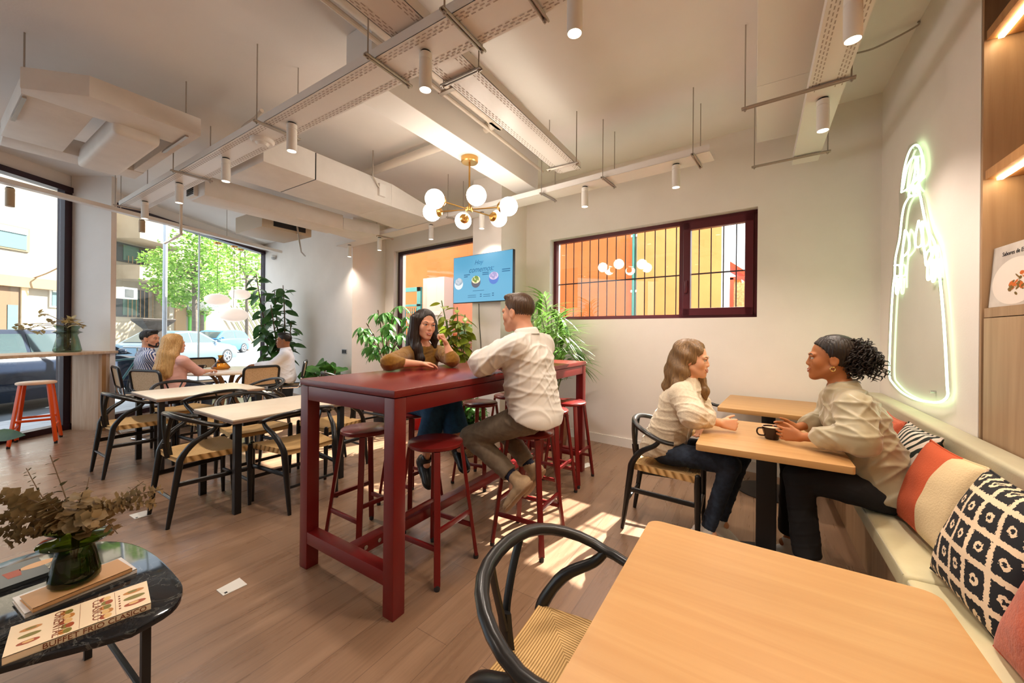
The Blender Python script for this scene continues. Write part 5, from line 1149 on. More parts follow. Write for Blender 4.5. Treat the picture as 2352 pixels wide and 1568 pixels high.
# ------------------------------------------------------------------ people: smooth-blended volumes meshed by surface nets
A3 = lambda *v: np.array(v, float)
class Vol:
    def __init__(s, lo, hi, h):
        s.h = h; s.lo = np.array(lo, float); s.n = np.ceil((np.array(hi)-s.lo)/h).astype(int)+1
        s.v = np.full(s.n, .2, np.float32)
    def blk(s, lo, hi, m):
        a = np.clip(np.floor((np.array(lo)-m-s.lo)/s.h).astype(int), 0, s.n-1); b = np.clip(np.ceil((np.array(hi)+m-s.lo)/s.h).astype(int)+1, 1, s.n)
        ax = [s.lo[k]+s.h*np.arange(a[k], b[k]) for k in range(3)]
        return tuple(slice(a[k], b[k]) for k in range(3)), np.stack(np.meshgrid(*ax, indexing='ij'), -1)
    def put(s, sl, d, k, sub=False):
        o = s.v[sl]; d = d.astype(np.float32)
        if sub:
            if k > 0: h = np.clip(k-np.abs(o+d), 0, None)/k; s.v[sl] = np.maximum(o, -d)+h*h*k*.25
            else: s.v[sl] = np.maximum(o, -d)
        elif k > 0: h = np.clip(k-np.abs(o-d), 0, None)/k; s.v[sl] = np.minimum(o, d)-h*h*k*.25
        else: s.v[sl] = np.minimum(o, d)
    def cone(s, a, b, ra, rb, k=.02, sub=False):
        a = np.array(a, float); b = np.array(b, float); r = max(ra, rb); sl, P = s.blk(np.minimum(a, b)-r, np.maximum(a, b)+r, k+2*s.h)
        if min(P.shape[:3]) == 0: return s
        ab = b-a; t = np.clip(((P-a) @ ab)/max(float(ab @ ab), 1e-9), 0, 1); d = np.linalg.norm(P-a-t[..., None]*ab, axis=-1)-(ra+(rb-ra)*t)
        s.put(sl, d, k, sub); return s
    def ell(s, c, r, ax=None, k=.02, sub=False):
        c = np.array(c, float); r = np.array(r, float); R = max(r); sl, P = s.blk(c-R, c+R, k+2*s.h)
        if min(P.shape[:3]) == 0: return s
        q = P-c
        if ax is not None: q = q @ np.array(ax, float).T
        k0 = np.linalg.norm(q/r, axis=-1); k1 = np.linalg.norm(q/(r*r), axis=-1); s.put(sl, k0*(k0-1)/np.maximum(k1, 1e-6), k, sub); return s
    def cut(s, p, n):
        sl, P = s.blk(s.lo, s.lo+s.h*s.n, 0); s.v = np.maximum(s.v, ((P-np.array(p)) @ nrm(n)).astype(np.float32)); return s
    def chain(s, pts, rad, k=.02):
        for i in range(len(pts)-1): s.cone(pts[i], pts[i+1], rad[i], rad[i+1], k)
        return s
    def mesh(s, name, mats, parent, disp=None):
        v = s.v; n = s.n; ins = v < 0
        c = [ins[i:n[0]-1+i, j:n[1]-1+j, k:n[2]-1+k] for i in (0, 1) for j in (0, 1) for k in (0, 1)]
        cnt = sum(x.astype(np.int8) for x in c); act = (cnt > 0) & (cnt < 8); I = np.argwhere(act); idx = np.full(act.shape, -1, np.int32); idx[act] = np.arange(len(I))
        cor = [np.array((i, j, k)) for i in (0, 1) for j in (0, 1) for k in (0, 1)]; val = [v[tuple((I+o).T)] for o in cor]; acc = np.zeros((len(I), 3)); num = np.zeros(len(I))
        for p in range(8):
            for q in range(p+1, 8):
                if np.abs(cor[p]-cor[q]).sum() != 1: continue
                cr = (val[p] < 0) != (val[q] < 0); t = np.where(cr, val[p]/np.where(cr, val[p]-val[q], 1), 0); acc += np.where(cr[:, None], cor[p]+(cor[q]-cor[p])*t[:, None], 0); num += cr
        V = s.lo+s.h*(I+acc/num[:, None]); F = []
        for ax in range(3):
            o1, o2 = [(1, 2), (2, 0), (0, 1)][ax]; sa = [slice(None)]*3; sb = [slice(None)]*3; sa[ax] = slice(0, -1); sb[ax] = slice(1, None)
            A_, B_ = ins[tuple(sa)], ins[tuple(sb)]; E = np.argwhere(A_ != B_); ok = (E[:, o1] > 0) & (E[:, o2] > 0) & (E[:, o1] < n[o1]-1) & (E[:, o2] < n[o2]-1); E = E[ok]; fl = A_[tuple(E.T)]
            u1 = np.zeros(3, int); u1[o1] = 1; u2 = np.zeros(3, int); u2[o2] = 1
            q = np.stack([idx[tuple((E-u1-u2).T)], idx[tuple((E-u2).T)], idx[tuple(E.T)], idx[tuple((E-u1).T)]], 1); q[~fl] = q[~fl][:, ::-1]; F.append(q)
        F = np.concatenate(F); F = F[(F >= 0).all(1)]
        # one relaxing pass removes grid stepping
        nb = np.zeros_like(V); deg = np.zeros(len(V))
        for k in range(4): np.add.at(nb, F[:, k], V[F[:, (k+1) % 4]]); np.add.at(deg, F[:, k], 1)
        V = .6*V+.4*nb/np.maximum(deg, 1)[:, None]
        if disp is not None:
            fn = np.cross(V[F[:, 2]]-V[F[:, 0]], V[F[:, 3]]-V[F[:, 1]]); N = np.zeros_like(V)
            for k in range(4): np.add.at(N, F[:, k], fn)
            N /= np.maximum(np.linalg.norm(N, axis=1), 1e-9)[:, None]; V = V+N*disp(V, N)[:, None]
        p = parent; off = np.zeros(3)
        while p is not None: off += np.array(p.location); p = p.parent
        me = bpy.data.meshes.new(name); me.from_pydata((V-off).tolist(), [], F.tolist()); me.update()
        return link(name, me, mats, parent, True, 180)
def folds(amp, scale=1.0, seed=0):
    # cloth creases: ridges running mostly across the limb, gathered in patches, raised outward only
    rg = np.random.RandomState(seed); K = [(nrm(rg.normal(size=3)*np.array((.55, .55, 1.0))), rg.uniform(55, 120)*scale, rg.uniform(0, 6.3), rg.uniform(.5, 1), nrm(rg.normal(size=3)), rg.uniform(9, 16), rg.uniform(0, 6.3)) for _ in range(7)]
    def f(V, N):
        W = V+.016*np.stack([np.sin(V[:, 1]*21+seed), np.sin(V[:, 2]*17+2*seed), np.sin(V[:, 0]*19+seed)], 1); t = np.zeros(len(V))
        for d, w, p, a, d2, w2, p2 in K: t += a*np.clip(1-np.abs(np.sin((W @ d)*w*.5+p))*1.6, 0, 1)**1.3*np.clip(.25+np.sin((V @ d2)*w2+p2), 0, 1)
        return amp*np.clip(t*.75, 0, 1.15)
    return f
def skin(name, c): 
    m = mat(name, lin(c), .45, spec=.35); b = m.node_tree.nodes['Principled BSDF']; b.inputs['Subsurface Weight'].default_value = .12; b.inputs['Subsurface Radius'].default_value = (.02, .008, .004); return m
def hairmat(name, c1, c2, axis=2):
    sc = [160, 160, 160]; sc[axis] = 9; m = mat(name, lin(c1), .4); nt = m.node_tree; mp = mapping(nt, sc); n = noise(nt, mp, 1, 4); r = ramp(nt, [(.3, lin(c1)), (.7, lin(c2))]); nt.links.new(n.outputs['Fac'], r.inputs['Fac']); nt.links.new(r.outputs['Color'], nt.nodes['Principled BSDF'].inputs['Base Color'])
    bp = nt.nodes.new('ShaderNodeBump'); bp.inputs['Strength'].default_value = .5; bp.inputs['Distance'].default_value = .003; nt.links.new(n.outputs['Fac'], bp.inputs['Height']); nt.links.new(bp.outputs['Normal'], nt.nodes['Principled BSDF'].inputs['Normal']); return m
m_eyew = mat('eye white', (.75, .73, .70), .2); m_iris = mat('dark iris', (.02, .012, .008), .15); m_teeth = mat('teeth', (.80, .77, .72), .25)

def head_axes(f, tilt=0):
    f = nrm(f); l = nrm(np.cross(UP, f)); u = np.cross(f, l)
    if tilt: l, u = l*math.cos(tilt)+u*math.sin(tilt), u*math.cos(tilt)-l*math.sin(tilt)
    return np.stack([f, l, u])
def head(v, C, A, NB, male=False, k=.012):
    H = lambda f, l, u: C+A[0]*f+A[1]*l+A[2]*u
    g = 1.05 if male else 1.0
    v.ell(H(-.012, 0, .035), (.098, .077, .090), A, k); v.ell(H(.030, 0, -.028), (.060, .058, .082), A, .02)
    for s_ in (-1, 1):
        v.cone(H(.0, s_*.052, -.050), H(.062, s_*.012, -.094), .022, .019*g, .02); v.ell(H(.058, s_*.036, -.022), (.028, .026, .030), A, .02)
        v.ell(H(.094, s_*.0325, .004), (.0145, .017, .0115), A, .012, sub=True); v.cone(H(.0905, s_*.020, .0125), H(.0865, s_*.047, .0105), .0042, .0042, .006); v.cone(H(.090, s_*.021, -.0085), H(.086, s_*.046, -.008), .0035, .0035, .006)
        v.cone(H(.078, s_*.045, .022), H(.089, s_*.014, .022), .009*g, .010*g, .012); v.ell(H(-.006, s_*.078, -.006), (.021, .009, .033), A, .006); v.ell(H(-.002, s_*.087, -.004), (.011, .006, .018), A, .006, sub=True)
        v.ell(H(.095, s_*.0105, -.033), (.0095, .0075, .007), A, .008)
    v.ell(H(.074, 0, -.100), (.018*g, .020*g, .016*g), A, .02); v.cone(H(.086, 0, .016), H(.1005, 0, -.027), .0068, .0096*g, .012); v.ell(H(.066, 0, -.062), (.027, .032, .028), A, .02)
    v.cone(H(.089, -.017, -.060), H(.089, .017, -.060), .0075, .0075, .010); v.cone(H(.088, -.013, -.072), H(.088, .013, -.072), .008, .008, .010)
    r = .058 if male else .047
    v.cone(H(-.022, 0, -.045), NB, r, r*1.05, .03)
def face_bits(par, C, A, skinm, browm, lipm, smile=True, male=False, body=None):
    from mathutils.bvhtree import BVHTree
    off = Vector(par.location); bvh = BVHTree.FromPolygons([v.co+off for v in body.data.vertices], [tuple(p.vertices) for p in body.data.polygons])
    H = lambda f, l, u: C+A[0]*f+A[1]*l+A[2]*u; M4 = Matrix(A.T.tolist()).to_4x4(); fd = Vector(A[0].tolist())
    def S_(l, u, o=.0008, side=0.0):      # point on the face surface at (l, u)
        d = (-fd-Vector(A[1].tolist())*side).normalized(); p = Vector(H(.088-abs(l)*.25, l, u).tolist())-d*.12; h = bvh.ray_cast(p, d)[0]
        return np.array(h if h is not None else H(.09, l, u))+A[0]*o
    for s_ in (-1, 1):
        e = mk('eye', MB().ball(H(.0815, s_*.0312, .003), (.0110, .0112, .0088), M4, 3), m_eyew, par, world=True); mk('iris', MB().ball(H(.0898, s_*.0315, .0028), (.0036, .0056, .0058), M4, 2), m_iris, e, world=True)
        P = [S_(s_*l_, u_, .0006, s_*.35) for l_, u_ in ((.015, .0205), (.024, .0245), (.034, .0265), (.044, .0235), (.050, .019))]; mk('eyebrow', MB().tube(spline(P, 3), [.0014, .0024, .0029, .0031, .0031, .0030, .0028, .0026, .0022, .0018, .0014, .0011, .0008], 6, squash=(1, 1)), browm, par, world=True)
        mk('eyelashes', MB().tube(spline([H(.0890, s_*.0210, .0070), H(.0932, s_*.0315, .0105), H(.0865, s_*.0430, .0060)], 3), .0013, 5), m_iris, par, world=True)
    mw = .021+.005*smile; og = .0035*smile; cu = .006*smile
    up = [S_(l_*mw, -.0625+cu*abs(l_)**1.5+(.0016*(1-abs(l_)) if abs(l_) > .1 else 0), .0004, .5*l_) for l_ in (-1, -.5, -.2, 0, .2, .5, 1)]; lo = [S_(l_*mw, -.0625+cu*abs(l_)**1.5-(.0085+og)*(1-abs(l_)**2), .0004, .5*l_) for l_ in (-1, -.5, -.2, 0, .2, .5, 1)]
    rr = [.0010, .0018, .0025, .0029, .0032, .0034, .0033, .0034, .0032, .0029, .0025, .0018, .0010]
    mk('lips', MB().tube(spline(up, 2), rr, 7).tube(spline(lo, 2), [q*1.15 for q in rr], 7), lipm, par, world=True, ang=180)
    if smile:
        tu = [S_(l_*mw*.80, -.0640+cu*abs(l_)**1.5, .0010, .5*l_) for l_ in (-1, -.6, -.3, 0, .3, .6, 1)]; tl = [S_(l_*mw*.80, -.0640+cu*abs(l_)**1.5-(.0045+og)*(1-abs(l_)**2)-.0006, .0010, .5*l_) for l_ in (-1, -.6, -.3, 0, .3, .6, 1)]
        mk('teeth', MB().poly(tu+tl, [(i, i+1, i+8, i+7) for i in range(6)]), m_teeth, par, world=True, ang=180)
def hand(v, W, d, n, t, curl=(.5, .6, .5), spread=1.0, thumb=(.7, .75, .25), sc=1.0, k=.006):
    d = nrm(d); n = np.array(n, float); n = nrm(n-d*float(n @ d)); t = np.array(t, float); t = nrm(t-d*float(t @ d)-n*float(t @ n)); W = np.array(W, float)
    Ls = (.070, .078, .072, .056); of = (.031, .0105, -.0105, -.030)
    for i in range(4):
        K = W+d*(.088-.006*(i in (0, 3)))*sc+t*of[i]*sc; v.cone(W+t*of[i]*.55*sc+d*.012, K, .0145*sc, .0115*sc, .012); p = K; q = d*1.0+t*of[i]*2.2*spread; q = nrm(q); ang = 0
        for j, fr in enumerate((.45, .31, .24)):
            ang = curl[j]*(1+.12*(i-1.5)*.5); qn = nrm(q*math.cos(ang)+n*math.sin(ang)); nn = nrm(n*math.cos(ang)-q*math.sin(ang)); e = p+qn*Ls[i]*fr*sc; v.cone(p, e, (.0092-.0008*j)*sc, (.0086-.0009*j)*sc, .003); p, q = e, qn; n_ = nn
            n, nsave = nn, n
            if j == 0: n0 = nsave
        n = n0
    b0 = W+d*.022*sc+t*.024*sc; dv = nrm(d*thumb[0]+t*thumb[1]+n*thumb[2]); p1 = b0+dv*.040*sc; d2 = nrm(dv+d*.5+n*.25); p2 = p1+d2*.030*sc; v.cone(W+d*.012, b0, .013*sc, .0135*sc, .012); v.cone(b0, p1, .0125*sc, .0105*sc, .008); v.cone(p1, p2, .0102*sc, .0085*sc, .003); v.cone(p2, p2+nrm(d2+d*.4)*.020*sc, .0085*sc, .0072*sc, .003)
def rig(x, y, ang, seat=.45, headyaw=0, sc=1.0, **kw):
    c, s_ = math.cos(ang), math.sin(ang)
    T = lambda p: A3(x+sc*(c*p[0]-s_*p[1]), y+sc*(s_*p[0]+c*p[1]), p[2]*1.0 if p[2] < seat else seat+(p[2]-seat)*sc)
    J = dict(PV=(.02, 0, .585), HL=(.04, .09, .58), HR=(.04, -.09, .58), KL=(.42, .11, .555), KR=(.42, -.11, .555), AL=(.40, .11, .09), AR=(.40, -.11, .09), TL=(.53, .12, .035), TR=(.53, -.12, .035), NB=(.03, 0, 1.02), SL=(.02, .175, .965), SR=(.02, -.175, .965), HC=(.055, 0, 1.185), EL=(.20, .215, .80), ER=(.20, -.215, .80), WL=(.42, .12, .79), WR=(.42, -.12, .79)); J.update(kw)
    J = {k: T(p) for k, p in J.items()}; J['look'] = A3(math.cos(ang+headyaw), math.sin(ang+headyaw), 0); J['fwd'] = A3(c, s_, 0); return J
def person(label, J, cfg):
    h = cfg.get('h', .006); male = cfg.get('male', False); f = J['fwd']; l = nrm(J['SL']-J['SR']); A = head_axes(J['look'], cfg.get('tilt', 0)); base = (J['AL']+J['AR'])/2; t = thing('person', label, 'person', (J['PV'][0], J['PV'][1], 0.0), 'people in the dining room')
    pts = np.array([J[k] for k in ('PV', 'HL', 'HR', 'KL', 'KR', 'AL', 'AR', 'TL', 'TR', 'NB', 'SL', 'SR', 'HC', 'EL', 'ER', 'WL', 'WR')]); lo, hi = pts.min(0)-.24, pts.max(0)+.24; lo[2] = max(lo[2], J['AL'][2]*0-.01, min(J['AL'][2], J['AR'][2])-.1)
    m_sk = skin('skin', cfg['skin']); w = 1.0 if male else .9
    v = Vol(lo, hi, h); head(v, J['HC'], A, J['NB'], male)
    ch = J['NB']*.72+J['PV']*.28; v.cone(J['NB']-UP*.02, ch, .07, .085*w, .04); v.cone(ch, J['PV'], .085*w, .10*w, .04)
    for s_ in 'LR':
        S_, E_, W_, H_, K_, A_ = (J[k+s_] for k in 'SEWHKA'); v.cone(J['NB'], S_, .045, .048, .03); v.cone(S_, E_, .045*w, .036*w, .02); v.cone(E_, E_*.6+W_*.4, .036*w, .036*w, .015); v.cone(E_*.6+W_*.4, W_, .036*w, .0235*w, .015)
        v.cone(H_, K_, .070*w, .05*w, .03); v.cone(K_, A_, .047*w, .034*w, .02); v.cone(A_, A_+(J['T'+s_]-A_)*.25, .034*w, .026, .015)
        hd = cfg['hands'][s_]; hand(v, W_, *hd[:3], **(hd[3] if len(hd) > 3 else {}), sc=.97 if male else .90)
    body = v.mesh('body', m_sk, t)
    m_br = hairmat('brow hair', *cfg['hair']); face_bits(t, J['HC'], A, m_sk, m_br, mat('lips', lin(cfg.get('lip', (176, 96, 84))), .35), cfg.get('smile', False), male, body)
    # top
    tp = cfg['top']; ex = tp.get('fit', .014); v = Vol(lo, hi, h); hipc = J['PV']+UP*tp.get('hem', 0.0)-f*.018; wd = (.088 if male else .066); chest = J['NB']*.70+J['PV']*.30; waist = J['NB']*.35+J['PV']*.65
    for s_ in (-1, 1):
        v.cone(chest+l*s_*wd+f*.005, waist+l*s_*wd*.85, .098*w+ex, .090*w+ex, .06); v.cone(waist+l*s_*wd*.85, hipc+l*s_*wd, .090*w+ex, .108*w+ex, .06)
    v.cone(J['NB']-UP*.04-f*.005, chest-f*.005, .062+ex, .098*w+ex, .05)
    if not male: v.ell(chest+f*.065-UP*.03+l*.06, (.06, .06, .06), None, .05); v.ell(chest+f*.065-UP*.03-l*.06, (.06, .06, .06), None, .05)
    for s_ in 'LR':
        S_, E_, W_ = (J[k+s_] for k in 'SEW'); v.cone(J['NB']-UP*.02, S_, .052+ex*.5, .052*w+ex, .035); sl = tp.get('sleeve', 1.0); q = E_+(W_-E_)*sl*.88; sw = tp.get('sw', 0.0)
        v.cone(S_, E_, .050*w+ex+sw*.5, .043*w+ex+sw, .03); v.cone(E_, q, .043*w+ex+sw, .031*w+ex*.7+sw*.6, .02)
        if tp.get('cuff'): v.cone(q-(W_-E_)*.10, q+(W_-E_)*.04, .036*w+ex, .035*w+ex, .004)
    if tp.get('collar'):
        pass
    else:
        for a in np.linspace(0, 2*PI, 15)[:-1]: c = J['NB']+UP*.004+f*.055*math.cos(a)+l*.060*math.sin(a)-UP*.022*math.cos(a); v.cone(c-UP*.02, c, .012, .009, .014)
    v.cone(waist, hipc, .088*w+ex, .10*w+ex, .06)
    if tp.get('collar'): v.cone(J['NB']+f*.075+UP*.05, J['NB']+f*.125-UP*.10, .026, .006, .006, sub=True)
    # neck opening
    v.cone(J['NB']+UP*.035+f*.012, J['NB']+UP*.16+f*.05, .046*(1.12 if male else 1), .056, .006, sub=True)
    for c, r in tp.get('extra', ()): v.ell(c, r, None, .05)
    if tp.get('hemcut'): v.cut(J['PV']+UP*tp['hemcut'][0], -UP+f*tp['hemcut'][1])
    tn = v.mesh(tp['name'], tp['mat'], t, folds(tp.get('fold', .006), tp.get('fs', 1.0), cfg.get('seed', 1)))
    if tp.get('collar'):
        nx = nrm(J['HC']-J['NB']+UP*.25-f*.02); c0 = J['NB']+UP*.005; g_ = 1.12 if male else .98; n = 30; rows = []
        for r_, z_ in ((.066, -.012), (.0615, .018), (.058, .044), (.0605, .048), (.068, .034), (.078, .006)):
            rows.append([c0+nx*(z_+.010*math.cos(a)*(-1)+(-.022 if r_ > .07 and abs(a) < .8 else 0))+f*g_*r_*math.cos(a)+l*g_*r_*math.sin(a) for a in np.linspace(.30, 2*PI-.30, n)])
        mb = MB(); mb.poly([p for r_ in rows for p in r_], [(i*n+k, i*n+k+1, (i+1)*n+k+1, (i+1)*n+k) for i in range(len(rows)-1) for k in range(n-1)]); mk('collar', mb, tp['mat'], tn, world=True, ang=180)
    # trousers
    bt = cfg['bottom']; v = Vol(lo, hi, h); e2 = bt.get('fit', .012)
    v.ell(J['PV']+f*.03-UP*.02, (.12*w+e2, .15*w+e2, .085), np.stack([f, l, UP]), .03)
    for s_ in 'LR':
        H_, K_, A_ = (J[k+s_] for k in 'HKA'); e = K_+(A_-K_)*bt.get('len', .95); fl = bt.get('flare', 0.0); v.cone(H_, K_, .082*w+e2, .060*w+e2, .04); v.cone(K_, e, .058*w+e2, .042*w+e2+fl, .02)
        if bt.get('cutoff', True):
            n_ = nrm(A_-K_); v.cone(e+n_*(.075+fl), e+n_*(.10+fl), .075+fl, .075+fl, .004, sub=True)
    v.mesh(bt['name'], bt['mat'], t, folds(bt.get('fold', .004), 1.0, cfg.get('seed', 1)+5))
    # shoes
    sh_ = cfg.get('shoes')
    if sh_:
        for s_ in 'LR':
            A_, T_ = J['A'+s_], J['T'+s_]; d = nrm(T_-A_); kn = nrm(J['K'+s_]-A_); up = nrm(kn-d*float(kn @ d)) if abs(float(kn @ d)) < .95 else UP
            fd = nrm(d-up*float(d @ up)); sd = np.cross(up, fd); ax = np.stack([fd, sd, up]); sole = A_-up*.070; lo2 = np.minimum(A_, T_)-.16; hi2 = np.maximum(A_, T_)+.16; v = Vol(lo2, hi2, min(h, .005))
            v.ell(sole+fd*-.025+up*.032, (.048, .036, .042), ax, .02); v.ell(sole+fd*.06+up*.028, (.085, .043, .036), ax, .03); v.ell(sole+fd*.135+up*.022, (.058, .042, .026), ax, .02); v.cone(sole+up*.03, A_+up*(.03 if sh_.get('high') else .0), .042, .041, .02)
            v.cone(A_+up*.05, A_+up*.12, .030, .032, .004, sub=True)
            so_ = v.mesh('shoe', sh_['mat'], t); v = Vol(lo2, hi2, .005); v.ell(sole+fd*-.022+up*.004, (.052, .040, .014), ax, .01); v.ell(sole+fd*.06+up*.004, (.10, .044, .013), ax, .02); v.ell(sole+fd*.14+up*.004, (.058, .045, .012), ax, .01); v.mesh('sole', sh_.get('sole', sh_['mat']), so_)
            if cfg.get('socks'): mk('sock', MB().tube([A_-up*.01, A_+nrm(J['K'+s_]-A_)*.10], [.037, .040], 14), cfg['socks'], t, world=True)
    # hair
    hm = m_br; H = lambda a, b_, c: J['HC']+A[0]*a+A[1]*b_+A[2]*c; st = cfg['style']; pts = [J['HC']]+list(cfg.get('locks_pts', []))
    lo3 = np.min(pts, 0)-.22; hi3 = np.max(pts, 0)+.22; v = Vol(lo3, hi3, min(h, .005))
    if st == 'short':
        v.ell(H(-.014, 0, .041), (.102, .082, .092), A, .01); v.ell(H(.045, 0, .104), (.048, .056, .024), A, .02); v.ell(H(.062, 0, -.010), (.075, .092, .078), A, .008, sub=True); v.ell(H(-.02, 0, -.12), (.12, .12, .075), A, .01, sub=True)
        if cfg.get('beard'): 
            b_ = Vol(lo3, hi3, min(h, .005))
            for s_ in (-1, 1): b_.cone(H(.005, s_*.058, -.03), H(.030, s_*.045, -.082), .014, .016, .015); b_.cone(H(.030, s_*.045, -.082), H(.082, s_*.010, -.105), .016, .016, .015); b_.cone(H(.094, s_*.020, -.062), H(.103, 0, -.050), .006, .006, .01); b_.cone(H(.094, s_*.022, -.062), H(.086, s_*.018, -.098), .008, .010, .01)
            b_.mesh('beard', hm, t)
    else:
        v.ell(H(-.018, 0, .040), (.106, .087, .098), A, .01)
        if st == 'slick': v.ell(H(.060, 0, -.018), (.074, .10, .098), A, .01, sub=True); v.ell(H(-.0, 0, -.125), (.12, .13, .078), A, .01, sub=True)
        else: v.cone(H(-.05, 0, .03), H(-.055, 0, -.09), .085, .075, .03); v.ell(H(.072, 0, -.026), (.074, .064, .105), A, .01, sub=True)
    for pl, rd in cfg.get('locks', ()): v.chain(pl, rd, .025)
    if st not in ('short', 'slick'): v.ell(H(.078, 0, -.035), (.062, .057, .095), A, .006, sub=True)
    def hd_(V, N):
        q = (V-J['HC']) @ A.T; a = np.arctan2(q[:, 1], q[:, 0]+.02); w_ = np.clip((np.hypot(q[:, 0]+.02, q[:, 1])-.02)/.05, 0, 1); return w_*(.0015*np.sin(a*34+q[:, 2]*8)+.0011*np.sin(a*71+3*q[:, 2]))+cfg.get('wave', 0)*np.sin(q[:, 2]*60+a*4)
    ho = v.mesh('hair', hm, t, hd_); return t, A, H, ho
m_whites = mat('white cotton', (.78, .755, .72), .75, sheen=.2); m_jean = noisy('washed blue denim', lin((44, 56, 74)), lin((30, 40, 56)), 40, .8); m_blackc = mat('black cloth', (.006, .006, .007), .8); m_sneak = mat('white sneaker leather', (.72, .70, .66), .5)
# the man in the white shirt on the right-hand stool
m_khaki = noisy('grey khaki cotton', lin((126, 112, 94)), lin((112, 98, 82)), 30, .85); m_suede = noisy('tan suede', lin((176, 150, 118)), lin((158, 132, 102)), 30, .9); m_navys = mat('navy sock', (.01, .014, .04), .8)
J = dict(PV=A3(-1.165, 2.10, .845), HL=A3(-1.17, 2.19-.18, .828), HR=A3(-1.17, 2.19, .828), KL=A3(-1.565, 1.985, .665), KR=A3(-1.50, 2.23, .70), AL=A3(-1.205, 1.975, .455), AR=A3(-1.235, 2.21, .45), TL=A3(-1.325, 1.95, .30), TR=A3(-1.34, 2.22, .30), NB=A3(-1.225, 2.10, 1.325), SL=A3(-1.205, 1.925, 1.265), SR=A3(-1.205, 2.275, 1.265), HC=A3(-1.292, 2.10, 1.475), EL=A3(-1.385, 1.845, 1.168), ER=A3(-1.40, 2.34, 1.168), WL=A3(-1.47, 2.045, 1.125), WR=A3(-1.485, 2.17, 1.14), look=A3(-1, .02, -.02), fwd=A3(-1, 0, 0))
person('man in a white shirt and grey trousers, back turned, on a red stool', J, dict(skin=(205, 150, 120), hair=((58, 40, 26), (84, 60, 40)), male=True, style='short', h=.0055, seed=3,
  hands=dict(L=((-.1, 1, 0), (0, 0, -1), (-1, 0, 0), dict(curl=(.25, .3, .2))), R=((-.1, -1, -.05), (0, 0, -1), (-1, 0, 0), dict(curl=(.25, .3, .2)))),
  top=dict(name='shirt', mat=mat('cream white shirt cotton', (.72, .675, .62), .8, sheen=.2), fit=.020, fold=.010, collar=True, cuff=True, hem=-.02, sleeve=.85, sw=.012, hemcut=(-.01, .42)), bottom=dict(name='trousers', mat=m_khaki, fold=.006, len=.80), shoes=dict(mat=m_suede, high=True, sole=mat('tan sole', lin((150, 120, 90)), .7)), socks=m_navys))
# the woman in mustard facing him
m_must = noisy('mustard knit', lin((142, 100, 26)), lin((124, 86, 20)), 60, .9, sheen=.2); m_teal_j = noisy('blue denim culottes', lin((24, 70, 104)), lin((18, 54, 84)), 30, .85)
J = dict(PV=A3(-2.335, 2.16, .835), HL=A3(-2.31, 2.25, .82), HR=A3(-2.31, 2.07, .82), KR=A3(-1.96, 2.04, .79), KL=A3(-1.90, 2.16, .835), AR=A3(-2.05, 2.05, .40), AL=A3(-1.80, 2.13, .53), TR=A3(-1.95, 2.01, .30), TL=A3(-1.70, 2.08, .46), NB=A3(-2.215, 2.165, 1.235), SR=A3(-2.225, 2.01, 1.175), SL=A3(-2.185, 2.325, 1.175), HC=A3(-2.175, 2.155, 1.400), ER=A3(-2.115, 1.765, 1.138), WR=A3(-2.055, 1.985, 1.118), EL=A3(-1.965, 2.24, 1.138), WL=A3(-2.005, 2.215, 1.255), look=A3(.94, -.34, -.03), fwd=A3(.97, -.18, 0))
for k in ('PV', 'HL', 'HR', 'NB', 'SR', 'SL', 'HC'): J[k] = CAM+(J[k]-CAM)*1.05
hc = J['HC']; hl = [[hc+A3(-.02, -.08, .05), hc+A3(-.035, -.085, -.08), hc+A3(.0, -.085, -.19), hc+A3(.030, -.078, -.27), hc+A3(.03, -.07, -.31)], [hc+A3(-.07, 0, .02), hc+A3(-.11, 0, -.12), hc+A3(-.13, -.01, -.26), hc+A3(-.14, -.01, -.34)], [hc+A3(.0, .085, .02), hc+A3(.015, .10, -.10), hc+A3(.015, .10, -.18)]]
person('woman in mustard with long dark hair, fist at her chin, at the red table', J, dict(skin=(226, 168, 138), hair=((24, 15, 12), (44, 28, 22)), style='long', h=.0055, seed=4, smile=True, lip=(190, 90, 84), tilt=-.08, locks_pts=[p for q in hl for p in q], locks=[(hl[0], [.045, .045, .042, .034, .015]), (hl[1], [.07, .07, .06, .03]), (hl[2], [.04, .035, .02])],
  hands=dict(R=((.45, .9, -.02), (0, 0, -1), (.6, -.3, 0), dict(curl=(.35, .35, .25))), L=((-.25, -.25, .9), (-.6, -.5, -.3), (.5, -.8, 0), dict(curl=(1.3, 1.4, .9)))),
  top=dict(name='jumper', mat=m_must, fit=.010, fold=.005, hem=.0, sleeve=.42, sw=.004, hemcut=(-.04, .2)), bottom=dict(name='culottes', mat=m_teal_j, flare=.035, len=.62, fit=.018), shoes=dict(mat=mat('black ankle boot', (.01, .01, .011), .35), high=True)))
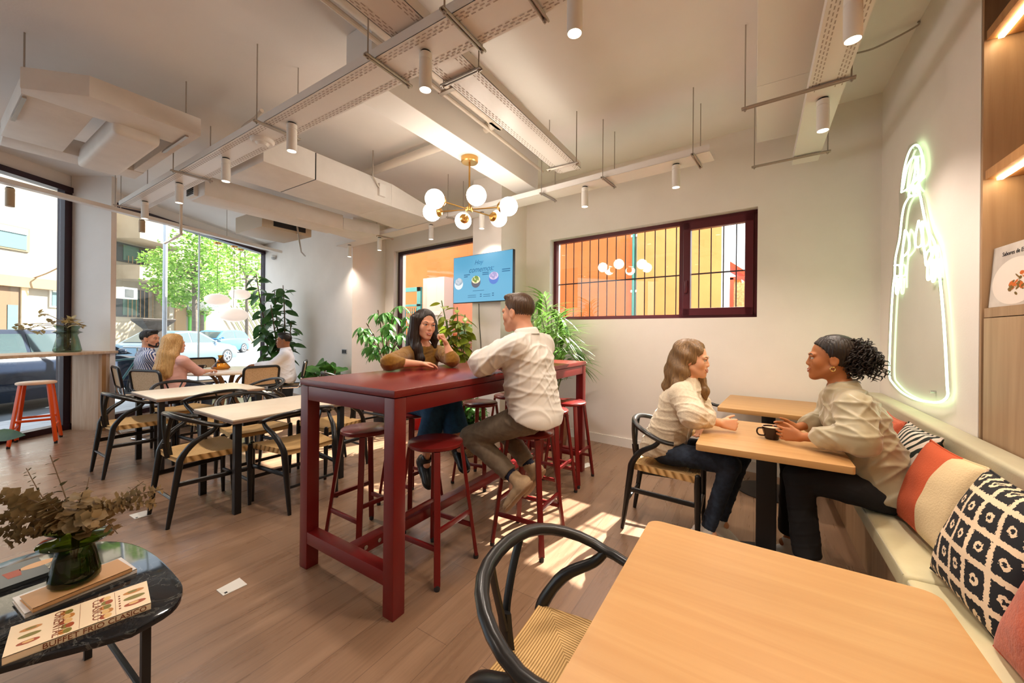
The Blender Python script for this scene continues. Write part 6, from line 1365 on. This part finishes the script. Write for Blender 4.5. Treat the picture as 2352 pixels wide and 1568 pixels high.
# the woman in cream
m_cream_k = noisy('cream knit', lin((226, 212, 188)), lin((212, 196, 170)), 60, .9, bump=.25, bscale=160, sheen=.3)
J = dict(PV=A3(-.535, 2.86, .555), HL=A3(-.51, 2.95, .55), HR=A3(-.51, 2.77, .55), KR=A3(-.125, 2.755, .535), KL=A3(-.08, 2.95, .54), AR=A3(-.245, 2.70, .12), AL=A3(-.19, 2.88, .12), TR=A3(-.125, 2.68, .05), TL=A3(-.07, 2.86, .05), NB=A3(-.395, 2.86, 1.02), SR=A3(-.40, 2.70, .955), SL=A3(-.375, 3.02, .955), HC=A3(-.362, 2.86, 1.178), ER=A3(-.315, 2.60, .852), WR=A3(-.175, 2.685, .802), EL=A3(-.31, 3.02, .765), WL=A3(-.305, 2.86, .745), look=A3(1, -.05, -.05), fwd=A3(1, 0, 0))
hc = J['HC']; hl = [[hc+A3(-.05, 0, .05), A3(-.455, 2.86, 1.12), A3(-.485, 2.84, .99), A3(-.50, 2.82, .90)], [hc+A3(-.04, -.07, .03), A3(-.425, 2.785, 1.10), A3(-.435, 2.75, .98), A3(-.46, 2.72, .90)], [hc+A3(0, .08, .03), A3(-.335, 2.95, 1.08), A3(-.30, 2.955, .97), A3(-.285, 2.95, .90)]]
person('woman in a cream jumper and dark jeans with long wavy hair, on a wishbone chair', J, dict(skin=(224, 168, 132), hair=((92, 66, 40), (150, 116, 76)), style='long', h=.0055, seed=5, smile=True, wave=.005, locks_pts=[p for q in hl for p in q], locks=[(hl[0], [.075, .075, .06, .02]), (hl[1], [.04, .05, .04, .012]), (hl[2], [.035, .034, .032, .012])],
  hands=dict(R=((.95, .15, .0), (0, 1, -.15), (0, .2, 1), dict(curl=(1.2, 1.5, 1.1), thumb=(.6, .5, .6))), L=((.05, -.8, -.55), (-.4, -.5, .6), (1, 0, 0), dict(curl=(.3, .3, .2)))),
  top=dict(name='jumper', mat=m_cream_k, fit=.024, fold=.008, hem=-.01, sleeve=.50, sw=.016, hemcut=(-.02, .25)), bottom=dict(name='jeans', mat=m_jean, fold=.004, fit=.004), shoes=dict(mat=m_sneak, sole=m_white)))
# the woman with curls
m_satin = mat('olive grey satin', lin((168, 156, 126)), .34, sheen=.3)
J = dict(PV=A3(.575, 2.72, .565), HR=A3(.56, 2.81, .555), HL=A3(.56, 2.63, .555), KL=A3(.205, 2.61, .575), KR=A3(.20, 2.83, .575), AL=A3(.245, 2.55, .13), AR=A3(.185, 2.83, .12), TL=A3(.135, 2.53, .05), TR=A3(.065, 2.85, .05), NB=A3(.405, 2.72, 1.055), SL=A3(.425, 2.55, .985), SR=A3(.405, 2.89, .985), HC=A3(.352, 2.72, 1.220), EL=A3(.425, 2.46, .856), ER=A3(.395, 2.97, .856), WL=A3(.215, 2.565, .806), WR=A3(.205, 2.80, .806), look=A3(-1, .02, .03), fwd=A3(-1, 0, 0))
tp_, A_, H_, ho = person('woman in an olive satin shirt with a curly ponytail, holding a cup on the banquette', J, dict(skin=(170, 108, 66), hair=((18, 12, 9), (40, 26, 18)), style='slick', h=.005, seed=6, smile=True, lip=(150, 78, 60),
  hands=dict(L=((-.93, .36, .0), (.30, .95, 0), (0, 0, 1), dict(curl=(.30, .40, .3), thumb=(.8, .55, .2))), R=((-.93, -.30, .0), (.3, -.95, 0), (0, 0, 1), dict(curl=(.35, .45, .35), thumb=(.8, .55, .2)))),
  top=dict(name='shirt', mat=m_satin, fit=.024, fold=.012, fs=.8, collar=True, cuff=True, hem=-.03, sleeve=.62, sw=.014, hemcut=(-.04, .30), extra=[(A3(.650, 2.72, .53), (.055, .13, .06))]), bottom=dict(name='trousers', mat=m_blackc, len=.84, flare=.012, fit=.014), shoes=dict(mat=m_sneak, sole=m_white)))
rnd = random.Random(17); b = MB(); pc = H_(-.095, 0, .062)
for k in range(430):
    d = nrm((rnd.gauss(0, 1), rnd.gauss(0, 1), rnd.gauss(0, 1))); c = pc+d*np.array((.070, .066, .070))*rnd.random()**.33; c = c+A3(.03, 0, -.055)*max(0, rnd.random()-.4)*2; ph = rnd.uniform(0, 6); r_ = rnd.uniform(.007, .012); ln = rnd.uniform(.04, .09); ax = nrm(d*.55+A3(.10, 0, -.9)); s1 = nrm(np.cross(ax, (.3, .8, .2))); s2 = np.cross(ax, s1)
    P = [c+ax*ln*i/14+(s1*math.cos(ph+i*.95)+s2*math.sin(ph+i*.95))*r_ for i in range(15)]; b.tube(P, [.0032]*13+[.002, .001], 5)
m_curl = mat('dark curls', lin((30, 20, 15)), .45); mk('curls', b, m_curl, tp_, world=True, ang=180)
v = Vol(pc-.17, pc+.2, .006); v.ell(pc-A3(0, 0, .012), (.055, .052, .055), None, .02); v.ell(pc+A3(.035, 0, -.06), (.045, .045, .055), None, .03); v.mesh('ponytail_core', m_curl, tp_)
m_gold = mat('gold earring', (.8, .55, .2), .2, 1); mk('earring', MB().tube([H_(.0+.011*math.cos(a), .086, -.048+.011*math.sin(a)) for a in np.linspace(0, 2*PI, 17)[:-1]], .0022, 6, close=True), m_gold, tp_, world=True)
# street-window table: three people
J = rig(-7.03, 1.72, math.radians(86), headyaw=-.75, WL=(.40, .05, .80), WR=(.40, -.05, .81), sc=1.04)
HN = dict(L=((1, -.3, 0), (0, 0, -1), (0, -1, 0), dict(curl=(.4, .5, .4))), R=((1, .3, 0), (0, 0, -1), (0, 1, 0), dict(curl=(.4, .5, .4))))
def hrot(ang):
    c, s_ = math.cos(ang), math.sin(ang); R = lambda p: (c*p[0]-s_*p[1], s_*p[0]+c*p[1], p[2]); return {k: (R(q[0]), R(q[1]), R(q[2]), q[3]) for k, q in HN.items()}
m_str = mat('blue striped cotton', (.6, .65, .75), .8); nt = m_str.node_tree; wv = nt.nodes.new('ShaderNodeTexWave'); wv.wave_type = 'BANDS'; wv.bands_direction = 'DIAGONAL'; wv.inputs['Scale'].default_value = 15; wv.inputs['Distortion'].default_value = .6; wv.inputs['Detail'].default_value = 1
mp = mapping(nt, (1.3, 1.3, .55)); nt.links.new(mp.outputs[0], wv.inputs['Vector']); r = ramp(nt, [(.45, lin((62, 84, 140))), (.55, lin((226, 230, 240)))]); nt.links.new(wv.outputs['Color'], r.inputs['Fac']); nt.links.new(r.outputs['Color'], nt.nodes['Principled BSDF'].inputs['Base Color'])
person('bearded man in a blue and white striped shirt at the street-window table', J, dict(skin=(206, 150, 122), hair=((22, 18, 16), (38, 30, 26)), male=True, style='short', beard=True, h=.0085, seed=7, hands=hrot(math.radians(86)), top=dict(name='shirt', mat=m_str, hemcut=(-.06, .2), fit=.018, fold=.006, collar=True, sleeve=1.0), bottom=dict(name='trousers', mat=m_blackc), shoes=dict(mat=m_blackc)))
J = rig(-6.33, 1.80, math.radians(112), headyaw=-.55, sc=.97, WL=(.44, .03, .79), WR=(.46, -.10, .79))
hc = J['HC']; fw = J['fwd']; hl = [[hc-fw*.06+UP*.03, hc-fw*.10-UP*.14, hc-fw*.15-UP*.32, hc-fw*.15-UP*.46]]
sd = nrm(J['SL']-J['SR']); hl += [[hc+sd*.05, hc+sd*.07-fw*.08-UP*.15, hc+sd*.06-fw*.13-UP*.40], [hc-sd*.05, hc-sd*.07-fw*.08-UP*.15, hc-sd*.07-fw*.13-UP*.38]]
person('woman with long straight blonde hair seen from behind at the street-window table', J, dict(skin=(228, 178, 152), hair=((150, 112, 66), (206, 168, 110)), style='long', h=.008, seed=8, hands=hrot(math.radians(112)), locks_pts=[p for q in hl for p in q], locks=[(hl[0], [.08, .09, .085, .05]), (hl[1], [.05, .06, .05]), (hl[2], [.05, .06, .05])], top=dict(name='top', mat=mat('blush pink top', lin((216, 170, 162)), .8), hemcut=(-.06, .2), fit=.014, sleeve=.30, fold=.004), bottom=dict(name='jeans', mat=m_jean), shoes=dict(mat=m_blackc)))
J = rig(-6.43, 3.31, math.radians(236), headyaw=.0, sc=1.0, WL=(.42, .06, .80), WR=(.42, -.06, .80))
person('man in a white shirt sitting by the rubber fig at the street-window table', J, dict(skin=(150, 100, 72), hair=((16, 13, 12), (30, 24, 22)), male=True, style='short', beard=False, h=.0085, seed=9, hands=hrot(math.radians(236)), top=dict(name='shirt', mat=mat('bluish white shirt', lin((222, 226, 236)), .8), hemcut=(-.06, .2), fit=.018, fold=.007, collar=True, sleeve=1.0), bottom=dict(name='trousers', mat=mat('navy trousers', lin((30, 36, 52)), .8)), shoes=dict(mat=m_blackc)))

# ------------------------------------------------------------------ round table group by the street window
rt2 = thing('round_table', 'round pale table on curved wooden legs by the street window', 'dining table', (-6.95, 2.66, 0))
mk('tabletop', MB().lathe([(0, .70), (.64, .70), (.65, .708), (.65, .722), (.64, .73), (0, .73)], n=48), noisy('pale table top', lin((226, 212, 196)), lin((214, 198, 180)), 5, .35), rt2)
m_leg = wood('oak legs', lin((176, 138, 100)), lin((150, 112, 78)), 2)
for k in range(4):
    a = PI/4+k*PI/2; c_, s_ = math.cos(a), math.sin(a); mk('leg', MB().tube([(c_*r_, s_*r_, z) for r_, z in spline([(.30, .695), (.17, .60), (.11, .42), (.15, .22), (.34, .02), (.40, .012)], 4)], .028, 8, squash=(1.3, .7)), m_leg, rt2)
cv2 = thing('amber_vase', 'small amber glass vase with a narrow neck on the round table', 'vase', (*Z(507, 847, .735)[:2], .731))
mk('body', MB().lathe([(0, .003), (.105, .003), (.125, .02), (.12, .04), (.05, .13), (.032, .16), (.030, .19), (.042, .215), (.038, .22)], n=28, cap=False), tinted_glass('amber glass', (.80, .42, .10)), cv2, ang=80)
def cup(loc, label, sc=1.0, ang=0):
    t = thing('coffee_cup', label, 'cup', loc, None, ang); m_c = mat('dark brown stoneware', (.02, .008, .006), .25)
    mk('bowl', MB().lathe([(0, 0), (.028*sc, 0), (.030*sc, .004), (.042*sc, .045*sc), (.044*sc, .064*sc), (.041*sc, .064*sc), (.038*sc, .045*sc), (.026*sc, .008), (0, .007)], n=28), m_c, t); mk('coffee', MB().lathe([(0, .056*sc), (.0405*sc, .056*sc)], n=24, cap=False), mat('milk foam', lin((214, 178, 140)), .5), t); mk('rim', MB().tube([(.0425*sc*math.cos(a), .0425*sc*math.sin(a), .064*sc) for a in np.linspace(0, 2*PI, 29)[:-1]], .0022, 6, close=True), mat('pale glazed rim', lin((214, 190, 166)), .3), t)
    mk('handle', MB().tube(spline([(.040*sc, 0, .054*sc), (.062*sc, 0, .052*sc), (.068*sc, 0, .034*sc), (.058*sc, 0, .018*sc), (.034*sc, 0, .016*sc)], 4), .0045, 8), m_c, t)
cup((.085, 2.675, .7505), 'dark coffee cup between the curly-haired woman\'s hands', 1.12, PI+.3)
p = Z(462, 846, .735); cup((p[0], p[1], .731), 'dark coffee cup in front of the long-haired blonde on the round table', 1.0, 1)
# cane cantilever chairs
m_cane = noisy('cane weave', lin((214, 186, 150)), lin((190, 158, 120)), 90, .7)
def make_cane():
    t = thing('cane_chair', 'cane chair', 'chair', (0, 0, 0), 'cantilever cane chairs at the round table')
    for s_ in (-1, 1):
        P = spline([(-.25, s_*.215, .83), (-.215, s_*.215, .60), (-.20, s_*.215, .50), (-.17, s_*.215, .455), (-.10, s_*.215, .445), (.17, s_*.215, .445), (.235, s_*.215, .43), (.25, s_*.215, .38), (.25, s_*.215, .08), (.235, s_*.215, .03), (.17, s_*.215, .014), (-.23, s_*.215, .014)], 3)
        mk('tube_frame', MB().tube(P, .0115, 8), m_chrome, t)
    mk('floor_bar', MB().tube([(-.23, -.215, .014), (-.23, .215, .014)], .0115, 8), m_chrome, t)
    def panel(nm, mtx, w, h):
        b = MB(); b.tube([mtx @ Vector((x, y, 0)) for x, y in rrect(-w/2, -h/2, w/2, h/2, .05)], .017, 8, close=True); p_ = mk(nm, b, m_black, t); pts = [mtx @ Vector((x, y, 0)) for x, y in rrect(-w/2+.01, -h/2+.01, w/2-.01, h/2-.01, .05)]
        c = MB(); n_ = mtx.to_3x3() @ Vector((0, 0, .004)); k = len(pts); c.poly([tuple(q-n_) for q in pts]+[tuple(q+n_) for q in pts], [tuple(reversed(range(k))), tuple(range(k, 2*k))]+[(i, (i+1) % k, (i+1) % k+k, i+k) for i in range(k)]); mk('cane_panel', c, m_cane, p_, smooth=False)
    panel('seat_frame', Matrix.Translation((.02, 0, .458)), .44, .42) if False else panel('seat_frame', Matrix.Translation((.02, 0, .458)) @ Matrix.Rotation(PI/2, 4, 'Z'), .42, .43)
    panel('backrest', frame_mtx((-.235, 0, .715), (0, 1, 0), (-.16, 0, 1)), .44, .27); return t
cn = make_cane(); cn.location = (-7.03, 1.70, 0); cn.rotation_euler = (0, 0, math.radians(86)); cn['label'] = 'cane-back tubular chair under the man in the striped shirt'
for x, y, a, lb in ((-6.30, 1.76, 112, 'cane-back tubular chair under the long-haired blonde'), (-6.425, 3.315, 236, 'cane-back tubular chair under the man in white by the rubber fig'), (-5.98, 2.62, 178, 'empty cane-back tubular chair on the near side of the round table'), (-7.95, 2.74, 0, 'empty cane-back tubular chair on the far side of the round table, before the blue car')): dup(cn, (x, y, 0), math.radians(a), lb)

# ------------------------------------------------------------------ cushions on the banquette
def pillow(name, label, c, ux, uy, w, h, th, mats, split=None, seed=0, wr=.004):
    M_ = frame_mtx(c, ux, uy); t = thing(name, label, 'cushion', (0, 0, 0), 'scatter cushions on the banquette'); t.matrix_world = M_; n = 26; rg = random.Random(seed); ph = [rg.uniform(0, 6) for _ in range(6)]
    for sgn, m_ in ((1, mats[0]), (-1, mats[1])):
        pts = []; F = []
        for i in range(n+1):
            for j in range(n+1):
                u, v = -1+2*i/n, -1+2*j/n; e = (1-u*u)*(1-v*v); pin = 1-.07*(1-u*u)*abs(v)**3; pin2 = 1-.07*(1-v*v)*abs(u)**3
                z = sgn*th*.5*(max(e, 0)**.42)*(1+.0)+wr*sgn*e*(math.sin(6*u+ph[0]+3*v)+math.sin(9*v+ph[1]-2*u)*.6)
                pts.append((u*w*.5*pin2, v*h*.5*pin, z))
        for i in range(n):
            for j in range(n): q = (i*(n+1)+j, (i+1)*(n+1)+j, (i+1)*(n+1)+j+1, i*(n+1)+j+1); F.append(q if sgn > 0 else tuple(reversed(q)))
        mk('front_cover' if sgn > 0 else 'back_cover', MB().poly(pts, F), m_, t, ang=180)
    mk('piping', MB().tube([(u*w*.5*(1-.07*(1-v*v)*abs(u)**3), v*h*.5*(1-.07*(1-u*u)*abs(v)**3), 0) for u, v in [(-1+2*k/10, -1) for k in range(10)]+[(1, -1+2*k/10) for k in range(10)]+[(1-2*k/10, 1) for k in range(10)]+[(-1, 1-2*k/10) for k in range(10)]], .004, 6, close=True), mats[0], t); return t
m_rust = noisy('rust linen', lin((190, 84, 48)), lin((170, 70, 38)), 50, .9, bump=.3, bscale=140, sheen=.2); m_beige = noisy('beige linen', lin((214, 190, 148)), lin((200, 174, 132)), 50, .9, bump=.3, bscale=140); m_orfab = mat('orange linen back', lin((224, 116, 60)), .9)
m_rb = mat('rust and beige linen', lin((190, 84, 48)), .9, bump=.3, bscale=140); nt = m_rb.node_tree; tc = nt.nodes.new('ShaderNodeTexCoord'); sp = nt.nodes.new('ShaderNodeSeparateXYZ'); nt.links.new(tc.outputs['Object'], sp.inputs[0]); mt = nt.nodes.new('ShaderNodeMath'); mt.operation = 'GREATER_THAN'; mt.inputs[1].default_value = .06; nt.links.new(sp.outputs[0], mt.inputs[0])
nt.links.new(mixc(nt, lin((190, 84, 48)), lin((216, 192, 150)), mt.outputs[0]), nt.nodes['Principled BSDF'].inputs['Base Color'])
# ikat diamonds with flower centres
m_ik = mat('black and cream ikat', (.02, .02, .022), .85); nt = m_ik.node_tree
def MT(op, a, c=None, d=None):
    n_ = nt.nodes.new('ShaderNodeMath'); n_.operation = op
    for k, v_ in enumerate((a, c, d)):
        if v_ is None: continue
        if hasattr(v_, 'is_linked'): nt.links.new(v_, n_.inputs[k])
        else: n_.inputs[k].default_value = v_
    return n_.outputs[0]
tc = nt.nodes.new('ShaderNodeTexCoord'); nz = nt.nodes.new('ShaderNodeTexNoise'); nz.inputs['Scale'].default_value = 130; nt.links.new(tc.outputs['Object'], nz.inputs['Vector']); sp = nt.nodes.new('ShaderNodeSeparateXYZ'); nt.links.new(tc.outputs['Object'], sp.inputs[0]); wob = MT('MULTIPLY', MT('SUBTRACT', nz.outputs['Fac'], .5), .016)
cw_, ch_ = .088, .094; xs = MT('ADD', MT('DIVIDE', MT('ADD', sp.outputs[0], wob), cw_), 20.5); ys = MT('ADD', MT('DIVIDE', MT('ADD', sp.outputs[1], wob), ch_), 20.5)
a_ = MT('ADD', xs, MT('MULTIPLY', ys, .35)); b_ = MT('SUBTRACT', ys, MT('MULTIPLY', xs, .0)); fx = MT('ABSOLUTE', MT('SUBTRACT', MT('FRACT', a_), .5)); fy = MT('ABSOLUTE', MT('SUBTRACT', MT('FRACT', b_), .5)); line = MT('GREATER_THAN', MT('MAXIMUM', fx, fy), .40); rr_ = MT('SQRT', MT('ADD', MT('MULTIPLY', fx, fx), MT('MULTIPLY', fy, fy))); ring = MT('MULTIPLY', MT('LESS_THAN', rr_, .17), MT('GREATER_THAN', rr_, .075)); msk = MT('MAXIMUM', line, ring)
nt.links.new(mixc(nt, lin((26, 26, 30)), lin((226, 200, 168)), msk), nt.nodes['Principled BSDF'].inputs['Base Color'])
m_lf = mat('leaf print linen', (.5, .5, .45), .85); nt = m_lf.node_tree; mp = mapping(nt, (9, 5, 5), (0, 0, .8)); wv = nt.nodes.new('ShaderNodeTexWave'); wv.inputs['Scale'].default_value = 1.0; wv.inputs['Distortion'].default_value = 5; wv.inputs['Detail'].default_value = 2; nt.links.new(mp.outputs[0], wv.inputs['Vector']); r = ramp(nt, [(.30, lin((26, 32, 28))), (.44, lin((84, 96, 74))), (.50, lin((228, 214, 202))), (.8, lin((214, 200, 188)))]); nt.links.new(wv.outputs['Color'], r.inputs['Fac']); nt.links.new(r.outputs['Color'], nt.nodes['Principled BSDF'].inputs['Base Color'])
lean = (.30, 0, 1)
pillow('cushion', 'rust and beige linen cushion behind the woman in the satin shirt', (.668, 2.38, .668), (.08, -1, 0), lean, .44, .40, .15, (m_rb, m_beige), seed=1)
pillow('cushion', 'dark leaf-print cushion leaning on the backrest, behind the rust and beige one', (.685, 2.80, .69), (.05, -1, 0), lean, .40, .38, .13, (m_lf, m_lf), seed=2)
pillow('cushion', 'black and cream ikat cushion at the right edge', (.655, 1.87, .672), (.06, -1, 0), (.36, 0, 1), .44, .43, .15, (m_ik, m_orfab), seed=3)
pillow('cushion', 'small rust cushion in the corner, barely showing beyond the leaf-print cushion', (.68, 3.25, .685), (0, -1, 0), lean, .38, .36, .12, (m_rust, m_rust), seed=4)
pillow('cushion', 'rust cushion cut off by the right edge below the ikat cushion', (.655, 1.47, .635), (.06, -1, 0), (.36, 0, 1), .40, .36, .14, (m_rust, m_rust), seed=5)
# ------------------------------------------------------------------ daylight
w = bpy.data.worlds.new('sky'); S.world = w; w.use_nodes = True; nt = w.node_tree; bg = nt.nodes['Background']
sky = nt.nodes.new('ShaderNodeTexSky'); sky.sky_type = 'NISHITA'; sky.sun_disc = False; sky.sun_elevation = math.radians(44); sky.sun_rotation = 0; sky.air_density = 1.0; sky.dust_density = 2.0
mx = nt.nodes.new('ShaderNodeMix'); mx.data_type = 'RGBA'; mx.inputs[0].default_value = .55; mx.inputs[7].default_value = (5.5, 5.8, 6.0, 1)
nt.links.new(sky.outputs[0], mx.inputs[6]); nt.links.new(mx.outputs[2], bg.inputs['Color']); bg.inputs['Strength'].default_value = .38
sl = bpy.data.lights.new('sun', 'SUN'); sl.energy = 26.0; sl.angle = math.radians(.6); sl.color = (1, .95, .87)
so = bpy.data.objects.new('sun', sl); COL.objects.link(so)
sd_ = Vector((.20, 1.0, .92)).normalized(); so.rotation_euler = sd_.to_track_quat('Z', 'Y').to_euler(); so.location = (2, 10, 10)
S.cycles.use_denoising = True
S.cycles.max_bounces = 8; S.cycles.diffuse_bounces = 5; S.cycles.glossy_bounces = 4; S.cycles.transparent_max_bounces = 10; S.cycles.transmission_bounces = 4
S.cycles.caustics_reflective = False; S.cycles.caustics_refractive = False; S.cycles.sample_clamp_indirect = 6
